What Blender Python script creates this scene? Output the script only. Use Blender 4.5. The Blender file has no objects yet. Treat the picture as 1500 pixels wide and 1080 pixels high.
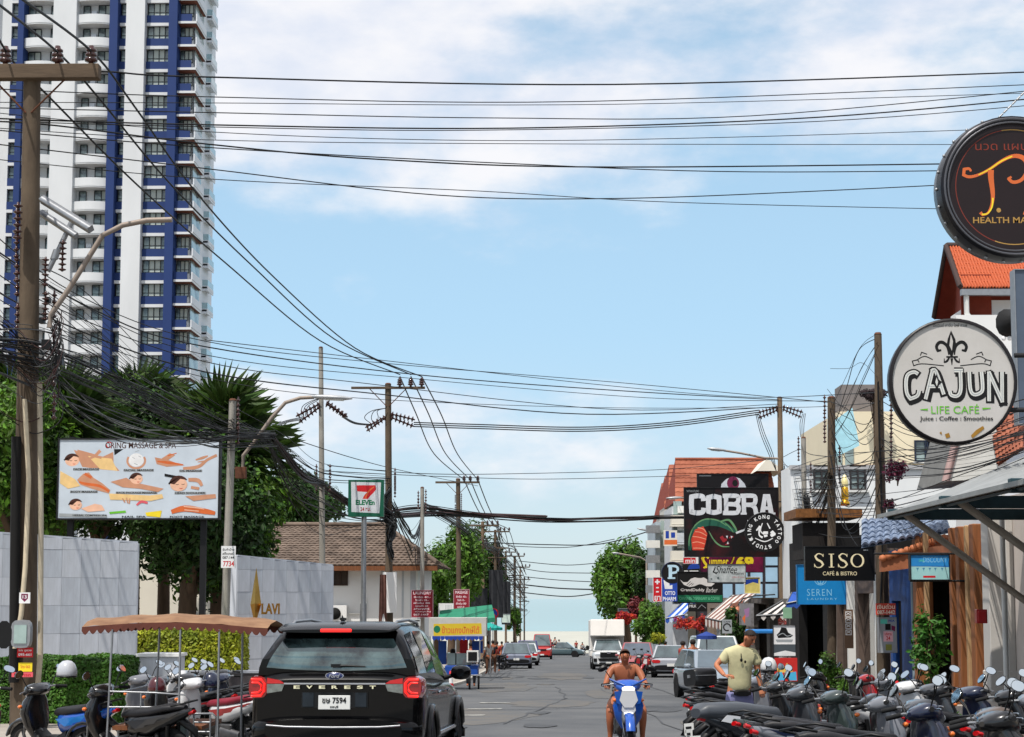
import bpy, bmesh, math, random
from mathutils import Vector, Matrix, Euler
random.seed(7)
SC = bpy.context.scene
COL = SC.collection
PI = math.pi
# ------------------------------------------------------------ camera
F = 2450.0; CAMZ = 1.6; PITCH = math.radians(5.5); PPY = 540+F*(math.tan(math.radians(7.83))-math.tan(math.radians(5.5))); YAW = math.radians(0.82); SLOPE = 0.0257
cam_d = bpy.data.cameras.new('camera'); cam = bpy.data.objects.new('camera', cam_d); COL.objects.link(cam)
cam.location = (0, 0, CAMZ); cam.rotation_euler = (PI/2+PITCH, 0, YAW)
cam_d.sensor_width = 36; cam_d.shift_y = (PPY-540)/1500; cam_d.lens = 36*F/1500; cam_d.clip_start = 0.3; cam_d.clip_end = 40000
SC.camera = cam
SC.render.resolution_x = 1024; SC.render.resolution_y = 737
# ------------------------------------------------------------ colour, sky, sun
SC.view_settings.view_transform = 'Standard'; SC.view_settings.look = 'None'
SC.view_settings.gamma = 1; SC.view_settings.use_curve_mapping = False
SC.view_settings.exposure = 0.2
SUN_EL = math.radians(64); SUN_H = Vector((-0.50, -0.866))      # horizontal direction towards the sun
world = bpy.data.worlds.new('World'); SC.world = world; world.use_nodes = True
def build_world():
    nt = world.node_tree; N = nt.nodes; L = nt.links; N.clear()
    out = N.new('ShaderNodeOutputWorld'); bg = N.new('ShaderNodeBackground'); L.new(bg.outputs[0], out.inputs[0])
    sky = N.new('ShaderNodeTexSky'); sky.sky_type = 'NISHITA'; sky.sun_disc = False
    sky.sun_elevation = SUN_EL; sky.sun_rotation = math.atan2(SUN_H.x, SUN_H.y)
    sky.air_density = 1.0; sky.dust_density = 0.6; sky.ozone_density = 1.6; sky.altitude = 0
    tc = N.new('ShaderNodeTexCoord'); sep = N.new('ShaderNodeSeparateXYZ'); L.new(tc.outputs['Generated'], sep.inputs[0])
    def math_(op, a, b=None, c=None):
        m = N.new('ShaderNodeMath'); m.operation = op
        for i, q in enumerate((a, b, c)):
            if q is None: continue
            if isinstance(q, (int, float)): m.inputs[i].default_value = q
            else: L.new(q, m.inputs[i])
        return m.outputs[0]
    def mapr(v, a, b, c, d):
        m = N.new('ShaderNodeMapRange'); m.interpolation_type = 'SMOOTHSTEP'
        L.new(v, m.inputs[0])
        for i, q in enumerate((a, b, c, d)): m.inputs[i+1].default_value = q
        return m.outputs[0]
    mp = N.new('ShaderNodeMapping'); mp.inputs['Scale'].default_value = (1, 1, 2.2); mp.inputs['Location'].default_value = (3.15, .4, .33)
    L.new(tc.outputs['Generated'], mp.inputs[0])
    n1 = N.new('ShaderNodeTexNoise'); n1.inputs['Scale'].default_value = 3.2; n1.inputs['Detail'].default_value = 9; n1.inputs['Roughness'].default_value = .55
    L.new(mp.outputs[0], n1.inputs['Vector'])
    n2 = N.new('ShaderNodeTexNoise'); n2.inputs['Scale'].default_value = 11; n2.inputs['Detail'].default_value = 7; n2.inputs['Roughness'].default_value = .55
    L.new(mp.outputs[0], n2.inputs['Vector'])
    z = sep.outputs[2]
    high = mapr(z, .19, .31, 0, .27)            # more cloud well above the horizon
    low = math_('MULTIPLY', mapr(z, .11, .155, 1, 0), mapr(z, .02, .085, 0, .22))
    cov = math_('ADD', math_('ADD', n1.outputs[0], math_('MULTIPLY', n2.outputs[0], .35)), math_('ADD', high, low))
    mask = mapr(cov, .72, .93, 0, .93)
    # clear sky: the physical sky, with a thin milky veil that thickens towards the horizon
    gam = N.new('ShaderNodeMix'); gam.data_type = 'RGBA'; gam.blend_type = 'MULTIPLY'; gam.inputs[0].default_value = 1
    L.new(sky.outputs[0], gam.inputs[6]); gam.inputs[7].default_value = (1.0, 1.0, 1.0, 1)
    veil = N.new('ShaderNodeMix'); veil.data_type = 'RGBA'
    vc = N.new('ShaderNodeMix'); vc.data_type = 'RGBA'; L.new(mapr(z, .0, .17, 0, 1), vc.inputs[0]); vc.inputs[6].default_value = (6.0, 7.3, 7.9, 1); vc.inputs[7].default_value = (4.5, 7.0, 9.1, 1)
    L.new(mapr(z, .05, .8, .80, .10), veil.inputs[0]); L.new(gam.outputs[2], veil.inputs[6]); L.new(vc.outputs[2], veil.inputs[7])
    shade = N.new('ShaderNodeMix'); shade.data_type = 'RGBA'; L.new(mapr(n2.outputs[0], .35, .65, 0, 1), shade.inputs[0])
    shade.inputs[6].default_value = (6.8, 7.2, 8.2, 1); shade.inputs[7].default_value = (8.6, 8.5, 8.7, 1)
    mx = N.new('ShaderNodeMix'); mx.data_type = 'RGBA'
    L.new(mask, mx.inputs[0]); L.new(veil.outputs[2], mx.inputs[6]); L.new(shade.outputs[2], mx.inputs[7])
    L.new(mx.outputs[2], bg.inputs[0]); bg.inputs[1].default_value = 0.1
build_world()
sl = bpy.data.lights.new('sun', 'SUN'); sun = bpy.data.objects.new('sun', sl); COL.objects.link(sun)
sl.energy = 4.2; sl.angle = math.radians(.55); sl.color = (1, .95, .88)
SDIR = Vector((SUN_H.x*math.cos(SUN_EL), SUN_H.y*math.cos(SUN_EL), math.sin(SUN_EL)))
sun.rotation_euler = SDIR.to_track_quat('Z', 'Y').to_euler(); sun.location = (0, -5, 40)

# ------------------------------------------------------------ projection helpers (used to survey positions)
CR = Euler((PI/2+PITCH, 0, YAW)).to_matrix()
def ray(px, py): return CR @ Vector(((px-750)/F, (PPY-py)/F, -1))
def W(px, py, d):
    r = ray(px, py); return Vector((0, 0, CAMZ)) + r*(d/r.y)
def G(y):
    if y < 236: return -SLOPE*y
    return -SLOPE*236
def ground(px, py):
    r = ray(px, py); t = CAMZ/(-SLOPE*r.y - r.z); return Vector((0, 0, CAMZ)) + r*t
def PM(d): return F/d
# ------------------------------------------------------------ mesh builder
class MB:
    def __init__(s): s.v = []; s.f = []; s.m = []; s.s = []
    def add(s, vs, fs, mi=0, sm=False):
        o = len(s.v); s.v += [tuple(v) for v in vs]
        for f in fs: s.f.append([i+o for i in f]); s.m.append(mi); s.s.append(sm)
        return s
    def box(s, c, d, mi=0, R=None, taper=1.0):
        hx, hy, hz = d[0]/2, d[1]/2, d[2]/2; P = []
        for z, t in ((-hz, 1), (hz, taper)):
            for x, y in ((-hx, -hy), (hx, -hy), (hx, hy), (-hx, hy)):
                p = Vector((x*t, y*t, z)); P.append((R @ p if R else p)+Vector(c))
        return s.add(P, [(3,2,1,0),(4,5,6,7),(0,1,5,4),(1,2,6,5),(2,3,7,6),(3,0,4,7)], mi)
    def ring(s, p, ax, r, n, ry=None):
        ax = ax.normalized(); u = ax.orthogonal().normalized() if abs(ax.z) < .95 else Vector((1,0,0))
        if abs(ax.z) < .95: u = ax.cross(Vector((0,0,1))).normalized()
        w = u.cross(ax)
        return [p + u*r*math.cos(2*PI*k/n) + w*(ry or r)*math.sin(2*PI*k/n) for k in range(n)]
    def tube(s, pts, r, n=6, mi=0, caps=True, sm=True):
        pts = [Vector(p) for p in pts]; N = len(pts); P = []
        rs = r if isinstance(r, (list, tuple)) else [r]*N
        for i, p in enumerate(pts):
            a = pts[min(i+1, N-1)]-pts[max(i-1, 0)]
            if a.length < 1e-9: a = Vector((0,0,1))
            P += s.ring(p, a, rs[i], n)
        fs = [(i*n+k, i*n+(k+1)%n, (i+1)*n+(k+1)%n, (i+1)*n+k) for i in range(N-1) for k in range(n)]
        s.add(P, fs, mi, sm)
        if caps: s.add(P[:n], [tuple(range(n))], mi); s.add(P[-n:], [tuple(reversed(range(n)))], mi)
        return s
    def cyl(s, a, b, r, r2=None, n=10, mi=0, sm=True): return s.tube([a, b], [r, r if r2 is None else r2], n, mi, True, sm)
    def loft(s, rings, mi=0, sm=True, caps=True):
        n = len(rings[0]); P = [p for r in rings for p in r]
        fs = [(i*n+k, i*n+(k+1)%n, (i+1)*n+(k+1)%n, (i+1)*n+k) for i in range(len(rings)-1) for k in range(n)]
        s.add(P, fs, mi, sm)
        if caps: s.add(rings[0], [tuple(range(n))], mi, False); s.add(rings[-1], [tuple(reversed(range(n)))], mi, False)
        return s
    def sup(s, secs, axis='y', n=16, e=2.6, mi=0, sm=True):
        # secs: (t, ca, cb, ha, hb[, e]) superellipse rings along axis
        rings = []
        for q in secs:
            t, ca, cb, ha, hb = q[:5]; ee = q[5] if len(q) > 5 else e; R = []
            for k in range(n):
                a = 2*PI*(k+.5)/n; c, d = math.cos(a), math.sin(a)
                x = ca+ha*math.copysign(abs(c)**(2/ee), c); z = cb+hb*math.copysign(abs(d)**(2/ee), d)
                R.append(Vector((x, t, z)) if axis == 'y' else Vector((x, z, t)) if axis == 'z' else Vector((t, x, z)))
            rings.append(R)
        return s.loft(rings, mi, sm)
    def lathe(s, prof, c=(0,0,0), n=16, mi=0, sm=True, axis='z'):
        P = []
        for r, z in prof:
            for k in range(n):
                a = 2*PI*k/n; x, y = r*math.cos(a), r*math.sin(a)
                v = Vector((x, y, z)) if axis == 'z' else Vector((z, x, y)) if axis == 'x' else Vector((x, z, y))
                P.append(v+Vector(c))
        fs = [(i*n+k, i*n+(k+1)%n, (i+1)*n+(k+1)%n, (i+1)*n+k) for i in range(len(prof)-1) for k in range(n)]
        return s.add(P, fs, mi, sm)
    def ell(s, c, r, n=12, m=8, mi=0, R=None):
        P = []; fs = []
        for i in range(m+1):
            t = PI*i/m
            for k in range(n):
                a = 2*PI*k/n; p = Vector((r[0]*math.sin(t)*math.cos(a), r[1]*math.sin(t)*math.sin(a), r[2]*math.cos(t)))
                P.append((R @ p if R else p)+Vector(c))
        fs = [(i*n+k, (i+1)*n+k, (i+1)*n+(k+1)%n, i*n+(k+1)%n) for i in range(m) for k in range(n)]
        return s.add(P, fs, mi, True)
    def torus(s, c, R, r, axis='x', n=20, m=8, mi=0, ry=None):
        P = []
        for i in range(n):
            a = 2*PI*i/n
            for k in range(m):
                b = 2*PI*k/m; q = R+r*math.cos(b); h = (ry or r)*math.sin(b)
                x, y = q*math.cos(a), q*math.sin(a)
                v = Vector((h, x, y)) if axis == 'x' else Vector((x, h, y)) if axis == 'y' else Vector((x, y, h))
                P.append(v+Vector(c))
        fs = [(i*m+k, ((i+1)%n)*m+k, ((i+1)%n)*m+(k+1)%m, i*m+(k+1)%m) for i in range(n) for k in range(m)]
        return s.add(P, fs, mi, True)
    def prism(s, poly, y0, y1, mi=0):
        # polygon in x,z extruded along y from y0 to y1
        n = len(poly); P = [(x, y0, z) for x, z in poly]+[(x, y1, z) for x, z in poly]
        fs = [tuple(range(n)), tuple(reversed(range(n, 2*n)))]+[(k, k+n, (k+1)%n+n, (k+1)%n) for k in range(n)]
        return s.add(P, fs, mi)
    def prismx(s, poly, x0, x1, mi=0):
        n = len(poly); P = [(x0, y, z) for y, z in poly]+[(x1, y, z) for y, z in poly]
        fs = [tuple(range(n)), tuple(reversed(range(n, 2*n)))]+[(k, k+n, (k+1)%n+n, (k+1)%n) for k in range(n)]
        return s.add(P, fs, mi)
    def mesh(s, name, mats):
        me = bpy.data.meshes.new(name); me.from_pydata(s.v, [], s.f)
        for m in (mats if isinstance(mats, (list, tuple)) else [mats]): me.materials.append(m)
        me.polygons.foreach_set('material_index', s.m); me.polygons.foreach_set('use_smooth', s.s)
        me.update(); return me
    def build(s, name, mats, parent=None, bevel=0, fixn=True, seg=1):
        me = s.mesh(name, mats)
        if fixn and len(s.f) < 60000:
            bm = bmesh.new(); bm.from_mesh(me); bmesh.ops.recalc_face_normals(bm, faces=bm.faces); bm.to_mesh(me); bm.free()
        o = bpy.data.objects.new(name, me); COL.objects.link(o); o.parent = parent
        if bevel:
            b = o.modifiers.new('bevel', 'BEVEL'); b.width = bevel; b.segments = seg; b.limit_method = 'ANGLE'; b.angle_limit = .7
        return o
def tag(o, label=None, cat=None, group=None, kind=None):
    if label: o['label'] = label
    if cat: o['category'] = cat
    if group: o['group'] = group
    if kind: o['kind'] = kind
    return o
def thing(name, label, cat, loc=(0,0,0), rz=0, group=None, tilt=False):
    o = bpy.data.objects.new(name, None); COL.objects.link(o); o.empty_display_size = .1
    o.location = loc
    if tilt: o.rotation_euler = (Matrix.Rotation(-math.atan(SLOPE), 3, 'X') @ Matrix.Rotation(rz, 3, 'Z')).to_euler()
    else: o.rotation_euler = (0, 0, rz)
    return tag(o, label, cat, group)
def dup(o, parent=None):
    c = o.copy(); COL.objects.link(c)
    if parent: c.parent = parent
    for ch in KIDS(o): dup(ch, c)
    return c
_kidcache = {}
def KIDS(o):
    if o.name not in _kidcache: _kidcache[o.name] = [q for q in bpy.data.objects if q.parent == o]
    return _kidcache[o.name]
def kids_reset(): _kidcache.clear()
def bulk(name, me, parent, locs):
    # alike pieces that share one mesh: (x, y, z, rz, scale)
    out = []
    for l in locs:
        o = bpy.data.objects.new(name, me); COL.objects.link(o); o.parent = parent; o.location = l[:3]
        if len(l) > 3: o.rotation_euler = (0, 0, l[3]) if not isinstance(l[3], (tuple, list, Euler)) else l[3]
        if len(l) > 4: o.scale = l[4] if isinstance(l[4], (tuple, list)) else (l[4],)*3
        out.append(o)
    return out
# ------------------------------------------------------------ materials
def lin(c): return tuple(((x/255)/12.92 if x/255 <= .04045 else ((x/255+.055)/1.055)**2.4) for x in c)
_M = {}
def mat(name, col, rough=.6, metal=0.0, var=.12, scale=4, bump=0.0, bscale=None, col2=None, coat=0.0, emit=0, isl=0.0, spec=.32, trans=0, stretch=None, detail=5, sharp=None, coord='Object', alpha=1):
    if name in _M: return _M[name]
    m = bpy.data.materials.new(name); m.use_nodes = True; nt = m.node_tree; N = nt.nodes; L = nt.links
    b = N['Principled BSDF']; c = lin(col)
    b.inputs['Roughness'].default_value = rough; b.inputs['Metallic'].default_value = metal
    b.inputs['Coat Weight'].default_value = coat; b.inputs['Coat Roughness'].default_value = .04
    b.inputs['Specular IOR Level'].default_value = spec; b.inputs['Alpha'].default_value = alpha
    if trans: b.inputs['Transmission Weight'].default_value = trans
    if emit: b.inputs['Emission Color'].default_value = (*c, 1); b.inputs['Emission Strength'].default_value = emit
    b.inputs['Base Color'].default_value = (*c, 1)
    if var or col2 or bump or isl:
        tc = N.new('ShaderNodeTexCoord'); vec = tc.outputs[coord]
        if stretch:
            mp = N.new('ShaderNodeMapping'); mp.inputs['Scale'].default_value = stretch; L.new(vec, mp.inputs[0]); vec = mp.outputs[0]
        nz = N.new('ShaderNodeTexNoise'); nz.inputs['Scale'].default_value = scale; nz.inputs['Detail'].default_value = detail; nz.inputs['Roughness'].default_value = .6
        L.new(vec, nz.inputs['Vector'])
        mr = N.new('ShaderNodeMapRange'); lo, hi = sharp or (.3, .7)
        mr.inputs[1].default_value = lo; mr.inputs[2].default_value = hi; L.new(nz.outputs[0], mr.inputs[0])
        mx = N.new('ShaderNodeMix'); mx.data_type = 'RGBA'; L.new(mr.outputs[0], mx.inputs[0])
        a = tuple(x*(1-var) for x in c); bb = lin(col2) if col2 else tuple(min(1, x*(1+var)) for x in c)
        mx.inputs[6].default_value = (*a, 1); mx.inputs[7].default_value = (*bb, 1); outc = mx.outputs[2]
        if isl:
            g = N.new('ShaderNodeNewGeometry'); hs = N.new('ShaderNodeHueSaturation')
            m1 = N.new('ShaderNodeMapRange'); L.new(g.outputs['Random Per Island'], m1.inputs[0]); m1.inputs[3].default_value = 1-isl; m1.inputs[4].default_value = 1+isl
            L.new(m1.outputs[0], hs.inputs['Value'])
            m2 = N.new('ShaderNodeMapRange'); L.new(g.outputs['Random Per Island'], m2.inputs[0]); m2.inputs[3].default_value = .485; m2.inputs[4].default_value = .512
            L.new(m2.outputs[0], hs.inputs['Hue']); L.new(outc, hs.inputs['Color']); outc = hs.outputs[0]
        L.new(outc, b.inputs['Base Color'])
        if bump:
            nb = N.new('ShaderNodeTexNoise'); nb.inputs['Scale'].default_value = bscale or scale*6; nb.inputs['Detail'].default_value = 4; L.new(vec, nb.inputs['Vector'])
            bp = N.new('ShaderNodeBump'); bp.inputs['Strength'].default_value = bump; bp.inputs['Distance'].default_value = .02
            L.new(nb.outputs[0], bp.inputs['Height']); L.new(bp.outputs[0], b.inputs['Normal'])
    _M[name] = m; return m
def leafmat(name, col, col2, isl=.35, scale=.7):
    if name in _M: return _M[name]
    m = mat(name, col, .55, var=.25, scale=scale, col2=col2, isl=isl, spec=.3)
    nt = m.node_tree; N = nt.nodes; L = nt.links; b = N['Principled BSDF']; out = [n for n in N if n.type == 'OUTPUT_MATERIAL'][0]
    tr = N.new('ShaderNodeBsdfTranslucent'); src = b.inputs['Base Color'].links[0].from_socket
    L.new(src, tr.inputs[0]); ms = N.new('ShaderNodeMixShader'); ms.inputs[0].default_value = .25
    L.new(b.outputs[0], ms.inputs[1]); L.new(tr.outputs[0], ms.inputs[2]); L.new(ms.outputs[0], out.inputs[0]); return m
# common
M_white = mat('white_paint', (214,214,210), .5, var=.06, scale=1.5, bump=.05)
M_black = mat('black_plastic', (14,14,15), .45, var=.2, scale=8)
M_rubber = mat('rubber', (24,24,25), .85, var=.2, scale=20)
M_chrome = mat('chrome', (200,200,205), .18, 1.0, var=.05)
M_steel = mat('galvanised_steel', (150,152,155), .45, .7, var=.12, scale=9)
M_dark = mat('dark_void', (14,13,13), .8, var=.2)
M_conc = mat('pole_concrete', (66,54,44), .9, var=.3, scale=1.4, bump=.35, bscale=30, stretch=(1,1,.35), col2=(104,90,74))
M_conc_l = mat('pole_concrete_light', (146,142,134), .9, var=.2, scale=2, bump=.3, bscale=30)
M_rust = mat('rusted_iron', (92,58,42), .85, .2, var=.3, scale=6, bump=.2)
M_insul = mat('brown_porcelain', (62,32,28), .25, var=.15, coat=.5)
M_cable = mat('cable_black', (10,10,11), .6, var=.1)
M_glass_d = mat('dark_glass', (16,20,22), .06, 0, var=0, spec=.8, coat=1)
M_red = mat('red_paint', (170,30,34), .4, var=.1, coat=.3)
M_blue = mat('blue_paint', (28,70,150), .4, var=.1, coat=.3)
M_wood = mat('brown_wood', (112,68,40), .7, var=.25, scale=3, stretch=(6,6,.6), bump=.2)
def paint(name, col, rough=.28): return mat('paint_'+name, col, rough, var=.03, coat=.9)
# ------------------------------------------------------------ text
def text_poly(txt, bold=0.0, ext=.01, size=1.0, align='CENTER', space=1.0, shear=0):
    cu = bpy.data.curves.new('t', 'FONT'); cu.body = txt; cu.size = size; cu.extrude = ext; cu.offset = bold; cu.space_character = space; cu.shear = shear
    cu.align_x = align; cu.align_y = 'CENTER'; cu.resolution_u = 3
    o = bpy.data.objects.new('t', cu); COL.objects.link(o); dg = bpy.context.evaluated_depsgraph_get()
    me = bpy.data.meshes.new_from_object(o.evaluated_get(dg)); bpy.data.objects.remove(o); bpy.data.curves.remove(cu)
    return me
def lettering(name, txt, parent, c, w, h, m, bold=0.0, ext=.004, space=1.0, rot=0, shear=0, spin=0, kind=None):
    # text fitted to w x h metres, in the XZ plane facing -Y, centred on c; spin turns it in its own plane
    me = text_poly(txt, bold, ext, space=space, shear=shear); me.name = name
    xs = [v.co.x for v in me.vertices]; ys = [v.co.y for v in me.vertices]
    if not xs: return None
    cx, cy = (min(xs)+max(xs))/2, (min(ys)+max(ys))/2; sx = w/(max(xs)-min(xs)) if w else None; sy = h/(max(ys)-min(ys)) if h else None
    sx = sx or sy; sy = sy or sx; ca, sa = math.cos(spin), math.sin(spin)
    for v in me.vertices:
        x = (v.co.x-cx)*sx; z = (v.co.y-cy)*sy
        v.co = Vector((x*ca-z*sa, -v.co.z, x*sa+z*ca))
    me.materials.clear(); me.materials.append(m)
    o = bpy.data.objects.new(name, me); COL.objects.link(o); o.parent = parent; o.location = c; o.rotation_euler = (0, 0, rot)
    return o
def spline(P, n=8):
    out = []; m = len(P)
    for i in range(m-1):
        p0, p1_, p2, p3 = P[max(i-1, 0)], P[i], P[i+1], P[min(i+2, m-1)]
        for k in range(n):
            t = k/n; out.append(.5*((2*p1_)+(p2-p0)*t+(2*p0-5*p1_+4*p2-p3)*t*t+(3*p1_-p0-3*p2+p3)*t**3))
    out.append(P[-1]); return out
# ------------------------------------------------------------ sign helper: works in photo pixels on a real board at depth d
class Sign:
    def __init__(s, name, label, x0, y0, x1, y1, d, cat='sign', group=None, yaw=0):
        s.cx, s.cy = (x0+x1)/2, (y0+y1)/2; c = W(s.cx, s.cy, d); s.x0, s.y0, s.x1, s.y1 = x0, y0, x1, y1
        s.k = (W(x1, s.cy, d).x-W(x0, s.cy, d).x)/(x1-x0); s.kz = (W(s.cx, y0, d).z-W(s.cx, y1, d).z)/(y1-y0)
        s.root = thing(name, label, cat, c, yaw, group); s.d = d; s.layer = 0
    def p(s, x, y): return ((x-s.cx)*s.k, (s.cy-y)*s.kz)
    def panel(s, m, t=.08, frame=None, fw=1.5, fm=None, name='panel'):
        a = s.p(s.x0, s.y1); b = s.p(s.x1, s.y0); mb = MB()
        mb.box(((a[0]+b[0])/2, t/2, (a[1]+b[1])/2), (b[0]-a[0], t, b[1]-a[1])); mb.build(name, m, s.root)
        if frame:
            fb = MB(); q = fw*s.k
            for x in (a[0]-q/2, b[0]+q/2): fb.box((x, t/2-.01, 0), (q, t+.04, b[1]-a[1]+2*q))
            for z in (a[1]-q/2, b[1]+q/2): fb.box((0, t/2-.01, z), (b[0]-a[0], t+.04, q))
            fb.build('frame', frame, s.root)
        return s
    def disc(s, r, m, t=.1, rim=None, rw=3, name='panel', n=48):
        R = r*s.k; mb = MB(); mb.prism([(R*math.cos(2*PI*i/n), R*math.sin(2*PI*i/n)) for i in range(n)], 0, t); mb.build(name, m, s.root)
        if rim: mr = MB(); mr.lathe([(R, -.025), (R+rw*s.k, -.025), (R+rw*s.k, t+.01), (R, t+.01), (R, -.025)], n=n, axis='y'); mr.build('rim', rim, s.root)
        return s
    def poly(s, pts, m, name='print', z=None, t=.0003):
        s.layer += 1; y = -.00016*s.layer if z is None else z
        mb = MB(); mb.prism([s.p(*q) for q in pts], y-t, y); o = mb.build(name, m, s.root); return o
    def polys(s, lst, m, name='print', z=None, t=.0003):
        s.layer += 1; y = -.00016*s.layer if z is None else z; mb = MB()
        for pts in lst: mb.prism([s.p(*q) for q in pts], y-t, y)
        return mb.build(name, m, s.root)
    def strokes(s, lst, w, m, name='print', z=None, t=.0003, sm=True):
        s.layer += 1; y = -.00016*s.layer if z is None else z; mb = MB(); q_ = 0
        for pts in lst:
            Q = [Vector((*s.p(*q[:2]), (q[2] if len(q) > 2 else w)*s.k/2)) for q in pts]; parts = [[Q[0]]]
            for i in range(1, len(Q)):           # break at sharp corners, keep curves whole
                parts[-1].append(Q[i])
                if i < len(Q)-1:
                    a, b = (Q[i]-Q[i-1]).xy, (Q[i+1]-Q[i]).xy
                    if a.length > 1e-9 and b.length > 1e-9 and a.normalized().dot(b.normalized()) < .3:
                        u = b.normalized()*Q[i].z*.6; e = a.normalized()*Q[i].z*.6; parts[-1][-1] = Q[i]+Vector((e.x, e.y, 0)); parts.append([Q[i]-Vector((u.x, u.y, 0))])
            for P in parts:
                if sm and len(P) > 2: P = spline(P, 4)
                n = len(P); Lp = []; Rp = []; q_ += 1; o_ = (q_ % 9)*1.3e-5
                for i, p in enumerate(P):
                    a = (P[min(i+1, n-1)]-P[max(i-1, 0)]).xy
                    a = a.normalized() if a.length > 1e-9 else Vector((1, 0)); nr = Vector((-a.y, a.x))*p.z; Lp.append(p.xy+nr); Rp.append(p.xy-nr)
                for i in range(n-1): mb.prism([Lp[i], Lp[i+1], Rp[i+1], Rp[i]], y-t-o_, y)
        return mb.build(name, m, s.root)
    def text(s, txt, x0, y0, x1, y1, m, bold=0.0, name='lettering', space=1.0, ext=.0006, z=None, shear=0, spin=0, fit='wh'):
        s.layer += 1; y = -.00016*s.layer if z is None else z
        px, pz = s.p((x0+x1)/2, (y0+y1)/2)
        return lettering(name, txt, s.root, (px, y-ext, pz), abs(x1-x0)*s.k if 'w' in fit else None, abs(y1-y0)*s.kz if 'h' in fit else None, m, bold, ext, space, 0, shear, spin)
def arc(cx, cy, r, a0, a1, n=10, ry=None, w=None):
    out = []
    for i in range(n+1):
        a = math.radians(a0+(a1-a0)*i/n); q = (cx+r*math.cos(a), cy-(ry or r)*math.sin(a)); out.append(q+((w,) if w else ()))
    return out
def F1(name, col, rough=.6): return mat('print_'+name, col, rough, var=.12, scale=3, detail=8)
P_white = F1('white', (222,222,222)); P_black = F1('black', (9,8,9)); P_red = F1('red', (190,24,32)); P_green = F1('green', (20,110,74))
P_yel = F1('yellow', (232,206,40)); P_blue = F1('blue', (24,60,150)); P_grey = F1('grey', (150,155,158)); P_skin = F1('skin', (192,138,108))
P_orange = F1('orange', (204,100,48)); P_skin2 = F1('skin_light', (226,178,150)); P_brown = F1('brown', (70,38,28)); P_lime = F1('lime', (100,180,40))
P_teal = F1('teal', (30,90,80)); P_purple = F1('purple', (110,26,66)); P_gold = F1('gold', (190,140,60))
# ============================================================ ground, road, beach, sea
M_ground = mat('packed_earth', (124,112,92), .95, var=.2, scale=.6, bump=.3)
M_asph = mat('asphalt', (80,83,87), .88, var=.16, scale=.35, bump=.25, bscale=60, col2=(100,101,102), detail=8)
M_walk = mat('pavement_concrete', (150,143,134), .9, var=.15, scale=.8, bump=.2)
M_kerb = mat('kerb_concrete', (176,172,164), .9, var=.15, scale=2)
M_sand = mat('beach_sand', (168,168,158), .95, var=.08, scale=.2)
M_sea = mat('sea_water', (80,140,150), .1, var=.08, scale=.02, stretch=(.3,1,1), bump=.04, bscale=.9)
def strip(name, ys, xl, xr, m, lift, kind='structure', label=None):
    mb = MB(); P = []
    for y in ys: P += [(xl(y), y, G(y)+lift), (xr(y), y, G(y)+lift)]
    mb.add(P, [(2*i, 2*i+1, 2*i+3, 2*i+2) for i in range(len(ys)-1)]); o = mb.build(name, m, None, fixn=False); tag(o, label, None, None, kind); return o
ys = list(range(-60, 236, 8))+[236, 300, 395]
gm = MB(); P = []
for y in ys: P += [(-1500, y, G(y)), (1500, y, G(y))]
P += [(-1500, 425, -9), (1500, 425, -9)]
gm.add(P, [(2*i, 2*i+1, 2*i+3, 2*i+2) for i in range(len(ys))]); tag(gm.build('ground', M_ground, None, fixn=False), kind='structure')
strip('beach', [238, 300, 394], lambda y: -600, lambda y: 600, M_sand, .012)
sm_ = MB(); sm_.add([(-15000, 398, -6.35), (15000, 398, -6.35), (15000, 26000, -6.35), (-15000, 26000, -6.35)], [(0,1,2,3)]); tag(sm_.build('sea', M_sea, None, fixn=False), kind='structure')
def interp(t, tab):
    for (a, va), (b, vb) in zip(tab, tab[1:]):
        if t <= b: return va+(vb-va)*max(0, (t-a))/(b-a)
    return tab[-1][1]
LE = [(-60,-5.0),(20,-4.9),(36,-4.4),(55,-3.3),(66,-2.75),(100,-2.6),(236,-2.4)]
le = lambda y: interp(y, LE)
yr = list(range(-60, 236, 4))+[236]
strip('road', yr, le, lambda y: 7.2, M_asph, .008)
strip('cross_road', [186, 200, 220, 236.5], lambda y: -200, lambda y: 200, M_asph, .014)
def slab(name, ys, xl, xr, h, m, km):
    mb = MB()
    P = []
    for y in ys: P += [(xl(y), y, G(y)-.3), (xl(y), y, G(y)+h), (xr(y), y, G(y)+h), (xr(y), y, G(y)-.3)]
    n = len(ys)-1
    mb.add(P, [(4*i+k, 4*i+k+1, 4*i+k+5, 4*i+k+4) for i in range(n) for k in range(3)]+[(0,1,2,3), (4*n+3, 4*n+2, 4*n+1, 4*n)])
    tag(mb.build(name, m, None), kind='structure')
slab('pavement', [y for y in yr if y < 186], lambda y: -16, lambda y: le(y)-.16, .09, M_walk, None)
slab('kerb', [y for y in yr if y < 186], lambda y: le(y)-.155, lambda y: le(y)-.005, .10, M_kerb, None)
slab('pavement', [y for y in yr if y < 186], lambda y: 7.36, lambda y: 9.6, .12, M_walk, None)
slab('kerb', [y for y in yr if y < 186], lambda y: 7.205, lambda y: 7.355, .13, M_kerb, None)
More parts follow.
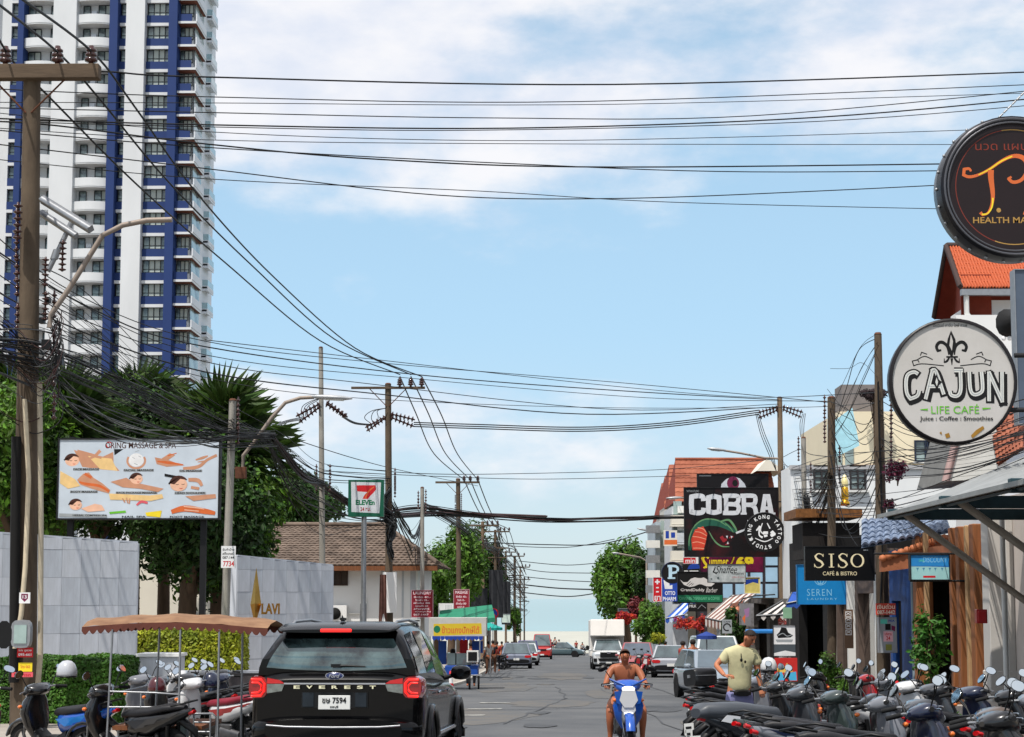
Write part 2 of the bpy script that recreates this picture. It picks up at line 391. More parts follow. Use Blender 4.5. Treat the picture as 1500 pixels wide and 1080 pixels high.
# worn road paint and tar patches
M_mark = mat('worn_road_paint', (200,198,190), .8, var=.3, scale=5, sharp=(.4,.6), col2=(120,120,118))
M_tar = mat('tar_patch', (74,76,79), .85, var=.2, scale=1.5)
M_patch = mat('dusty_patch', (104,101,97), .95, var=.1, scale=.9, detail=8, col2=(88,90,92), sharp=(.42,.62))
def flat(name, pts, m, lift):
    mb = MB(); mb.add([(x, y, G(y)+lift) for x, y in pts], [tuple(range(len(pts)))]); return tag(mb.build(name, m, None, fixn=False), kind='structure')
flat('stop_line', [(-2.2, 181.2), (6.9, 181.2), (6.9, 183), (-2.2, 183)], M_mark, .022)
def blob(cx, cy, rx, ry, seed, n=18):
    r = random.Random(seed); return [(cx+rx*math.cos(2*PI*k/n)*(.75+.4*r.random()), cy+ry*math.sin(2*PI*k/n)*(.75+.4*r.random())) for k in range(n)]
for i, (cx, cy, rx, ry) in enumerate([(-1.5,37,1.5,4),(.4,44,1.2,3),(-1.2,60,1.1,7),(2.4,52,.9,6),(3.9,33,1,3),(1.2,80,1.2,9)]):
    flat('dust_patch', blob(cx, cy, rx, ry, i), M_patch, .013+.0007*i)
for i, (x0, y0, x1, y1, w) in enumerate([(-.6,33,.9,48,.05),(.9,48,.7,60,.05),(2.6,30,2.2,58,.04),(4.2,45,4.0,90,.06),(-1.9,70,-1.2,110,.06)]):
    n = 9; P = [(x0+(x1-x0)*k/n+random.uniform(-.09,.09), y0+(y1-y0)*k/n) for k in range(n+1)]
    flat('tar_seam', [(x-w/2, y) for x, y in P]+[(x+w/2, y) for x, y in reversed(P)], M_tar, .019)
for i, (cx, cy) in enumerate([(-1.3, 40), (-1.6, 36.5), (-1.15, 44)]):
    flat('road_marking', [(cx-.35, cy), (cx+.45, cy+.1), (cx+.5, cy+.5), (cx-.3, cy+.45)], M_mark, .0215)

for i in range(26):
    r_ = random.Random(100+i); flat('oil_stain', blob(r_.uniform(-2, 6.5), r_.uniform(24, 110), r_.uniform(.15, .5), r_.uniform(.5, 2.2), 50+i), M_tar if i % 3 else M_patch, .0175+.0002*i)
# ============================================================ tower
T_white = mat('tower_white_render', (206,208,210), .7, var=.07, scale=.25, stretch=(1,1,.3))
T_blue = mat('tower_blue_render', (28,52,104), .65, var=.06, scale=.3)
T_glass = mat('tower_window_glass', (84,100,104), .12, .0, var=.35, scale=.35, col2=(150,168,166), spec=.8, sharp=(.42,.58))
T_curt = mat('tower_curtain', (178,186,180), .7, var=.15, scale=.9, stretch=(3,1,.1))
T_frame = mat('tower_window_frame', (26,28,32), .5, var=0)
T_soff = mat('tower_soffit_timber', (112,66,52), .7, var=.1)
T_pale = mat('tower_glass_rail', (150,178,186), .1, .0, var=.1, spec=.8)
T_grey = mat('tower_side_render', (204,208,214), .7, var=.05, scale=.3)
def build_tower():
    d = 220.0; X = lambda px: W(px, 300, d).x; g = G(d)
    t = thing('apartment_tower', 'tall white and blue apartment tower block with stacked balconies above the trees', 'tower', (0, d, g))
    z0 = W(200, 11, d).z-g; pit = (W(200, 11, d).z-W(200, 11+34.5*15, d).z)/15
    ztop = z0+5.5*pit; H = ztop
    # cores
    mb = MB()
    def wall(x0, x1, y0, y1, mm=0, z1=H): mb.box(((X(x0)+X(x1))/2, (y0+y1)/2, z1/2), (X(x1)-X(x0), y1-y0, z1), mm)
    wall(-70, 276, 1.6, 16, 0, H-.4)
    wall(5, 8, .4, 1.6); wall(73, 107, -.7, 1.6, 0, H+.6); wall(180, 207.5, -.5, 1.6, 0, H+1.2); wall(-70, -20, 0, 1.6)
    mb.build('wall', T_white, t)
    mb = MB()
    for a, b in ((21, 29.5), (156, 168), (243.5, 256)):
        mb.box(((X(a)+X(b))/2, .45, (H+.5)/2), (X(b)-X(a), 2.3, H+.5))
    mb.build('blue_pilaster', T_blue, t)
    mb = MB(); mb.box((X(276)+.02, 9, H/2), (.3, 14, H)); mb.build('side_wall', T_grey, t)
    def winmesh(w, h, n, trans=True):
        m = MB(); m.box((0, .06, 0), (w, .04, h), 1)
        for i in range(n):
            if (i*7) % 3: m.box((-w/2+(i+.5)*w/n, .034, .02), (w/n*.8, .01, h*.92), 2)
        m.box((0, 0, h/2-.04), (w, .12, .08)); m.box((0, 0, -h/2+.04), (w, .12, .08))
        for i in range(n+1): m.box((-w/2+i*w/n*(1-1e-3), 0, 0), (.09, .1, h-.16))
        if trans: m.box((0, -.005, -h*.22), (w, .08, .06))
        return m.mesh('window', [T_frame, T_glass, T_curt])
    wG = winmesh(X(243)-X(209), 1.75, 4); wC = winmesh(X(154)-X(134), 1.75, 2); wE = winmesh(X(179)-X(170), 1.7, 1); wI = winmesh(X(275)-X(257), 1.7, 3)
    wD = winmesh(.95, 1.75, 1, False); wL = winmesh(X(20)-X(8), 1.7, 1); wA = winmesh(X(49)-X(31), 1.6, 2)
    def boxm(name, w, dd, h, m): q = MB(); q.box((0,0,0), (w, dd, h)); return q.mesh(name, m)
    def curve(name, x0, x1, bulge, h, m):
        q = MB(); n = 10; w = X(x1)-X(x0); rings = []
        for i in range(n+1):
            u = i/n; x = -w/2+w*u; y = -.5-bulge*math.sin(PI*(u if name != 'x' else u))
            rings.append([Vector((x, y, -h/2)), Vector((x, y, h/2)), Vector((x, y+.2, h/2)), Vector((x, y+.2, -h/2))])
        q.loft(rings, 0, False)
        q2 = [(-w/2, 1.6)]+[(-w/2+w*i/n, -.45-bulge*math.sin(PI*i/n)) for i in range(n+1)]+[(w/2, 1.6)]
        nn = len(q2); q.add([(x, y, -h/2) for x, y in q2]+[(x, y, -h/2-.18) for x, y in q2], [tuple(range(nn)), tuple(reversed(range(nn, 2*nn)))]+[(k, (k+1) % nn, (k+1) % nn+nn, k+nn) for k in range(nn)])
        return q.mesh(name, m)
    cA = curve('balcony', 30, 73, .4, 1.15, T_white); cC = curve('balcony', 107, 155.5, .45, 1.15, T_white)
    sG = boxm('spandrel', X(243.4)-X(208), .3, 1.05, T_blue); sE = boxm('spandrel', X(180)-X(168.2), .3, 1.05, T_blue); sL = boxm('spandrel', X(21)-X(8), .3, 1.05, T_blue)
    bG = boxm('lintel_band', X(243.4)-X(208), .5, .42, T_white); bE = boxm('lintel_band', X(180)-X(168.2), .5, .42, T_white); bL = boxm('lintel_band', X(21)-X(8), .5, .42, T_white)
    # corner balcony, wraps the right edge
    q = MB(); wI_ = X(276)-X(256.3); q.box((0, 0, 0), (wI_, .2, 1.0)); sI = q.mesh('spandrel', T_blue)
    q = MB(); q.prismx([(0, -.5), (6.6, -.5), (6.6, .55), (0, .5)], 0, .16); sJ = q.mesh('balcony_side', T_grey)
    q = MB(); q.add([(-wI_, 0, 0), (.66, 0, 0), (.66, 6.6, 0), (-wI_, 6.6, 0), (-wI_, 0, .32), (.66, 0, .32), (.66, 6.6, .32), (-wI_, 6.6, .32)], [(4,5,6,7),(0,1,5,4),(1,2,6,5),(2,3,7,6),(3,0,4,7)], 0)
    q.add([(-wI_, .1, -.01), (.6, .1, -.01), (.6, 6.5, -.01), (-wI_, 6.5, -.01)], [(0,1,2,3)], 1); slabm = q.mesh('balcony_slab', [T_white, T_soff])
    q = MB(); q.box((.9, 0, 0), (1.8, 4.0, .25), 0); q.box((1.72, 0, .6), (.08, 4.0, 1.0), 1); q.box((.9, -1.95, .6), (1.7, .08, 1.0), 1); q.box((1.72, 0, -.1), (.1, 4.05, .7), 0); q.box((.9, -1.97, -.1), (1.7, .06, .7), 0); kB = q.mesh('rear_balcony', [T_grey, T_pale])
    side_glass = boxm('side_glazing', .06, 5.6, 2.0, T_glass); ac = boxm('air_conditioner', .7, .3, .5, T_grey)
    M = lambda a, b: (X(a)+X(b))/2
    rr = random.Random(3)
    for n in range(-5, 19):
        z = z0-n*pit
        if z < 12: continue
        if n < 17:
            for me, xc, y, zz in ((wG, M(209,243), 1.0, z), (wC, M(134,154), 1.4, z-.05), (wE, M(170,179), 1.0, z), (wI, M(257,275), 2.2-.7, z), (wL, M(8,20), 1.0, z)):
                bulk('window', me, t, [(xc, y, zz)])
            bulk('door', wD, t, [(M(111,122), 1.45, z-.15), (M(65,72), 1.45, z-.1)])
            bulk('window', wA, t, [(M(31,49), 1.42, z-.05)])
            if rr.random() < .35: bulk('air_conditioner', ac, t, [(M(126,130), 1.2, z-.35)])
        bulk('balcony', cC, t, [(M(107,155.5), .3, z-1.65)]); bulk('balcony', cA, t, [(M(30,73), .3, z-1.65)])
        bulk('spandrel', sG, t, [(M(208,243.4), .7, z-1.45)]); bulk('spandrel', sE, t, [(M(168.2,180), .7, z-1.45)]); bulk('spandrel', sL, t, [(M(8,21), .5, z-1.45)])
        bulk('lintel_band', bG, t, [(M(208,243.4), .75, z-1.45-.75)]); bulk('lintel_band', bE, t, [(M(168.2,180), .75, z-1.45-.75)]); bulk('lintel_band', bL, t, [(M(8,21), .6, z-1.45-.75)])
        bulk('spandrel', sI, t, [(M(256.3,276), .1, z-1.45)]); bulk('balcony_side', sJ, t, [(X(276)+.55, 0, z-1.45)])
        bulk('balcony_slab', slabm, t, [(X(276), -.1, z-1.45-.85)])
        bulk('rear_balcony', kB, t, [(X(276)-.8, 11.2, z-1.35)]); bulk('side_glazing', side_glass, t, [(X(276)+.2, 4.2, z)])
    return t
build_tower()

# ============================================================ generic tiled roof (joined tile courses) and window helpers
def tile_course(mb, a, b, up, n, amp=.035, mi=0):
    # a->b eave line, up = vector up the slope for one course: a corrugated strip with a raised lip
    a, b, up = Vector(a), Vector(b), Vector(up); nr = (b-a).cross(up).normalized(); nr = nr if nr.z > 0 else -nr
    P = []; m = n*4
    for i in range(m+1):
        u = i/m; p = a+(b-a)*u; h = amp*abs(math.sin(PI*i/4)) ; P += [p+nr*(h+.03)-up*.06, p+nr*(h-.0)-up*.06-nr*.03, p+up*1.02+nr*(h*.7-.005)]
    mb.add(P, [(3*i+0, 3*i+3, 3*i+5, 3*i+2) for i in range(m)]+[(3*i+1, 3*i+4, 3*i+3, 3*i) for i in range(m)], mi, False)
def roof_slope(name, e0, e1, r0, r1, course, tile, m, parent, kind='stuff', amp=.035):
    e0, e1, r0, r1 = map(Vector, (e0, e1, r0, r1)); n = max(2, int((r0-e0).length/course)); mb = MB()
    for i in range(n):
        a = e0.lerp(r0, i/n); b = e1.lerp(r1, i/n); up = (e0.lerp(r0, (i+1)/n)-a)
        nt = max(1, int((b-a).length/tile)); tile_course(mb, a, b, up, nt, amp)
    o = mb.build(name, m, parent, fixn=False); o['kind'] = kind
    u = MB(); u.add([e0-Vector((0,0,.05)), e1-Vector((0,0,.05)), r1-Vector((0,0,.05)), r0-Vector((0,0,.05))], [(0,1,2,3)]); u.build('roof_deck', m, parent, fixn=False)
    return o
def window(parent, c, w, h, fm, gm, n=2, face='y', depth=.12, bars=0, sill=None):
    mb = MB(); fw = .06
    mb.box((0, 0, h/2-fw/2), (w, depth, fw)); mb.box((0, 0, -h/2+fw/2), (w, depth, fw))
    for i in range(n+1): mb.box((-w/2+fw/2+(w-fw)*i/n, .001, 0), (fw, depth-.01, h-2*fw))
    for i in range(bars): mb.box((0, .002, -h/2+h*(i+1)/(bars+1)), (w-2*fw, depth-.03, .04))
    f = mb.build('window', fm, parent); f.location = c
    g = MB(); g.box((0, .02, 0), (w-.04, .02, h-.04)); g.build('pane', gm, f)
    if sill: s = MB(); s.box((0, -.06, -h/2-.05), (w+.2, .24, .08)); s.build('sill', sill, f)
    if face == 'x': f.rotation_euler = (0, 0, -PI/2)     # faces -X (the street, from the right side)
    return f
# ============================================================ vegetation
def leaves(mb, clumps, n, size, rng, flat_=.35, shell=.35, droop=0, aspect=1.6):
    tot = sum(c[1][0]*c[1][1]+c[1][1]*c[1][2]+c[1][0]*c[1][2] for c in clumps)
    V = []; Fs = []
    for c, r in clumps:
        k = int(n*(r[0]*r[1]+r[1]*r[2]+r[0]*r[2])/tot)
        for _ in range(k):
            while 1:
                q = Vector((rng.gauss(0,1), rng.gauss(0,1), rng.gauss(0,1)))
                if q.length > .01: break
            q.normalize(); rad = shell+(1.42-shell)*rng.random()**1.05
            p = Vector((c[0]+q.x*r[0]*rad, c[1]+q.y*r[1]*rad, c[2]+q.z*r[2]*rad))
            nrm = (q+Vector((rng.uniform(-1,1), rng.uniform(-1,1), rng.uniform(-.4,1.2)))*.9).normalized()
            u = nrm.orthogonal().normalized(); a = rng.random()*6.283; w = nrm.cross(u); u, w = u*math.cos(a)+w*math.sin(a), w*math.cos(a)-u*math.sin(a)
            s_ = size*(.6+.8*rng.random()); l = s_*aspect; b = len(V)
            V += [p-u*l*.5, p+w*s_*.35+nrm*s_*.08, p+u*l*.5-Vector((0,0,droop*l)), p-w*s_*.35+nrm*s_*.08]; Fs.append((b, b+1, b+2, b+3))
    mb.add(V, Fs, 0, False)
L_dark = leafmat('leaf_dark', (16,34,16), (56,90,28), .5, 1.3); L_mid = leafmat('leaf_mid', (26,56,22), (98,138,38), .5, 1.3); L_yel = leafmat('leaf_yellow', (110,130,30), (200,200,50))
L_hedge = leafmat('leaf_hedge', (34,66,24), (84,128,40)); L_palm = leafmat('leaf_palm', (26,48,22), (78,104,40), isl=.3); L_pur = leafmat('leaf_purple', (84,30,52), (130,50,80)); L_redfl = leafmat('blossom_red', (170,30,30), (210,70,50))
M_bark = mat('bark', (84,68,54), .95, var=.3, scale=5, bump=.5, stretch=(1,1,.3))
def rnd_clumps(c, r, n, rng, k=.45):
    out = []
    for _ in range(n):
        q = Vector((rng.gauss(0,1), rng.gauss(0,1), rng.gauss(0,1))).normalized()*rng.random()**.35*1.12
        s_ = k*(.45+.75*rng.random()**1.4); out.append(((c[0]+q.x*r[0]*.75, c[1]+q.y*r[1]*.75, c[2]+q.z*r[2]*.75), (r[0]*s_, r[1]*s_, r[2]*s_)))
    return out
def tree(label, base, trunk_h, crown, n=9000, size=.2, m=None, seed=1, nc=16, tr=.22, group=None, name='tree', k=.42, cat='tree'):
    # crown = (dx, dy, z, rx, ry, rz) relative to base
    rng = random.Random(seed); t = thing(name, label, cat, base, 0, group); nc = int(nc*1.9); k = k*.86; size *= .85; n = int(n*1.15)
    dx, dy, z, rx, ry, rz = crown; cl = rnd_clumps((dx, dy, z), (rx, ry, rz), nc, rng, k)
    tb = MB(); top = Vector((dx*.5, dy*.5, trunk_h)); tb.tube([(0,0,-.2), (dx*.15+.05, 0, trunk_h*.5), top, (dx, dy, z+rz*.3)], [tr*1.25, tr, tr*.85, tr*.2], 9)
    tb.build('trunk', M_bark, t, fixn=False)
    lb = MB()
    for c, r in cl[:10]: lb.tube([top-Vector((0,0,trunk_h*.1)), top.lerp(Vector(c), .5)+Vector((0,0,.2)), c], [tr*.5, tr*.3, tr*.08], 6)
    lb.build('limb', M_bark, t, fixn=False)
    mb = MB(); leaves(mb, cl, n, size, rng); mb.build('crown', m or L_mid, t, fixn=False); return t
def fan_mesh(rng, R=1.1, n=24):
    mb = MB(); V = []; Fs = []
    mb.tube([(0,0,0), (0,.5,.12), (0,1.0,.1)], .02, 4)
    for i in range(n):
        a = math.radians(-125+250*i/(n-1)); l = R*(.85+.25*math.cos(a*.6))*rng.uniform(.93,1.05); dr = .10+.22*rng.random()
        c = Vector((0, 1.0, .1)); dv = Vector((math.sin(a), math.cos(a), .12)); pv = Vector((math.cos(a), -math.sin(a), 0)); w = .055
        b = len(V); m1 = c+dv*l*.55; V += [c, m1-pv*w, m1+pv*w, c+dv*l-Vector((0,0,dr*l))]; Fs += [(b, b+1, b+3), (b, b+3, b+2)]
    mb.add(V, Fs); return mb.mesh('frond', L_palm)
_rng = random.Random(11); FAN = [fan_mesh(_rng) for _ in range(3)]
def palm(label, base, h, scale=1.0, n=26, seed=1, lean=(0,0), group='fan palms behind the stone walls'):
    rng = random.Random(seed); t = thing('fan_palm', label, 'palm', base, 0, group)
    tb = MB(); tb.tube([(0,0,-.2), (lean[0]*.4, lean[1]*.4, h*.5), (lean[0], lean[1], h)], [.24, .19, .17], 10)
    for i in range(int(h/.35)): q = i*.35+.2; tb.lathe([(.2, q), (.225, q+.05), (.18, q+.12)], (lean[0]*q/h, lean[1]*q/h, 0), 9)
    tb.build('trunk', M_bark, t, fixn=False)
    for i in range(n):
        el = math.radians(-35+115*(i+.5)/n); az = i*2.399+rng.uniform(-.2,.2); s_ = scale*rng.uniform(.85,1.15)
        R = Matrix.Rotation(az, 3, 'Z') @ Matrix.Rotation(el, 3, 'X')
        o = bpy.data.objects.new('frond', FAN[i % 3]); COL.objects.link(o); o.parent = t; o.location = (lean[0], lean[1], h-.1+.25*math.sin(el)); o.rotation_euler = R.to_euler(); o.scale = (s_,)*3
    return t
def hedge(name, label, x0, x1, y0, y1, z0, h, m, n, seed, size=.07, cat='hedge'):
    rng = random.Random(seed); t = thing(name, label, cat, ((x0+x1)/2, (y0+y1)/2, z0)); w, dd = x1-x0, y1-y0
    core = MB(); core.box((0, 0, h*.46), (w-.16, dd-.16, h*.9)); core.build('branches', mat('hedge_inside', (30,34,20), .95, var=.3), t)
    mb = MB(); V = []; Fs = []
    area = [w*dd, w*h, dd*h, dd*h]; tot = sum(area)
    for k in range(n):
        u = rng.random()*tot; 
        if u < area[0]: p = Vector((rng.uniform(-w/2, w/2), rng.uniform(-dd/2, dd/2), h)); nn = Vector((0,0,1))
        elif u < area[0]+area[1]: p = Vector((rng.uniform(-w/2, w/2), -dd/2, rng.uniform(0, h))); nn = Vector((0,-1,.2))
        elif u < area[0]+area[1]+area[2]: p = Vector((w/2, rng.uniform(-dd/2, dd/2), rng.uniform(0, h))); nn = Vector((1,0,.2))
        else: p = Vector((-w/2, rng.uniform(-dd/2, dd/2), rng.uniform(0, h))); nn = Vector((-1,0,.2))
        p += nn*(-.10+.16*rng.random()+.05*math.sin(p.x*3.1+seed)*math.cos(p.y*2.3)); nrm = (nn+Vector((rng.uniform(-1,1), rng.uniform(-1,1), rng.uniform(-.4,1)))*.8).normalized()
        a = nrm.orthogonal().normalized(); b_ = nrm.cross(a); th = rng.random()*6.28; a, b_ = a*math.cos(th)+b_*math.sin(th), b_*math.cos(th)-a*math.sin(th)
        s_ = size*rng.uniform(.6,1.5); i = len(V); V += [p-a*s_, p+b_*s_*.5, p+a*s_, p-b_*s_*.5]; Fs.append((i,i+1,i+2,i+3))
    mb.add(V, Fs); mb.build('foliage', m, t, fixn=False); return t
def at(px, d, lift=0): w = W(px, 900, d); return (w.x, d, G(d)+lift)
# ---- left background greenery
palm('tall fan palm with a wide crown reaching above the right end of the spa billboard', at(318, 52), W(300, 662, 52).z-G(52), 1.12, 34, 3)
palm('smaller fan palm hanging over the cable bundle right of the tall fan palm', at(352, 55), W(352, 690, 55).z-G(55), 1.0, 28, 5)
palm('fan palm behind the left part of the spa billboard, under the tower', at(195, 56), W(195, 625, 56).z-G(56), 1.05, 28, 6)
palm('fan palm at the left edge between the big pole and the billboard', at(85, 50), W(85, 650, 50).z-G(50), 1.1, 30, 8)
palm('fan palm left of the big concrete pole at the picture edge', at(5, 52), W(5, 640, 52).z-G(52), 1.2, 28, 9)
def ptree(label, px, d, crown_px, n, size, m, seed, nc=18, tr=.22, dep=None, group='trees behind the left stone walls', k=.42, name='tree', th=None):
    x0, y0, x1, y1 = crown_px; c = W((x0+x1)/2, (y0+y1)/2, d); b = at(px, d); rx = (x1-x0)/2*d/F; rz = (y1-y0)/2*d/F
    return tree(label, b, th or max(1.2, c.z-b[2]-rz*.8), (c.x-b[0], 0, c.z-b[2], rx, dep or min(rx, rz)*1.0, rz), n, size, m, seed, nc, tr, group, name, k)
ptree('broad dark tree with low hanging leaves behind the spa billboard', 268, 50, (170, 655, 400, 885), 18000, .17, L_dark, 1, 26, .3, 3.2)
ptree('leaning tree beside the pole with the white poster', 318, 51.5, (230, 640, 415, 865), 11000, .17, L_mid, 2, 20, .28, 2.6)
ptree('bushy green tree behind the left stone wall at the picture edge', 20, 47, (-60, 560, 110, 800), 11000, .17, L_mid, 4, 20, .25, 2.8)
ptree('dark tree behind the left half of the billboard', 130, 54, (40, 560, 270, 800), 15000, .19, L_dark, 5, 24, .25, 3.4)
ptree('light green tree peeping out between the palms under the tower', 240, 57, (150, 545, 300, 680), 6000, .2, L_mid, 6, 14, .2, 2.4)
ptree('tall round tree behind the brown tiled roof, left of the bare grey pole', 418, 98, (355, 672, 500, 800), 12000, .27, L_dark, 7, 20, .3, 4)
ptree('tree with bright leaf tips behind the tiled house gable', 660, 118, (622, 772, 712, 880), 8000, .28, L_mid, 8, 16, .25, 3.5, 'street trees on the left side')
ptree('tall leafy tree between the far utility poles on the left side', 690, 176, (664, 768, 738, 880), 8000, .28, L_dark, 9, 16, .25, 3.5, 'street trees on the left side')
ptree('dark tree above the teal awning on the left side', 716, 172, (672, 820, 742, 905), 6000, .25, L_dark, 10, 12, .2, 3, 'street trees on the left side')
ptree('green tree low beside the small pole and the red price posters', 640, 92, (604, 820, 668, 915), 6000, .2, L_mid, 12, 14, .2, 2.5, 'street trees on the left side')
ptree('small green tree at the sea end of the left kerb', 756, 212, (741, 885, 766, 930), 2500, .25, L_mid, 13, 8, .12, 1.6, 'street trees on the left side')
# creepers and shade net hung over the shops on the left
def netting():
    m = mat('black_shade_net', (44,46,50), .9, var=.3, scale=3, bump=.2)
    for i, (x0, y0, x1, y1, d) in enumerate([(716, 835, 737, 905, 126), (690, 862, 714, 912, 122), (735, 852, 748, 915, 140)]):
        a, b = W(x0, y1, d), W(x1, y0, d); mb = MB(); n = 7; R = []
        for j in range(n+1):
            x = (b.x-a.x)*(j/n-.5); R.append([Vector((x, .12*math.sin(j*2.1)+q, z)) for q, z in ((0, 0), (.1, b.z-a.z), (.14, b.z-a.z), (.04, 0))])
        mb.loft(R, 0, False); o = mb.build('shade_net', m, None); o.location = ((a.x+b.x)/2, d, a.z)
        tag(o, ['dark shade net hanging beside the thickest far pole on the left', 'dark shade net hanging behind the purple price poster', 'narrow dark shade net furthest along the left shops'][i], 'net', 'shade nets on the left shops')
netting()

# ============================================================ stone walls with cladding slabs
M_slab = mat('grey_travertine_slab', (184,188,196), .8, var=.2, scale=2.6, bump=.15, stretch=(3.5,1,.55), col2=(186,192,200), detail=8)
M_slab2 = mat('grey_travertine_slab_pale', (196,200,206), .8, var=.2, scale=2.9, bump=.15, stretch=(3.5,1,.55), col2=(196,200,208), detail=8)
M_joint = mat('wall_mortar', (138,142,150), .95, var=.1)
def clad_wall(label, A, B, h0, h1, sw, sh, thick=.35, panels=True):
    # A,B ground points (x,y); h0/h1 heights at the two ends
    A, B = Vector(A), Vector(B); L_ = (B-A).length; ang = math.atan2(B.y-A.y, B.x-A.x)
    t = thing('stone_wall', label, 'wall', (A.x, A.y, min(G(A.y), G(B.y))), ang)
    mb = MB(); mb.prism([(0,0), (L_,0), (L_,h1), (0,h0)], .03, thick); mb.build('core', M_joint, t)
    nx = int(round(L_/sw)); me = {}
    for j in range(40):
        z0 = j*sh
        if z0 >= max(h0, h1): break
        off = 0
        for i in range(nx):
            x0 = L_*i/nx; x1 = L_*(i+1)/nx; ht = h0+(h1-h0)*(x0+x1)/2/L_; z1 = min(z0+sh, ht)
            if z1-z0 < .08: continue
            key = round(z1-z0, 2)
            if key not in me:
                p = MB(); p.box((0,0,0), (L_/nx-.005, .04, z1-z0-.005)); me[key] = [p.mesh('slab', M_slab), p.mesh('slab', M_slab2)]
            bulk('slab', me[key][(i*7+j*3+(i*j) % 5) % 2], t, [((x0+x1)/2, .01-.0012*((i*5+j*3) % 4), (z0+z1)/2)])
    mb = MB()
    for e, hh in ((0, h0), (L_, h1)): mb.box((e+(-.015 if e == 0 else .015), thick/2, hh/2), (.03, thick, hh-.01))
    mb.build('end_slab', M_slab2, t)
    mb = MB(); mb.prism([(0, h0+.003), (L_, h1+.003), (L_, h1+.04), (0, h0+.04)], 0, thick+.02); mb.build('coping', M_slab, t); return t
a = at(-90, 34.5); b = at(200, 37)
clad_wall('long grey stone wall behind the green hedge, left of the planter', a[:2], b[:2], W(-90, 776, 34.5).z-G(37), W(200, 796, 37).z-G(37), .42, .6)
a = at(347, 45); b = at(487, 47.5)
wall2 = clad_wall('grey stone wall with the golden star emblem behind the black car', a[:2], b[:2], W(347, 815, 45).z-G(47.5), W(487, 829, 47.5).z-G(47.5), .42, .6, .5)
# golden star emblem with letters
def emblem():
    d = 44.6; s = Sign('star_emblem', 'tall golden star emblem with gold letters on the grey stone wall', 366, 830, 412, 916, d, 'emblem', yaw=0)
    g1 = mat('brass', (190,150,80), .3, 1.0, var=.1); mb = MB(); c = s.p(375, 884); top = s.p(375, 831); bot = s.p(374, 916); l = s.p(367, 886); r = s.p(383, 886); yf = -.16
    def V(p, y): return (p[0], y, p[1])
    for q, w in ((top, l), (top, r), (bot, l), (bot, r)): mb.add([V(c, yf), V(q, .0), V(w, .0)], [(0,1,2)])
    mb.build('star', g1, s.root, fixn=False)
    g2 = mat('brass_letters', (170,120,50), .35, 1.0, var=.1)
    s.text('LAVI', 384, 884, 410.5, 900, g2, .03, 'letters', z=-.02, ext=.04); s.text('SPA', 390, 908, 400, 914, g2, .01, 'small_letters', z=-.02, ext=.02)
emblem()
# cream building behind, left
M_cream = mat('cream_render', (216,210,196), .8, var=.06, scale=.5); M_cream2 = mat('white_render', (222,222,220), .8, var=.06, scale=.5, bump=.05)
def bld(name, label, px0, px1, ytop, d, depth, m, cat='building', ybase=None):
    a, b = W(px0, ytop, d), W(px1, ytop, d); g = G(d+depth)-.2; t = thing(name, label, cat, ((a.x+b.x)/2, d, g)); w, h = b.x-a.x, a.z-g
    mb = MB(); mb.box((0, depth/2, h/2), (w, depth, h)); mb.build('wall', m, t); return t, w, h
t, w, h = bld('annex', 'cream garden annex wall with a pale handrail, seen under the trees', 188, 345, 800, 62, 8, M_cream)
mb = MB(); mb.box((0, -.06, .8), (w, .12, 1.6)); mb.build('plinth', mat('grey_green_base', (84,92,84), .8), t)
mb = MB(); mb.tube([(-1.5, -.1, 2.6), (.2, -.1, 2.6), (.5, -.1, 2.75), (.6, -.1, 3.1)], .06, 8); mb.build('handrail', M_white, t)
# ---- hedges, planter
a = at(-80, 29.5); b = (-7.85, 0)
hedge('hedge', 'clipped dark green hedge in front of the long grey stone wall', a[0], b[0], 31.3, 33.4, G(32), 1.25, L_hedge, 46000, 3, .036)
a = at(196, 40); b = at(346, 40)
hedge('hedge', 'yellow green hedge between the two grey stone walls', a[0], b[0], 40, 41.6, G(41), W(270, 925, 40).z-G(41), L_yel, 26000, 5, .046)
def planter():
    a, b = at(204, 33), at(261, 33); g = G(34); t = thing('planter_wall', 'low white stone planter wall with a pale coping beside the green hedge', 'planter', ((a[0]+b[0])/2, 33, g)); w = b[0]-a[0]; h = W(230, 962, 33).z-g
    mb = MB(); mb.box((0, .35, h/2), (w, .7, h)); mb.build('wall', M_slab2, t)
    mb = MB(); mb.box((0, .35, h+.03), (w+.08, .8, .06)); mb.build('coping', M_cream2, t)
planter()
def lowwall():
    a, b = at(262, 38), at(350, 38); g = G(39); t = thing('low_wall', 'dark low retaining wall under the yellow green hedge', 'wall', ((a[0]+b[0])/2, 38.6, g)); w = b[0]-a[0]
    mb = MB(); mb.box((0, .15, .45), (w+2, .3, .9)); mb.build('wall', mat('dark_stone', (66,62,64), .9, var=.2, bump=.2), t)
    mb = MB(); mb.box((0, .15, .925), (w+2.04, .36, .05)); mb.build('coping', M_joint, t)
lowwall()

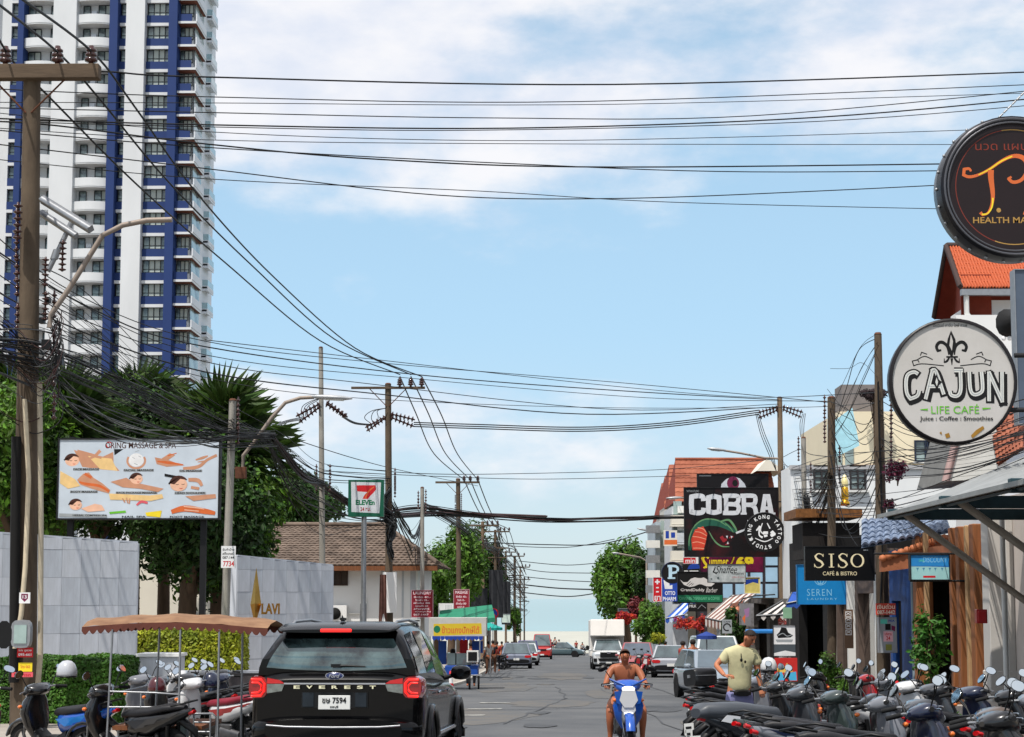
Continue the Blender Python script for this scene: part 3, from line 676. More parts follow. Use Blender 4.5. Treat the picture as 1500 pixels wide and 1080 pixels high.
# ============================================================ spa billboard
def billboard():
    s = Sign('billboard', 'wide lit spa billboard showing nine treatment pictures in front of the trees', 86, 644, 320, 759, 46, 'billboard')
    pw = mat('billboard_sheet', (190,200,210), .6, var=.1, scale=1); fr = mat('billboard_frame', (20,20,22), .5)
    s.panel(pw, .25, fr, 2.2)
    for x in (100, 296):
        P = MB(); a = s.p(x, 760); P.box((a[0], .35, a[1]-1.25), (.16, .16, 7.1)); P.build('post', fr, s.root)
    s.text('ORING MASSAGE & SPA', 153, 648, 257, 657, P_brown, .012); s.strokes([arc(158.5, 651.5, 4, 0, 360, 12)], 1.4, P_red)
    def face(x, y, r, tilt=0):
        s.poly([(x+r*math.cos(a)*1.15, y-r*.9*math.sin(a)) for a in [k*PI/8 for k in range(16)]], P_skin2, 'picture')
        s.poly([(x-r*1.4, y-r*.2)]+[(x+r*1.3*math.cos(a), y-r*1.2*math.sin(a)) for a in [math.radians(180-k*15) for k in range(0, 11)]]+[(x+r*.2, y-r*.75), (x-r*.6, y+r*.0)], P_brown, 'picture')
        s.strokes([[(x-r*.45, y-r*.05, .5), (x-r*.15, y+.02*r, .9), (x+.02*r, y-.05*r, .5)], [(x+r*.35, y-.05*r, .5), (x+r*.6, y, .9), (x+r*.8, y-.1*r, .5)]], .8, P_brown, 'picture')
        s.strokes([[(x+r*.1, y+r*.5, .6), (x+r*.35, y+r*.55, 1.1), (x+r*.55, y+r*.48, .5)]], .8, P_red, 'picture')
    # row 1
    s.poly([(107, 659), (120, 663), (150, 669), (165, 662), (166, 680), (175, 690), (150, 688), (120, 684)], P_skin, 'picture'); s.poly([(128, 668), (163, 672), (172, 690), (146, 687)], mat('print_cloth', (226,190,130), .6), 'picture')
    s.strokes([[(112, 661, 5), (135, 667, 4.5), (148, 671, 3)], [(146, 660, 5), (138, 668, 4), (130, 672, 3)]], 4, P_skin, 'picture'); face(105, 675, 9)
    s.poly([(166, 658), (180, 658), (167, 667)], P_black, 'picture'); s.poly([(199+11*math.cos(a), 674-10*math.sin(a)) for a in [k*PI/8 for k in range(16)]], P_white, 'picture')
    s.strokes([arc(199, 675, 13, 150, 390, 12, 11, 3.0)], 3, P_skin, 'picture'); s.strokes([[(193, 670, .6), (197, 672, .8)], [(202, 668, .6), (206, 670, .8)], [(196, 679, .7), (201, 681, 1)], [(197, 662, .7), (203, 660, .7)]], .8, P_grey, 'picture')
    s.poly([(226, 670), (236, 672), (248, 664), (256, 667), (246, 674), (262, 680), (270, 682), (244, 684), (229, 680)], P_skin, 'picture'); s.strokes([[(230, 676, 2), (246, 678, 4), (268, 681, 1.5)], [(245, 668, 2), (258, 664, 1)]], 2, P_orange, 'picture')
    s.strokes([[(268, 687, 5), (290, 684, 5), (303, 674, 4), (317, 667, 4)], [(286, 674, 2), (296, 671, 4), (304, 668, 2)], [(289, 677, 1), (300, 676, 3)]], 3, P_skin, 'picture')
    for x0, x1, y in ((107, 145, 687.5), (181, 225, 689), (262, 296, 690), (103, 144, 720.5), (170, 231, 722), (256, 302, 722.5)): s.strokes([[(x0, y), (x1, y)]], 3.6, P_grey, 'picture')
    for tx, x0, x1, y in (('FACE MASSAGE', 107, 145, 687.5), ('FACIAL MASSAGE', 181, 225, 689), ('OIL MASSAGE', 263, 295, 690), ('BODY MASSAGE', 104, 143, 720.5), ('BACK PACKAGE MASSAGE', 171, 230, 722), ('HEAD SHOULDER', 257, 301, 722.5)): s.text(tx, x0, y-1.5, x1, y+1.5, P_black, .02)
    # row 2
    s.poly([(113, 703), (122, 694), (130, 692), (137, 700), (150, 708), (162, 718), (160, 723), (135, 716), (118, 710)], P_skin, 'picture'); s.poly([(88, 690), (110, 702), (118, 712), (100, 716), (88, 708)], mat('print_cloth', (226,190,130), .6), 'picture')
    s.strokes([[(116, 706, 2.5), (126, 709, 4), (146, 712, 4), (160, 720, 3)], [(124, 694, 4), (134, 700, 4)]], 3, P_orange, 'picture')
    s.poly([(162, 706), (185, 700), (195, 706), (212, 710), (240, 716), (232, 721), (205, 716), (180, 714)], P_skin, 'picture'); face(200, 702, 8)
    s.poly([(241, 694), (262, 698), (258, 701), (241, 698)], P_black, 'picture'); face(262, 710, 11); s.strokes([[(276, 703, 5), (290, 704, 6), (296, 712, 4)], [(280, 714, 4), (292, 716, 4)]], 4, P_skin, 'picture')
    # row 3
    face(112, 740, 8); s.poly([(120, 745), (140, 738), (150, 740), (155, 748), (130, 750)], P_skin2, 'picture')
    s.poly([(160, 723), (220, 726), (238, 724), (240, 730), (222, 734), (162, 732)], mat('print_cloth', (226,190,130), .6), 'picture')
    s.strokes([[(180, 730, 2), (184, 736, 2)], [(186, 729, 2), (188, 737, 2)], [(191, 730, 2), (190, 738, 2)]], 2, P_skin, 'picture'); s.strokes([[(201, 740, 2.5), (208, 735, 4), (217, 737, 3)]], 3, mat('print_pink', (214,90,100), .6), 'picture')
    s.poly([(214, 751), (238, 748), (236, 758), (216, 756)], P_yel, 'picture'); s.poly([(88, 752), (158, 754), (158, 758), (88, 757)], P_grey, 'picture'); s.poly([(161, 750), (185, 748), (186, 751), (162, 753)], P_lime, 'picture')
    s.poly([(272, 727), (316, 724), (317, 730), (284, 734)], P_skin, 'picture'); s.strokes([[(252, 750, 6), (272, 745, 9), (300, 749, 8), (316, 752, 5)]], 5, P_orange, 'picture'); s.strokes([[(270, 742, 1.5), (290, 744, 2), (300, 746, 1)], [(271, 747, 1.5), (292, 749, 1.5)]], 1.5, P_skin2, 'picture')
    for tx, x0, x1, y in (('NAIL SPA', 180, 215, 757), ('HERBAL COMPRESS SPA', 108, 158, 755), ('FOOT MASSAGE', 250, 300, 757.2)): s.text(tx, x0, y-1.4, x1, y+1.2, P_black, .02)
billboard()

# ============================================================ tiled house on the left
R_tile = mat('brown_roof_tile', (88,74,64), .85, var=.35, scale=1.2, col2=(122,106,94), bump=.2)
def house():
    d = 75.0; X = lambda px, dd=d: W(px, 800, dd).x; t = thing('tiled_house', 'low white house with a brown tiled hip roof behind the stone wall', 'house', (X(520), d, G(d))); o = Vector((X(520), d, G(d)))
    def Lc(px, py, dd): return W(px, py, dd)-o
    e0 = Lc(395, 828, 75); e1 = Lc(641, 830, 75); hh = e0.z
    xw0, xw1 = Lc(340, 828, 76).x, Lc(612, 828, 76).x
    mb = MB(); mb.box(((xw0+xw1)/2, 6.0, (hh-.1)/2), (xw1-xw0, 10.2, hh-.1)); mb.build('wall', M_cream2, t)
    e0.x = Lc(330, 828, 75).x; r0 = Lc(345, 771, 80.5); r1 = Lc(562, 771, 80.5); e0.z = e1.z = hh
    r0.z = r1.z; 
    roof_slope('roof_tile', e0, e1, r0, r1, .34, .26, R_tile, t)
    eb0, eb1 = e0+Vector((0, 11.2, 0)), e1+Vector((0, 11.2, 0))
    roof_slope('roof_tile', e1, eb1, r1, r1+Vector((0,.02,0)), .34, .26, R_tile, t)
    u = MB(); u.add([eb0, eb1, r1, r0], [(0,1,2,3)]); u.build('back_slope', R_tile, t, fixn=False)
    f = MB(); f.box(((e0.x+e1.x)/2, .02, hh-.14), (e1.x-e0.x, .05, .22)); f.build('fascia', M_wood, t); s_ = MB(); s_.box(((e0.x+e1.x)/2, .6, hh-.2), (e1.x-e0.x-.1, 1.1, .03)); s_.build('soffit', M_wood, t)
    rd = MB(); rd.tube([r0+Vector((0,0,.08)), r1+Vector((0,0,.08))], .12, 8); rd.tube([r1+Vector((0,0,.08)), e1+Vector((0,0,.1))], .11, 8); rd.build('ridge_tile', R_tile, t)
    fm = mat('house_frame_brown', (60,44,36), .6); gm = mat('louvre_brown', (64,52,44), .5, var=.2)
    y = Lc(498, 850, 76).y-.12
    a, b = Lc(487.5, 858, 75.9), Lc(510, 830, 75.9)
    window(t, ((a.x+b.x)/2, y-.0, (a.z+b.z)/2), b.x-a.x, b.z-a.z, fm, gm, 2)
    rel = MB()
    for px, wd in ((560, 4), (590, 3), (605, 8)):
        q = Lc(px, 860, 75.9); rel.box((q.x, y+.06, hh/2), (wd*.031, .12, hh-.35))
    rel.build('pilaster', mat('grey_render', (180,184,188), .8, var=.08), t)
    ac = MB(); q = Lc(494, 899, 75.5); ac.box((q.x, y-.25, q.z), (.85, .4, .75)); ac.lathe([(.0, 0), (.27, 0), (.27, -.04), (0, -.04)], (q.x-.1, y-.46, q.z), 16, 1, axis='y'); ac.build('air_conditioner', [M_cream2, M_dark], t)
    pp = MB(); pp.tube([(q.x+.43, y-.05, q.z), (q.x+1.3, y-.05, q.z), (q.x+1.3, y-.05, q.z+.7)], .03, 6); pp.build('pipe', M_white, t)
    ft = MB(); ft.add([Lc(555, 842, 74)+Vector((0,0,0))]*1+[Lc(566, 842, 74), Lc(565, 893, 74), Lc(556, 880, 74)], [(0,1,2,3)])
    return t
house()
def curtain():
    m = mat('faded_cloth', (120,84,74), .9, var=.3, scale=4); a = W(561, 868, 66); mb = MB(); R = []
    for j in range(9):
        x = (j/8-.5)*.32; R.append([Vector((x, .05*math.sin(j*2), -1.35*(.8+.2*math.sin(j))-0)), Vector((x*.8, .04*math.sin(j*2), .7)), Vector((x*.8, .02+.04*math.sin(j*2), .7)), Vector((x, .02+.05*math.sin(j*2), -1.35*(.8+.2*math.sin(j))))])
    mb.loft(R, 0, False); o = mb.build('hanging_cloth', m, None); o.location = a; tag(o, 'faded brown cloth strips hanging beside the big pole in front of the house', 'cloth')
curtain()
# ============================================================ utility poles
def pin_insulator():
    mb = MB(); mb.lathe([(.0,.36),(.05,.36),(.06,.30),(.10,.29),(.10,.25),(.06,.24),(.11,.20),(.11,.16),(.06,.15),(.12,.11),(.12,.07),(.05,.05),(.05,0)], n=10); return mb.mesh('pin_insulator', M_insul)
def disc_string(n=6, r=.10, p=.13):
    mb = MB()
    for i in range(n): mb.lathe([(.02, i*p), (.04, i*p+.02), (r, i*p+.045), (r*.9, i*p+.06), (.03, i*p+.075), (.02, i*p+p)], n=9)
    return mb.mesh('insulator_string', M_insul)
ME_PIN, ME_STR, ME_SPOOL = pin_insulator(), disc_string(), disc_string(4, .07, .16)
M_wood_arm = mat('weathered_crossarm', (88,74,60), .9, var=.3, scale=3, stretch=(.4,3,3), bump=.2)
M_conc_r = mat('pole_concrete_reddish', (112,88,70), .9, var=.25, scale=1.4, bump=.35, bscale=30, stretch=(1,1,.35), col2=(134,116,94))
def pole(label, d, xb, xt, ytop, wb, wt, m=None, arms=(), strings=(), spools=(), group='utility poles along the left kerb', name='utility_pole', ybot=None, sides=8):
    B = W(xb, 940, d); T = W(xt, ytop, d); g = G(d); base = Vector((B.x+(B.x-T.x)*0, d, g)); t = thing(name, label, 'utility pole', base, 0, group)
    top = T-base; k = d/F
    mb = MB(); n = 6
    mb.tube([Vector((0,0,-.3))]+[top*(i/n) for i in range(1, n+1)], [wb*k/2]+[k/2*(wb+(wt-wb)*i/n) for i in range(1, n+1)], sides); mb.build('shaft', m or M_conc, t)
    cp = MB(); cp.lathe([(0, .06), (wt*k*.35, .05), (wt*k*.55, 0)], top, 8); cp.build('cap', M_rust, t)
    for (x0, x1, y, hpx, pins) in arms:
        a, b = W(x0, y, d)-base, W(x1, y, d)-base; mb = MB(); hh = hpx*k; mb.box(((a.x+b.x)/2, -wt*k*.55, a.z), (b.x-a.x, hh*.8, hh)); arm = mb.build('crossarm', M_wood_arm, t, bevel=.01)
        for px in pins: q = W(px, y-hpx/2, d)-base; bulk('insulator', ME_PIN, t, [(q.x, -wt*k*.55, a.z+hh/2, 0, 1.0 if d < 50 else 1.0)])
        br = MB(); cxx = top.x*(a.z/top.z)
        for sgn in (-1, 1): br.tube([(cxx+sgn*.75, -wt*k*.5, a.z-.03), (cxx+sgn*.05, -wt*k*.5, a.z-.75)], .018, 4)
        br.build('brace', M_rust, t)['kind'] = 'stuff'
    for (px, py, dx, dz, sc) in strings:     # dead end strings: start px, direction
        q = W(px, py, d)-base; v = Vector((dx, -.05, dz)).normalized(); e = v.to_track_quat('Z', 'Y').to_euler()
        bulk('insulator_string', ME_STR, t, [(q.x, q.y-.1, q.z, e, sc)])
    for (px, y0, y1, nn) in spools:
        for j in range(nn):
            q = W(px, y0+(y1-y0)*j/max(1, nn-1), d)-base; bulk('spool_insulator', ME_SPOOL, t, [(q.x, -.12, q.z-.2, 0, .8)])
    return t, base, k
# the big pole, left
p1, b1, k1 = pole('big weathered concrete pole at the left edge with a thick top crossarm', 30, 37, 47, 118, 40, 26, arms=[(-12, 150, 111, 22, (12, 88, 137))], spools=[(82, 452, 600, 4), (27, 330, 400, 3), (28, 420, 470, 2)])
def p1extra():
    t = p1; P = lambda px, py, dd=30: W(px, py, dd)-b1
    mb = MB(); a, b = P(62, 292, 29.7), P(133, 336, 29.0); mb.tube([a, b], .085, 4); a, b = P(60, 312, 30.3), P(112, 346, 29.8); mb.tube([a, b], .07, 4); mb.build('side_bracket', M_steel, t)['kind'] = 'stuff'
    mb = MB(); mb.tube([P(105, 325), P(88, 362), P(70, 398)], .05, 8); mb.cyl(P(84, 366), P(79, 380), .075); mb.build('fuse_switch', M_steel, t)
    bulk('insulator_string', ME_STR, t, [tuple(P(91, 398, 29.6))+((0,0,0), .75), tuple(P(25, 352, 29.6))+((0,0,0), .9), tuple(P(66, 420, 29.6))+((0,0,0), .7), tuple(P(66, 470, 29.6))+((0,0,0), .7)])
    mb = MB()
    for px, py, r in ((62, 470, 3), (68, 505, 5), (86, 528, 5), (70, 440, 3)):
        q = P(px, py, 29.7); mb.box(q, (r*.03, .12, r*.035))
    mb.build('junction_box', M_black, t)['kind'] = 'stuff'
    mb = MB(); mb.tube([P(36, 585, 29.6), P(42, 700, 29.6), P(37, 830, 29.55), P(31, 900, 29.5), P(22, 950, 29.5)], .045, 6); mb.build('conduit', mat('conduit_cream', (196,182,156), .7, var=.15), t)
    mb = MB(); mb.tube([P(58, 560, 29.7), P(60, 760, 29.7), P(59, 960, 29.6), P(50, 1070, 29.6)], .05, 6); mb.build('conduit', mat('conduit_grey', (170,160,140), .8, var=.15), t)
    mb = MB(); mb.tube([P(24, 640, 29.7), P(22, 800, 29.7), P(20, 1000, 29.7)], .09, 6); mb.build('cable_duct', M_dark, t)
p1extra()
def plate(label, x0, y0, x1, y1, d, m, lines, cat='notice', name='notice', lm=None, yaw=0, bold=.02, frame=None):
    s = Sign(name, label, x0, y0, x1, y1, d, cat, yaw=yaw); s.panel(m, .02, frame, .8)
    for (txt, a, b, c, e) in lines: s.text(txt, a, b, c, e, lm or P_white, bold)
    return s
s = plate('small purple emblem sticker plate on the big left pole', 28, 868, 44, 884, 29.35, P_white, [])
s.poly([(31, 870), (41, 870), (41, 877), (36, 882), (31, 877)], P_purple); s.text('13', 33, 872, 39, 877, P_white, .02)
plate('red handwritten style notice on the big left pole above the yellow one', 25, 949, 48, 963, 29.3, P_red, [('โปร ดูดวง', 27, 951, 46, 955), ('095-661', 27, 957, 46, 961)])
plate('faded yellow notice low on the big left pole', 27, 971, 47, 984, 29.3, P_yel, [('โทร 063', 30, 974, 44, 979)], lm=P_orange)
plate('pink notice lowest on the big left pole', 17, 985, 48, 992, 29.28, F1('pink', (226,170,170)), [('ให้เช่ารถ', 20, 986, 45, 991)], lm=P_red)
mb = MB(); mb.sup([(-.12, 0, 0, .17, .24, 4), (.0, 0, 0, .18, .25, 4)], n=14); mb.box((0, -.13, 0), (.22, .02, .32), 1); o = mb.build('meter_cover', [M_steel, mat('meter_glass', (150,170,166), .2)], None); o.location = W(33, 929, 29.3); tag(o, 'small glass meter box on the big left pole', 'meter box')

def lamp(label, d, pts, head, r=.035, m=None, group='street lamps on bent arms', hl=.8, flip=1, name='street_lamp', hz=0):
    a = W(*pts[0], d); t = thing(name, label, 'street lamp', a, 0, group); P = [W(x, y, d)-a for x, y in pts]; mb = MB(); mb.tube(P, r, 8); mb.build('arm', m or mat('lamp_arm', (140,128,118), .6, .3, var=.1), t)
    if head:
        (x0, y0), (x1, y1) = head; A, B = W(x0, y0, d)-a, W(x1, y1, d)-a; mb = MB(); n = 6; secs = []
        Lh = (B-A).length; mb.sup([(0, 0, 0, .03, .03, 2), (.12*Lh, 0, .0, .09, .05, 2.2), (.45*Lh, 0, .0, .14, .075, 2.2), (.8*Lh, 0, 0, .13, .06, 2.2), (Lh, 0, 0, .04, .02, 2)], n=12)
        h = mb.build('lamp_head', mat('lamp_head_grey', (168,170,172), .4, .3, var=.06), t); h.location = A; h.rotation_euler = (B-A).to_track_quat('Y', 'Z').to_euler()
        g = MB(); g.sup([(.35*Lh, 0, -.05, .09, .03, 2.2), (.8*Lh, 0, -.05, .09, .03, 2.2)], n=10); g.build('lens', mat('lamp_lens', (210,214,210), .2), h)
    return t
lamp('bare bent lamp arm sticking out of the big left pole, without a visible head', 29.6, [(72, 480), (74, 462), (100, 425), (150, 345), (180, 330), (215, 323), (252, 322)], None, .05)
# white pole in front of the trees with its lamp
pole('pale slim pole with a white poster beside the right end of the spa billboard', 42, 327, 341, 587, 13, 11, M_conc_l, sides=4, spools=[(350, 600, 640, 3)])
lamp('street lamp over the cable bundle with a long flat grey head', 44, [(355, 690), (356, 668), (372, 648), (398, 612), (418, 590), (440, 583), (460, 582)], ((455, 581), (516, 584)), .05)
mb = MB(); mb.box((0, 0, -.05), (.28, .2, .3)); mb.cyl((-.3, 0, .05), (.1, 0, .05), .02); o = mb.build('ballast_box', M_rust, None, bevel=.01); o.location = W(353, 690, 43.6); tag(o, 'rusty box at the foot of the bent lamp arm by the pale pole', 'box')
s = plate('white hand lettered poster on the pale slim pole', 324, 800, 345, 832, 41.7, P_white, [('รับทำป้าย', 326, 803, 343, 807), ('สติ๊กเกอร์', 326, 809, 342, 813), ('087-144', 326, 815, 343, 819)], lm=P_black, yaw=.05)
s.text('7734', 327, 822, 343, 830, P_red, .02)
s = plate('blue and white sticker low on the pale slim pole', 321, 930, 332, 962, 41.7, P_white, [('087', 322, 934, 331, 939), ('144', 322, 946, 331, 951)], lm=P_blue)
SPAN = lambda px, py, d: W(px, py, d)
pole('tall thin pole with two drooping insulator strings under the flat lamp head', 60, 474, 470, 510, 10.5, 6.5, M_conc_l, strings=[(469, 592, -1, -.55, 1.25), (469, 597, -1, -.75, 1.2), (478, 592, 1, -.62, 1.2), (479, 589, 1, -.8, 1.15)], spools=[(464, 693, 712, 3), (484, 693, 712, 3)])
pole('tall pole with a long wooden crossarm and three pin insulators beside the green sign', 67.6, 571, 568.5, 563, 12, 9, arms=[(515, 623, 569, 3.6, (586, 602, 618))], strings=[(565, 611, -1, -.55, 1.2), (565, 613, -1, -.7, 1.2), (573, 607, 1, -.25, 1.3), (573, 612, 1, -.4, 1.3)], spools=[(579, 697, 722, 5)])
pole('short bare pole carrying a maroon price poster', 71, 619, 618.5, 715, 7, 5.5, M_conc_l, spools=[(613, 730, 740, 2), (624, 728, 746, 3)])
far = [(106, 673, 671, 702, 8, (638, 703, 707, 3, (680, 689, 700))), (144, 707, 707, 765, 6, (684, 731, 770, 2.5, (714, 721, 729))), (168, 726, 725.5, 777, 5, (709, 746, 779, 2, (733, 739, 746))),
       (196, 741, 741, 808, 3.4, (731, 756, 809, 1.6, (736, 746, 755))), (214, 753.5, 754, 815, 4.4, (741, 768, 815, 1.6, (749, 760, 768))), (232, 762, 762, 830, 2.6, (752, 776, 831, 1.5, (765, 770, 776))), (232, 768, 768, 848, 2.4, (756, 777, 849, 1.3, (768, 774)))]
names = ['third', 'fourth', 'fifth', 'sixth', 'seventh', 'eighth', 'ninth']
for i, (d, xb, xt, yt, w, (a0, a1, ay, ah, pins)) in enumerate(far):
    arms = [(a0, a1, ay, ah, pins)]
    if i >= 2: arms.append((a0+4, a1-2, ay+20+2*i, ah, ())) ; arms.append((a0+6, a1-4, ay+34+2*i, ah*.8, ()))
    sp = [(xt-4, yt+30, yt+44, 2), (xt+5, yt+28, yt+46, 3)] if i < 3 else []
    pole('%s tall crossarm pole on the left, counted from the big near one towards the sea' % names[i], d, xb, xt, yt, w, w*.8, M_conc_r if i % 2 else M_conc, arms=arms, spools=sp)
# right side poles
GR = 'utility poles along the right kerb'
pole('thick weathered pole on the right passing beside the round cafe sign', 43, 1293, 1286, 490, 21, 11, M_conc, strings=[], spools=[(1304, 600, 680, 4)], group=GR)
pole('tall pole on the right that stands behind the cream lettered black sign', 50.5, 1217, 1218, 583, 14, 11, M_conc, spools=[(1207, 594, 640, 3), (1229, 668, 700, 2)], group=GR)
pole('tall brown pole with two insulator strings right of the cobra sign', 71, 1147, 1142, 583, 11, 7.5, M_conc_r, strings=[(1139, 597, -1, -.28, 1.15), (1139, 601, -1, -.42, 1.15), (1146, 596, 1, -.3, 1.15), (1146, 600, 1, -.45, 1.1)], group=GR)
pole('short pale pole between the brown pole and the pole behind the black sign', 62, 1180, 1177, 642, 9, 7, M_conc_l, spools=[(1169, 652, 668, 2), (1187, 690, 715, 2)], group=GR)
lamp('street lamp reaching left above the red roofed building', 70, [(1140, 672), (1120, 671), (1085, 664), (1060, 660)], ((1064, 660), (1036, 657)), .045)
lamp('small street lamp beside the left edge of the cobra sign', 90, [(1015, 731), (995, 729)], ((999, 729), (976, 730)), .05)
lamp('thin street lamp reaching over the round tree, higher of two', 118, [(968, 780), (950, 777)], ((952, 778), (933, 774)), .04)
lamp('tall thin lamp post with a flat arm in front of the round tree', 120, [(948, 925), (947, 822), (938, 817), (905, 811)], ((908, 811), (896, 810)), .07)
lamp('street lamp far on the left rows sea end', 150, [(962, 812), (940, 805), (925, 800)], ((928, 801), (914, 797)), .035)

# ============================================================ cables
CG = 'overhead cables'
def cable(label, pts, w, m=None, group=CG, name='cable', parent=None, n=8):
    P = [W(*q) for q in pts]; c = P[0]; Q = spline([p-c for p in P], n) if len(P) > 2 else [P[0]-c, P[1]-c]
    dm = sum(q[2] for q in pts)/len(pts); rr = [w*q.length*0+w*(( (c+q).y)/F)/2 for q in Q] if w < 0 else w*dm/F/2
    mb = MB(); mb.tube(Q, rr, 5); o = mb.build(name, m or M_cable, parent, fixn=False); o.location = c
    if not parent: tag(o, label, 'cable', group)
    return o
H = ['first','second','third','fourth','fifth','sixth','seventh','eighth','ninth','tenth','eleventh','twelfth','thirteenth']
sky = [([(-60,100,31),(150,105,32),(300,113,33),(900,124,37),(1560,104,40)], 2.6), ([(-60,128,31),(300,142,33),(850,149,37),(1560,122,40)], 1.6), ([(-60,150,31),(300,151,33),(900,153,37),(1560,135,40)], 1.2),
 ([(-60,157,31),(300,165,33),(720,173,36),(1100,170,38),(1560,128,40)], 1.6), ([(-60,172,31),(300,183,33),(750,188,36),(1200,172,38),(1560,140,40)], 2.3), ([(-60,176,31),(300,186,33),(700,191,36),(1200,178,38),(1560,150,40)], 1.4),
 ([(-60,160,31),(300,193,33),(700,206,36),(1080,201,38),(1560,186,40)], 1.2), ([(-60,184,31),(300,205,33),(800,211,36),(1560,212,40)], 1.2), ([(-60,178,31),(60,182,31.5),(300,211,33),(560,234,35),(900,245,37),(1560,238,40)], 2.4),
 ([(-60,186,31),(300,216,33),(750,240,36),(1100,252,38),(1560,248,40)], 1.7), ([(-60,205,31),(300,247,33),(640,286,35.5),(900,291,37),(1200,280,39),(1560,262,40)], 1.7), ([(-60,228,31),(300,262,33),(700,280,36),(1000,297,38),(1560,310,40)], 1.3)]
for i, (pts, w) in enumerate(sky): cable('%s cable from the top of the bunch crossing the open sky high above the street' % H[i], pts, w)
# high tension lines down the street
for i, (pts, w) in enumerate([([(-60,-60,24),(12,80,30),(70,140,32),(200,270,38),(330,385,48),(470,500,60),(586,549,67.6)], 2.6), ([(-10,0,24),(88,80,30),(150,150,33),(250,270,39),(370,390,50),(490,497,61),(602,549,67.6)], 2.6), ([(20,-10,24),(137,78,30),(200,160,34),(290,285,41),(400,405,52),(520,510,63),(618,552,67.6)], 2.6)]):
    cable('%s of three heavy power lines sweeping down from the big left pole' % ['lowest','middle','highest'][i], pts, w, group='heavy power lines')
    a = (586, 602, 618)[i]; b = (680, 689, 700)[i]
    cable('%s of three power lines hanging just right of the pole by the green sign' % ['left','middle','right'][i], [(a, 552, 67.6), (a+23+3*i, 605+2*i, 75), (a+50+i, 665, 88), (b, 703, 106)], 1.6, group='heavy power lines')
    cable('%s of the power lines running on between the far crossarm poles' % ['left','middle','right'][i], [(b, 703, 106), ((b+(714,721,729)[i])/2+2, 745, 122), ((714,721,729)[i], 767, 144), ((733,739,746)[i], 778, 168), ((736,746,755)[i], 808, 196)], 1.2, group='heavy power lines')
low = [([(-60,300,31),(110,430,38),(300,500,45),(560,532,56),(900,560,63),(1218,590,50.5)], 1.3), ([(-60,330,31),(130,450,38),(300,508,45),(620,550,58),(900,572,63),(1142,586,71)], 1.8), ([(-60,330,31),(90,430,38),(300,520,45),(620,556,58),(950,583,64),(1218,588,50.5)], 1.2),
 ([(-60,360,31),(80,450,38),(300,530,45),(520,560,55),(900,600,63),(1142,592,71)], 1.3), ([(-60,390,31),(70,465,38),(300,545,45),(560,578,57),(860,607,63),(1142,596,71)], 2.0), ([(-60,400,31),(70,475,38),(300,553,45),(520,583,57),(860,597,63),(1160,597,66),(1290,590,43)], 1.1),
 ([(300,498,45),(560,528,56),(900,566,64),(1100,582,70),(1290,575,43)], 1.1)]
for i, (pts, w) in enumerate(low): cable('%s cable of the lower bunch crossing above the crossarm pole towards the right kerb' % H[i], pts, w, group='lower crossing cables')
for i, yy in enumerate((623, 626, 629)):
    cable('%s of three wires strung from the crossarm pole to the brown pole on the right' % ['highest','middle','lowest'][i], [(606, yy-4, 67.6), (700, yy-1, 68), (850, yy+3, 69), (980, yy-4, 70), (1112, 601+i*3, 71)], 1.7, group='wires between the two dead end poles')
    cable('%s of three short wires sagging between the two insulator string poles' % ['highest','middle','lowest'][i], [(500+i*1.5, 608+i*2, 60), (520, 619+i, 63), (545, 622+i*.5, 67.6)], 1.6, group='wires between the two dead end poles')
    cable('%s of three wires running left from the thin pole behind the lamp' % ['highest','middle','lowest'][i], [(444, 611+i*2, 60), (425, 615+i*1.5, 58), (398, 620+i*2, 56), (340, 612+i*4, 52)], 1.4, group='wires between the two dead end poles')
    cable('%s looped jumper wire under the crossarm of the pole by the green sign' % ['left','middle','right'][i], [(546+i*2, 622, 67.5), (534+i*10, 612, 67.4), (545+i*4, 602, 67.3), (566, 598, 67.4)], 1.1, group='jumper loops')
    cable('%s jumper wire looping under the thin pole insulators' % ['left','middle','right'][i], [(441+i*3, 610, 59.9), (443+i*4, 596, 59.8), (455+i*4, 588, 59.8), (468, 584, 59.8)], 1.1, group='jumper loops')
    cable('%s jumper wire dropping from the brown pole on the right' % ['left','middle','right'][i], [(1107+i*2, 606, 71), (1114+i*3, 635, 71), (1126+i*3, 665, 71), (1137, 690, 70.8)], 1.1, group='jumper loops')
    cable('%s jumper wire dropping right of the brown pole' % ['left','middle','right'][i], [(1176+i*2, 606, 71), (1172+i*3, 620, 68), (1173+i*2, 640, 62)], 1.0, group='jumper loops')
# thin far wires
for i, pts in enumerate([[(480,682,60),(620,694,75),(760,694,90),(970,688,100),(1140,672,71)], [(470,690,60),(640,698,80),(800,702,92),(1010,697,100)], [(420,640,55),(520,672,62),(600,692,80),(700,712,110)], [(716,795,150),(800,798,150),(880,797,140),(962,775,120)], [(755,830,214),(800,838,210),(890,840,190)],
                     [(770,857,225),(820,862,215),(880,864,190)], [(765,868,225),(830,874,215),(880,868,190)], [(768,845,225),(820,850,215),(880,853,190)], [(760,822,214),(830,828,205),(900,822,190)], [(745,800,196),(830,802,180),(900,790,160)]]):
    cable(['upper','lower','slanting','single long','upper far','middle far','lowest far','second far','faint far','long far'][i]+' thin wire crossing the pale sky low over the street', pts, [1.1,1,1,1.6,1.1,2.0,1.6,1.2,1.1,1.1][i], group='thin far wires')
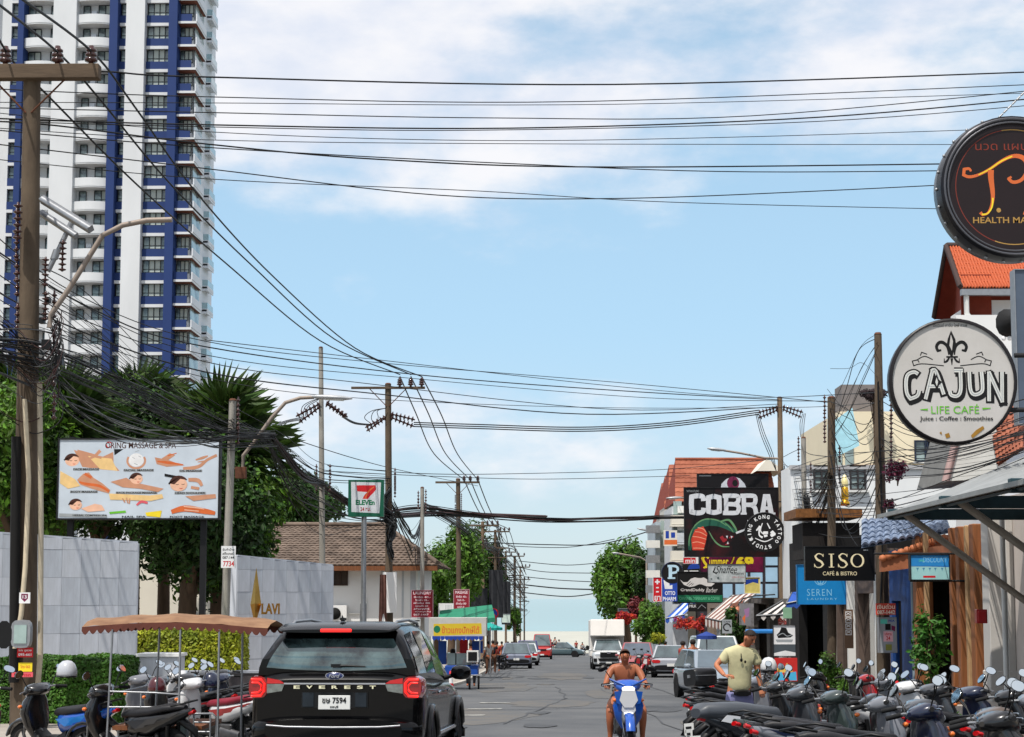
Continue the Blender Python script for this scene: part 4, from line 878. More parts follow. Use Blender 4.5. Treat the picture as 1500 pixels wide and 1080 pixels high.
# cable bundles: one thing each, the strands are joined parts past picking apart
def bundle(label, pts, n, spread, w, seed, sag=6, mats=None, dz=.3, name='cable_bundle', loose=.0):
    rng = random.Random(seed); t = thing(name, label, 'cable bundle', W(*pts[0][:3])); c = W(*pts[0][:3]); lst = mats or [M_cable]
    for mi, m in enumerate(lst):
        mb = MB()
        for j in range(mi, n, len(lst)):
            ox, oy = rng.gauss(0, spread), rng.gauss(0, spread); P = []
            for i, q in enumerate(pts):
                f = 1 if 0 < i < len(pts)-1 else .8; sg = math.sin(PI*i/(len(pts)-1))*abs(rng.gauss(0, sag))
                P.append(W(q[0]+rng.gauss(0, spread*.3), q[1]+oy*f*(q[3] if len(q) > 3 else 1)+sg+rng.gauss(0, spread*.2), q[2]+rng.uniform(-dz, dz))-c)
            Q = spline(P, 7); dm = sum(q[2] for q in pts)/len(pts); mb.tube(Q, w*rng.uniform(.6, 1.4)*dm/F/2, 4, caps=False)
        o = mb.build('strand', m, t, fixn=False); o['kind'] = 'stuff'
    return t
M_cable_g = mat('cable_grey', (70,72,74), .6, var=.1); M_cable_r = mat('cable_maroon', (52,28,28), .6, var=.1)
bundle('main black cable bundle hanging from the big left pole past the tops of the trees', [(-60,505,27),(50,520,29.8,1.6),(130,550,32,1.6),(220,592,36,1.3),(300,626,40,1),(341,640,41.8,.7),(400,642,44.5,.5)], 34, 11, 1.4, 3, 9, [M_cable, M_cable, M_cable_g])
bundle('thick maroon and black cable bundle swooping from the palms down to the green sign', [(400,642,44.5,1),(440,690,50,1),(474,708,60,.9),(515,738,64,.8),(571,758,67.5,.8)], 20, 4.2, 1.9, 5, 4, [M_cable, M_cable_r])
bundle('cable bundle with slack strands under the swooping bundle near the thin pole', [(395,650,44.5,1),(430,705,50,1.4),(474,735,60,1.4),(520,752,64,1),(571,762,67.5,.8)], 10, 7, 1.3, 6, 8, [M_cable])
bundle('upper taut wires fanning from the pale pole to the pole by the green sign', [(341,610,42,2),(420,655,50,2),(474,690,60,1.4),(571,700,67.5,1)], 9, 6, 1.1, 7, 2, [M_cable])
bundle('heavy cable bundle crossing the street at the height of the cobra sign', [(571,748,67.6,1),(620,742,72,1),(700,752,74,.7),(800,758,75,.6),(900,757,75,.6),(1003,755,74,.7),(1140,760,71,1)], 9, 2.2, 1.6, 8, 2, [M_cable, M_cable_r])
bundle('lower heavy cable bundle running on along the left poles behind the green sign', [(571,757,67.6,1),(640,752,80,1),(720,754,76,.7),(800,757,75,.5)], 12, 2.5, 1.8, 9, 1.5, [M_cable, M_cable_r])
bundle('tangle of slack coiled cables around the middle of the big left pole', [(-60,470,28,3),(20,520,29.6,2.4),(60,545,29.5,2),(90,500,29.7,2.5),(75,470,29.8,1.5)], 24, 14, 1.3, 10, 14, [M_cable, M_cable_g, M_cable_r])
bundle('loose pale and dark wires sagging over the billboard', [(60,540,30,2),(110,590,32,2),(180,625,35,1.3),(260,640,39,1),(341,642,42,.6)], 12, 9, 1.1, 11, 9, [M_cable_g, mat('cable_pale', (130,134,132), .6), M_cable])
bundle('slanting parallel wires running from the big left pole down over the palms', [(70,430,30,3),(130,470,34,2.6),(230,560,40,2),(341,620,42,.8)], 11, 9, 1.2, 12, 4, [M_cable])
bundle('rising wires fanning left out of the big pole to the picture edge', [(-60,430,26,3),(0,480,28.5,2),(40,520,30,1.5)], 12, 12, 1.2, 13, 3, [M_cable])
bundle('maze of cables wrapped round the pole by the green sign', [(571,720,67.3,1),(560,745,67.2,1.5),(578,765,67.2,1.5),(569,790,67.2,1.5),(575,815,67.3,1)], 34, 5, 1.8, 14, 6, [M_cable, M_cable_g])
bundle('untidy cable coil hanging between the big pole and the short bare pole', [(575,740,67.6,1),(596,775,72,2),(607,790,76,2),(619,760,84,1)], 16, 6, 1.1, 15, 7, [M_cable])
bundle('cables draped along the left poles past the tree tops', [(619,740,84,1),(673,765,106,1.3),(707,795,144,1.3),(726,805,168,1),(754,835,214,1)], 18, 5, 1.1, 16, 5, [M_cable, M_cable_g])
bundle('dark mass of wires between the furthest left poles', [(726,800,168,2.4),(741,840,196,3),(754,850,214,3),(768,870,232,2.5)], 40, 8, .9, 17, 8, [M_cable, M_cable_r])
bundle('bundle of cables climbing the brown pole right of the cobra sign', [(1147,690,70.7,1),(1150,740,70.7,2),(1148,800,70.7,2.5),(1152,860,70.8,1)], 24, 3.5, 1.3, 18, 4, [M_cable, M_cable_g])
bundle('tangled service wires between the brown pole and the pole behind the black sign', [(1145,700,70.5,2),(1165,735,66,4),(1190,740,58,4),(1217,700,50.2,2)], 26, 9, 1.1, 19, 10, [M_cable])
bundle('dark knot of cables hanging behind the short pale pole', [(1150,745,70,2),(1168,775,66,3.5),(1185,770,62,3),(1180,730,62,1)], 30, 8, 1.6, 20, 8, [M_cable])
bundle('wires fanning from the pole behind the black sign to the thick right pole', [(1217,610,50.4,3),(1240,640,48,4),(1265,640,45,4),(1290,620,42.8,3)], 16, 14, 1.1, 21, 16, [M_cable])
bundle('lower wires strung level between the two nearest right poles', [(1150,720,70,3),(1217,715,50.2,3.4),(1290,705,42.7,4),(1400,690,34,3),(1560,640,26,2)], 15, 12, 1.1, 22, 8, [M_cable])
bundle('wires running from the thick right pole behind the round cafe sign to the right edge', [(1290,630,42.8,3),(1340,650,38,2.5),(1420,640,32,2),(1560,600,25,2)], 10, 10, 1.1, 23, 8, [M_cable])
bundle('thin wires climbing from the thick right pole to the upper left', [(1217,640,50.3,2),(1240,600,47,2.4),(1262,545,44,2),(1286,505,42.9,1)], 6, 8, 1.0, 24, 4, [M_cable])
bundle('dark cables running down the thick right pole', [(1286,560,42.6,1),(1290,680,42.6,1),(1292,800,42.6,1),(1288,930,42.6,1)], 8, 1.6, 1.6, 25, 0, [M_cable])
# ============================================================ right side: buildings
FX = 9.35                                  # facade line
M_greyc = mat('grey_painted_column', (188,184,178), .75, var=.06, scale=1.5, bump=.05); M_pink = mat('taupe_wall', (200,190,182), .8, var=.08, scale=1.5, bump=.06)
M_brownp = mat('brown_stained_post', (132,82,48), .6, var=.25, scale=2.5, stretch=(6,6,.5), bump=.15); M_tan = mat('tan_trim', (168,134,96), .7, var=.15, scale=4)
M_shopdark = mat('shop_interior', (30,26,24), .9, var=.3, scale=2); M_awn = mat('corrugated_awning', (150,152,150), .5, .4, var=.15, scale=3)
M_under = mat('awning_underside', (150,134,120), .85, var=.15, scale=1.2, stretch=(1,.2,1)); M_tealb = mat('teal_beam', (36,62,70), .5, var=.2, scale=4)
M_orange_t = mat('orange_roof_tile', (170,80,48), .7, var=.14, scale=3, bump=.1, col2=(194,100,62)); M_redbr = mat('red_brown_gable', (128,52,34), .8, var=.12)
M_redtile = mat('red_roof_tile', (134,72,52), .85, var=.25, scale=.8, col2=(160,96,72), bump=.15)
def shop(label, y0, y1, h, m, name='shophouse', cat='shop building', x0=FX, depth=9, parts=None, openings=()):
    # facade faces -X; openings: (y0, y1, z0, z1, material)
    g = G(y1)-.2; t = thing(name, label, cat, (x0, y0, g)); L_ = y1-y0; base = G(y0)-g
    mb = MB(); cuts = sorted(openings); last = 0; 
    for a, b, z0, z1, mm in cuts:
        a -= y0; b -= y0
        mb.box((.15, (last+a)/2, h/2), (.3, max(.01, a-last), h)) if a > last+.01 else None
        mb.box((.15, (a+b)/2, (z1+base+h)/2), (.3, b-a, h-z1-base)); 
        if z0+base > .02: mb.box((.15, (a+b)/2, (z0+base)/2), (.3, b-a, z0+base))
        last = b
    if L_ > last: mb.box((.15, (last+L_)/2, h/2), (.3, L_-last, h))
    mb.box((depth/2+.15, .15, h/2), (depth-.3, .3, h)); mb.box((depth/2+.15, L_-.15, h/2), (depth-.3, .3, h)); mb.box((depth/2+.15, L_/2, h-.12), (depth-.3, L_-.6, .24)); mb.box((depth-.1, L_/2, h/2), (.3, L_-.6, h-.3))
    mb.build('wall', m, t)
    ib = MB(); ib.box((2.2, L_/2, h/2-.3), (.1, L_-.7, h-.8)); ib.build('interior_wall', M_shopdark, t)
    for i, (a, b, z0, z1, mm) in enumerate(cuts):
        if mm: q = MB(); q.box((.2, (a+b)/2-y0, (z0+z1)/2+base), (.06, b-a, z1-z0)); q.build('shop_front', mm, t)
    return t, base
g_ = M_glass_d
# nearest grey shop with columns and steps
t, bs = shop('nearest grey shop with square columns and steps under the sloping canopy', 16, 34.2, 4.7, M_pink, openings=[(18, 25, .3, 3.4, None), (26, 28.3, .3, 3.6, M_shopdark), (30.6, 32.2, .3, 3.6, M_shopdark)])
def cols(t, y0, lst, m, name='column', x=-.25, s=.42, h=4.6):
    for y, ss in lst:
        mb = MB(); mb.box((x, y-y0, h/2), (ss, ss, h)); mb.box((x, y-y0, .75+.3), (ss+.05, ss+.05, .45)); o = mb.build(name, m, t, bevel=.015)
cols(t, 16, [(33.2, .5), (29.6, .45), (25.6, .5), (21, .5)], M_greyc)
mb = MB(); mb.box((-.32, 16.75-.3, 2.6), (.06, .06, 5)); mb.tube([(-.5, 15.9, .2), (-.5, 15.9, 4.2)], .05, 8); mb.build('drain_pipe', M_white, t)
mb = MB()
for i in range(3): mb.box((-.95+.28*i+.5, 9, .38+.11*i+.1), (1.9-.56*i, 17.5, .2+.0*i))
mb.build('step', mat('tiled_step', (168,160,150), .5, var=.08), t)
mb = MB(); mb.box((0, 0, 0), (.2, .16, .26)); mb.box((0, -.09, 0), (.16, .02, .2)); o = mb.build('alarm_box', M_red, None, bevel=.01); o.location = W(1437, 903, 31.5); tag(o, 'small red alarm box on the pipe of the nearest grey column', 'alarm box')
# canopy
def canopy():
    t = thing('canopy', 'long sloping metal canopy on diagonal brackets over the nearest right shop', 'canopy', (6.5, 20, G(20))); g = G(20)
    def P(px, py, d): return W(px, py, d)-Vector((6.5, 20, g))
    n = 22; ya, yb = -6.0, 11.6; z0 = W(1290, 757, 31.6).z-g; z0b = z0
    mb = MB(); V = []
    for i in range(n*4+1):
        y = ya+(yb-ya)*i/(n*4); h = .025*math.sin(i*PI/2)
        V += [(-.02, y, z0+h), (1.0, y, z0+.40+h), (3.0, y, z0+1.25+h)]
    mb.add(V, [(3*i+k, 3*i+k+3, 3*i+k+4, 3*i+k+1) for i in range(n*4) for k in (0, 1)], 0, True); mb.build('sheet', M_awn, t, fixn=False)
    mb = MB(); mb.add([(0, ya, z0-.05), (0, yb, z0-.05), (1, yb, z0+.33), (1, ya, z0+.33), (3, yb, z0+1.18), (3, ya, z0+1.18)], [(0,1,2,3), (3,2,4,5)]); mb.build('lining', M_under, t, fixn=False)
    mb = MB(); mb.box((-.05, (ya+yb)/2, z0), (.06, yb-ya, .07)); mb.build('eave_trim', M_awn, t)
    for i, y in enumerate((11.2, 7.2, 3.2, -.8)):
        mb = MB(); mb.box((1.55, y, z0+.02), (3.0, .16, .2)); mb.build('beam', M_tealb, t, bevel=.01)
        mb = MB(); mb.tube([(.35, y-.1, z0+.02), (2.75, y-.1, z0-1.75)], .065, 4); mb.build('bracket', mat('bracket_brown', (150,140,128), .7, .1, var=.12), t)
    mb = MB(); mb.tube([(.15, ya, z0-.02), (.15, yb, z0-.02)], .04, 8); mb.build('front_rail', M_tealb, t)
canopy()
# brown post shop
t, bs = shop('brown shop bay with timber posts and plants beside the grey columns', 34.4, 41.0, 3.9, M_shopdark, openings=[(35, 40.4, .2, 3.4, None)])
for i, (y, m, w) in enumerate([(35.0, M_brownp, .36), (35.7, M_tan, .16), (36.3, M_brownp, .3), (36.9, M_brownp, .22), (40.2, M_brownp, .4), (39.6, M_tan, .12)]):
    mb = MB(); mb.box((-.12-.05*(i % 2), y-34.4, 2.2), (w, w, 4.4)); mb.build('post', m, t, bevel=.02)
mb = MB(); mb.box((.02, 3.3, 3.75), (.3, 6.6, .6)); mb.build('fascia', mat('terracotta_render', (150,92,62), .8, var=.2, scale=3, bump=.2), t)
# small blue tiled roof over it
def bluetile():
    bt = mat('blue_roof_tile', (60,76,104), .5, var=.4, scale=7, col2=(150,166,190)); t = thing('tiled_lean_to', 'small blue grey tiled lean-to roof with a terracotta edge above the vending poster', 'roof', (FX-.9, 36, G(41)))
    # front course that faces the camera
    roof_slope('roof_tile', W(1262, 800, 40)-t.location, W(1392, 778, 40)-t.location, W(1262, 762, 41.5)-t.location, W(1385, 757, 41.5)-t.location, .3, .17, bt, t, amp=.07)
    b = MB(); p = [W(1290, 822, 39.9), W(1385, 792, 39.9), W(1388, 826, 39.9), W(1290, 838, 39.9)]; q = [v-t.location for v in p]; b.prism([(v.x, v.z) for v in q], q[0].y-.1, q[0].y+.15); b.build('beam', mat('terracotta_render', (150,92,62)), t)
    e = MB()
    for i in range(11): c = W(1293+i*9, 818-i*3.0, 39.8)-t.location; e.lathe([(.0, -.07), (.085, -.06), (.085, .05)], c, 8, axis='y')
    e.build('edge_tile', mat('terracotta_edge', (176,104,66)), t)['kind'] = 'stuff'
bluetile()
t, bs = shop('narrow blue painted shop bay behind the thick right pole', 41.2, 44.6, 4.2, mat('deep_blue_render', (24,62,120), .6, var=.12, scale=2), openings=[(43.2, 44.3, .2, 2.6, M_shopdark)])
mb = MB(); mb.tube([(-.12, .1, .3), (-.12, .1, 3.6)], .05, 8); mb.build('pipe', mat('grey_blue_pipe', (120,136,146), .6), t)
t, bs = shop('shop bay with white door posts behind the black cafe sign', 44.8, 53, 4.5, mat('shop_brown', (92,78,70), .8, var=.2), openings=[(46, 49, .2, 2.9, M_glass_d), (50, 52.4, .2, 2.9, M_glass_d)])
for y, w in ((45.4, .3), (49.5, .16), (52.7, .2)): mb = MB(); mb.box((-.1, y-44.8, 1.9), (.24, w, 3.8)); mb.build('door_post', M_white, t)
t, bs = shop('black fronted shop under the bright blue sign', 53.2, 62, 5.4, mat('black_render', (11,10,11), .8, var=.3, scale=2), openings=[(55, 60, .2, 3.0, None)])
t, bs = shop('shop building behind the striped awning', 62.2, 74, 3.7, mat('dim_grey_render', (96,92,88), .8, var=.15), openings=[(63, 67.5, .2, 3.0, M_glass_d), (68.4, 73, .2, 3.0, None)])
t, bs = shop('low shop building under the moustache sign', 74.2, 92, 4.2, mat('warm_render', (128,112,98), .8, var=.15), openings=[(76, 82, .2, 3.0, None), (83.5, 90.5, .2, 3.0, M_glass_d)])
# more shops towards the sea
def front(name, label, px0, px1, ytop, d, depth, m, wins=(), fm=None, gm=None, cat='building', ww=1.1, wh=1.2, parapet=None, shut=None):
    t, w, h = bld(name, label, px0, px1, ytop, d, depth, m, cat); o = t.location
    for px, py, w_, h_ in wins:
        q = W(px, py, d)-o; window(t, (q.x, -.04, q.z), w_, h_, fm or M_white, gm or T_glass, 2, bars=1, sill=M_white)
    if parapet: mb = MB(); mb.box((0, depth/2, h+.1), (w+.3, depth+.3, .25)); mb.build('parapet', parapet, t)
    return t, w, h
Wf = mat('window_frame_white', (214,214,212), .5)
def redroof():
    d = 104.0; t, w, h = front('red_roof_building', 'four storey cream building with a long red tiled roof behind the cobra sign', 990, 1150, 745, d, 10, mat('cream_wall_far', (206,196,176), .8, var=.08, scale=.4), wins=[(1000, 760, .7, 1.2)], cat='building')
    o = t.location; e0, e1 = W(989, 735, d-.6)-o, W(1138, 735, d-.6)-o; r0, r1 = W(989, 674, d+4)-o, W(1126, 674, d+4)-o
    roof_slope('roof_tile', e0, e1, r0, r1, .55, .34, M_redtile, t, amp=.03)
    u = MB(); u.add([e0+Vector((0,9,0)), e1+Vector((0,9,0)), r1, r0], [(0,1,2,3)]); u.add([e0, r0, e0+Vector((0,9,0))], [(0,1,2)], 1); u.build('gable', [M_redtile, M_redbr], t, fixn=False)
    mb = MB(); mb.tube([r0+Vector((0,0,.05)), r1+Vector((0,0,.05))], .12, 6); mb.build('ridge_tile', M_redtile, t)
    g = MB(); a = W(1112, 683, d-1)-o
    pk = W(1124, 672, d-1)-o; l = W(1108, 690, d-1)-o; r = W(1150, 690, d-1)-o
    g.add([l, pk, r, l+Vector((0,5,0)), pk+Vector((0,5,0)), r+Vector((0,5,0))], [(0,1,2), (0,3,4,1), (1,4,5,2)]); g.build('small_gable', M_cream, t, fixn=False)
    for i, (x0, x1, yt, dd, yb) in enumerate([(979, 992, 681, 110, 730), (973, 984, 697, 118, 745), (968, 976, 708, 124, 760)]):
        tt, w2, h2 = front('red_roof_building', ['terraced house with a steep red roof behind the long roofed building', 'narrower red roofed house second from the sea end', 'red roofed house nearest the sea end of the terrace'][i], x0+2, x1+60, yb+8, dd, 9, mat('cream_wall_far2', (190,186,178), .8, var=.08), cat='building')
        tt['group'] = 'red roofed terrace on the right'
        oo = tt.location; E0, E1 = W(x0, yb, dd-.5)-oo, W(x1+70, yb, dd-.5)-oo; Q0, Q1 = W(x0+1, yt, dd+4)-oo, W(x1+70, yt, dd+4)-oo
        roof_slope('roof_tile', E0, E1, Q0, Q1, .6, .4, M_redtile, tt, amp=.03)
        u = MB(); u.add([E0, Q0, E0+Vector((0,9,0))], [(0,1,2)]); u.build('gable_end', M_redbr, tt, fixn=False)
    # hanging balconies on the left face of the first terrace
    M_p = mat('pale_balcony', (188,192,196), .7, var=.15)
    t3, w3, h3 = front('balcony_block', 'pale block with stacked balconies and air conditioners behind the street lamps', 984, 1006, 742, 100, 6, M_p, cat='building')
    for j in range(6):
        q = W(994, 762+26*j, 99.4)-t3.location; mb = MB(); mb.box((q.x, -.5, q.z), (.9, 1.0, .55)); mb.box((q.x, -.5, q.z-.35), (1.0, 1.1, .1)); mb.build('balcony', M_p if j % 2 else M_cream, t3)
        a_ = MB(); a_.box((q.x+.2, -.25, q.z+.65), (.45, .3, .4)); a_.build('air_conditioner', M_white, t3)
        k_ = MB(); k_.box((q.x, -.04, q.z+.75), (.5, .05, .8)); k_.build('window', T_glass, t3)
    t4, w4, h4 = front('balcony_block', 'grey narrow block nearest the round tree on the right', 960, 985, 765, 112, 8, mat('blue_grey_render', (160,172,180), .7, var=.2, scale=1), cat='building')
    for j in range(5):
        q = W(966, 775+22*j, 111)-t4.location; mb = MB(); mb.box((q.x-.4, -.4, q.z), (.9, .8, .5)); mb.build('balcony', M_white if j % 2 else M_steel, t4)
        k_ = MB(); k_.box((q.x+.4, -.04, q.z+.2), (.5, .05, .8)); k_.build('window', T_glass, t4)
redroof()
# cream modern building and white building behind the right poles
def glassy():
    d = 96.0; t, w, h = front('glass_fronted_building', 'pale blue glass fronted low building seen between the shop signs', 1030, 1150, 800, d, 5, mat('dark_mullion_wall', (48,44,50), .7), cat='building')
    o = t.location; gp = mat('sky_blue_panel', (150,182,204), .3, var=.15, scale=1)
    for i in range(5):
        for j in range(3): a = W(1042+i*22, 818+j*24, d)-o; mb = MB(); mb.box((a.x, -.03, a.z), (.68, .06, .8)); mb.build('panel', gp, t)
glassy()
def cream():
    d = 70.0; cm = mat('cream_modern', (226,214,186), .75, var=.05, scale=.5); t, w, h = front('modern_building', 'tall cream building with blue glazed balcony behind the right poles', 1228, 1420, 603, d, 10, cm, wins=[(1355, 661, .9, .9), (1366, 661, .5, .9)], fm=mat('dark_frame', (30,40,60), .5))
    o = t.location; a = W(1222, 573, d+1)-o; b = W(1262, 573, d+1)-o
    mb = MB(); mb.box(((a.x+b.x)/2+.35, 1.2, a.z-.5), (b.x-a.x+.3, 1.6, 1.4)); mb.build('roof_room', mat('dark_grey_render', (120,114,112), .8), t)
    mb = MB(); p, q = W(1214, 700, d-2.2)-o, W(1258, 610, d-2.2)-o
    mb.prism([(p.x, q.z-.35), (q.x-.25, q.z+.35), (q.x, q.z-1.2), (p.x, q.z-1.8)], p.y, p.y+.1); mb.build('balcony_glass', mat('blue_balcony_glass', (150,196,208), .1, spec=.8, var=.1), t)
    mb = MB(); mb.box(((p.x+q.x)/2, p.y+1.2, p.z-.15), (q.x-p.x, 2.6, .18)); mb.box((p.x+.1, p.y+.1, p.z+1.6), (.15, .2, 3.4)); mb.build('balcony_slab', M_white, t)
    for px in (1233, 1250): v = W(px, 655, d-1)-o; k_ = MB(); k_.box((v.x, -.05, v.z), (.35, .06, 1.4)); k_.build('window', T_glass, t)
    fr = MB(); u = W(1262, 685, d)-o; fr.tube([(u.x-1.0, -.1, u.z-.3), (u.x-.6, -.1, u.z+.05), (u.x+1.8, -.1, u.z+.05)], .06, 6); fr.build('cornice', M_wood, t)
    for i in range(3): ll = MB(); v = W(1285+i*22, 575, d-.5)-o
cream()
def white_b():
    d = 64.0; t, w, h = front('white_building', 'plain white building with small shuttered windows behind the blue tiled roof', 1158, 1400, 683, d, 2.5, mat('bright_white_render', (226,228,228), .75, var=.05, scale=.5), cat='building')
    o = t.location; fm = mat('louvre_dark', (50,46,48), .6)
    for px, py in ((1203, 700), (1256, 700), (1353, 661)): v = W(px, py, d)-o; window(t, (v.x, -.05, v.z), .62, .95, fm, T_glass, 2, bars=3, sill=M_white) if py > 690 else None
    mb = MB()
    for i in range(30): v = W(1380, 690+i*4, d)-o
    mb.box((0, -.05, h-.05), (w+.1, .12, .16)); mb.build('cornice', mat('grey_trim', (170,170,172), .7), t)
white_b()
ptree('dark overgrown creeper spilling over the roof edge of the cream building', 1285, 69, (1262, 566, 1300, 590), 1500, .1, mat('creeper_dark', (46,34,36), .8, isl=.3, var=.3), 40, 10, .05, .8, 'purple leaved creepers', name='creeper')
def shrub(label, px, py0, py1, d, wpx, m, seed, n=2500, size=.07, group=None, cat='shrub', name='shrub', potted=None, y2=None):
    top = W(px, py0, d); g = W(px, py1, d).z; t = thing(name, label, cat, (top.x, d, g), 0, group); rng = random.Random(seed); h = top.z-g; r = wpx/2*d/F
    if potted: p = MB(); p.lathe([(r*.45, 0), (r*.62, h*.25), (r*.68, h*.25), (r*.68, h*.29), (0, h*.29)], n=12); p.build('pot', potted, t)
    s = MB()
    for i in range(5): s.tube([(0,0,0), (rng.uniform(-1,1)*r*.3, rng.uniform(-1,1)*r*.3, h*.5), (rng.uniform(-1,1)*r*.7, rng.uniform(-1,1)*r*.7, h*.85)], .015, 4)
    s.build('stem', M_bark, t, fixn=False)
    mb = MB(); leaves(mb, rnd_clumps((0, 0, h*.58), (r, r*.9, h*.42), 12, rng, .45), n, size, rng, shell=.2); mb.build('foliage', m, t, fixn=False); return t
shrub('purple bougainvillea hanging right of the thick pole in front of the white building', 1314, 672, 712, 42, 40, L_pur, 41, 900, .055, cat='climbing plant', name='bougainvillea')
shrub('reddish creeper tuft lower on the thick right pole', 1302, 728, 750, 42.3, 18, L_pur, 42, 350, .05, cat='climbing plant', name='creeper')
# gold shrine finial on the dark roof
def shrine():
    t = thing('golden_finial', 'golden stupa shaped finial standing on the dark low roof', 'finial', W(1238, 741, 56)); mb = MB(); g = mat('gold_leaf', (214,160,50), .3, 1, var=.1)
    mb.lathe([(.0,0),(.16,0),(.16,.12),(.11,.16),(.13,.3),(.12,.6),(.10,.62),(.0,.62)], n=8); mb.build('base', g, t); mb = MB(); mb.lathe([(.11,.62),(.12,.8),(.06,1.0),(0,1.05)], n=8); mb.build('tip', mat('pale_gold', (236,222,160), .4, .4), t)
    tt = thing('low_roof', 'dark low timber roof with a gilded edge under the golden finial', 'roof', W(1220, 790, 54)); o = tt.location
    mb = MB(); a, b = W(1165, 752, 54)-o, W(1262, 742, 54)-o; mb.box(((a.x+b.x)/2, 1.2, a.z), (b.x-a.x, 2.6, .28)); mb.build('roof_slab', mat('gilded_brown', (120,78,40), .6, .2, var=.4, scale=8), tt)
    mb = MB(); c = W(1165, 805, 54)-o; mb.box(((a.x+b.x)/2+.1, 1.25, (a.z+c.z)/2-.3), (b.x-a.x-.3, 2.2, a.z-c.z)); mb.build('wall', M_shopdark, tt)
shrine()
# orange gable house top right
def orange():
    d = 44.0; t, w, h = front('orange_roof_house', 'white house with a bright orange tiled gable roof at the right edge', 1428, 1600, 440, d, 2.6, M_cream2, cat='house')
    o = t.location; e0, e1 = W(1406, 424, d-.6)-o, W(1600, 424, d-.6)-o; r0, r1 = W(1387, 365, d+1.9)-o, W(1600, 365, d+1.9)-o
    # individual tiles on the visible slope
    n = 9; cols_ = 22; up = (r0-e0)/n; tw = (e1.x-e0.x)/cols_
    tm = MB(); V = []; sl_ = math.atan2(r0.z-e0.z, r0.y-e0.y); Lr = Vector((0, up.y, up.z)).length
    for i in range(9):
        x = -tw/2+tw*i/8; hh = .05*math.sin(PI*(i % 4)/4)
        V += [(x, -.03, hh), (x, Lr+.04, hh)]
    tm.add(V, [(2*i, 2*i+2, 2*i+3, 2*i+1) for i in range(8)]+[]); tm.add([(v[0], v[1], v[2]-.03) for v in V[::2]]+[v for v in V[::2]], [(i, i+1, i+10, i+9) for i in range(8)])
    me = tm.mesh('roof_tile', M_orange_t); locs = []
    for j in range(n):
        for i in range(cols_):
            p = e0+up*j; locs.append((p.x+tw*(i+.5), p.y, p.z+.05+.012*((i*3+j) % 2), (sl_+.05, 0, 0)))
    bulk('roof_tile', me, t, locs)
    u = MB(); far0, far1 = W(1369, 468, d+4.6)-o, W(1560, 468, d+4.6)-o
    u.add([e0, e1, r1, r0], [(0,1,2,3)]); u.add([far0, far1, r1, r0], [(0,1,2,3)]); u.build('roof_deck', M_redbr, t, fixn=False)
    gb = MB(); q0 = e0+Vector((.25, 0, -.05)); q1 = far0+Vector((.55, 0, -.05)); q2 = r0+Vector((.3, 0, -.1)); lo = W(1425, 480, d)-o
    gb.add([q0, q1, q2], [(0,1,2)]); gb.add([q0, q1, q1-Vector((0,0,3)), q0-Vector((0,0,3))], [(0,1,2,3)]); gb.build('gable_wall', M_redbr, t, fixn=False)
    bb = MB(); bb.tube([e0+Vector((0,-.05,.06)), r0+Vector((-.02,0,.1))], .08, 4); bb.tube([r0+Vector((0,0,.08)), far0+Vector((0,0,.06))], .09, 4); bb.tube([r0+Vector((0,0,.1)), r1+Vector((0,0,.1))], .09, 6); bb.build('barge_board', mat('dark_barge', (60,44,40), .7), t)
    gt = MB(); gt.box(((e0.x+e1.x)/2, e0.y-.08, e0.z-.1), (e1.x-e0.x, .16, .16)); gt.build('gutter', M_steel, t)
    dp = MB(); a = e0+Vector((.15, -.05, -.1)); dp.tube([a, a-Vector((0,0,.55)), a+Vector((.35,.1,-1.0)), a+Vector((.9,.3,-1.2))], .07, 8); dp.build('downpipe', M_white, t)
    k = MB(); c = W(1452, 470, d+.2)-o; k.box((c.x-.45, -.03, c.z), (.8, .06, 2.4)); k.build('recess', M_redbr, t)
    hd = MB(); v0 = W(1472, 470, 38)-o; 
    return t
orange()
def sidehouse():
    # siding house with lower red stripe roof, left of the dark fascia
    t = thing('siding_house', 'pale house with board siding and a lower red tiled roof behind the round cafe sign', 'house', (W(1470, 650, 37).x, 37, G(37))); o = t.location
    sid = mat('board_siding', (208,208,202), .7, var=.06, scale=2)
    A = [W(1410, 625, 37)-o, W(1452, 600, 37)-o, W(1480, 700, 37)-o, W(1388, 705, 37)-o]
    n = 14; me = None
    for i in range(n):
        f0, f1 = i/n, (i+.93)/n; l0 = A[3].lerp(A[0], f0); r0_ = A[2].lerp(A[1], f0); l1 = A[3].lerp(A[0], f1); r1_ = A[2].lerp(A[1], f1)
        mb = MB(); mb.prism([(l0.x, l0.z), (r0_.x, r0_.z), (r1_.x, r1_.z), (l1.x, l1.z)], l0.y-.03, l0.y+.02); mb.build('board', sid, t)
    mb = MB(); mb.prism([(a.x, a.z) for a in (A[3], A[2], A[1], A[0])], A[0].y+.03, A[0].y+3); mb.build('wall', mat('siding_back', (120,120,118), .8), t)
    tr = MB(); tr.tube([A[3]+Vector((-.05,-.05,0)), A[0]+Vector((-.05,-.05,.1))], .09, 4); tr.tube([A[0]+Vector((0,-.05,.05)), A[1]+Vector((0,-.05,.05))], .07, 4); tr.build('corner_trim', mat('pink_trim', (178,150,146), .7), t)
    e0, e1, q0, q1 = W(1462, 680, 36)-o, W(1500, 655, 34)-o, W(1448, 612, 38)-o, W(1500, 590, 37)-o
    roof_slope('roof_tile', e0, e1, q0, q1, .2, .22, M_redtile, t, amp=.04)
    wl = MB(); a, b = W(1450, 560, 40)-o, W(1600, 430, 40)-o; wl.box(((a.x+b.x)/2, 6.2, (a.z+b.z)/2), (b.x-a.x, .3, b.z-a.z)); wl.build('upper_wall', M_cream2, t)
sidehouse()
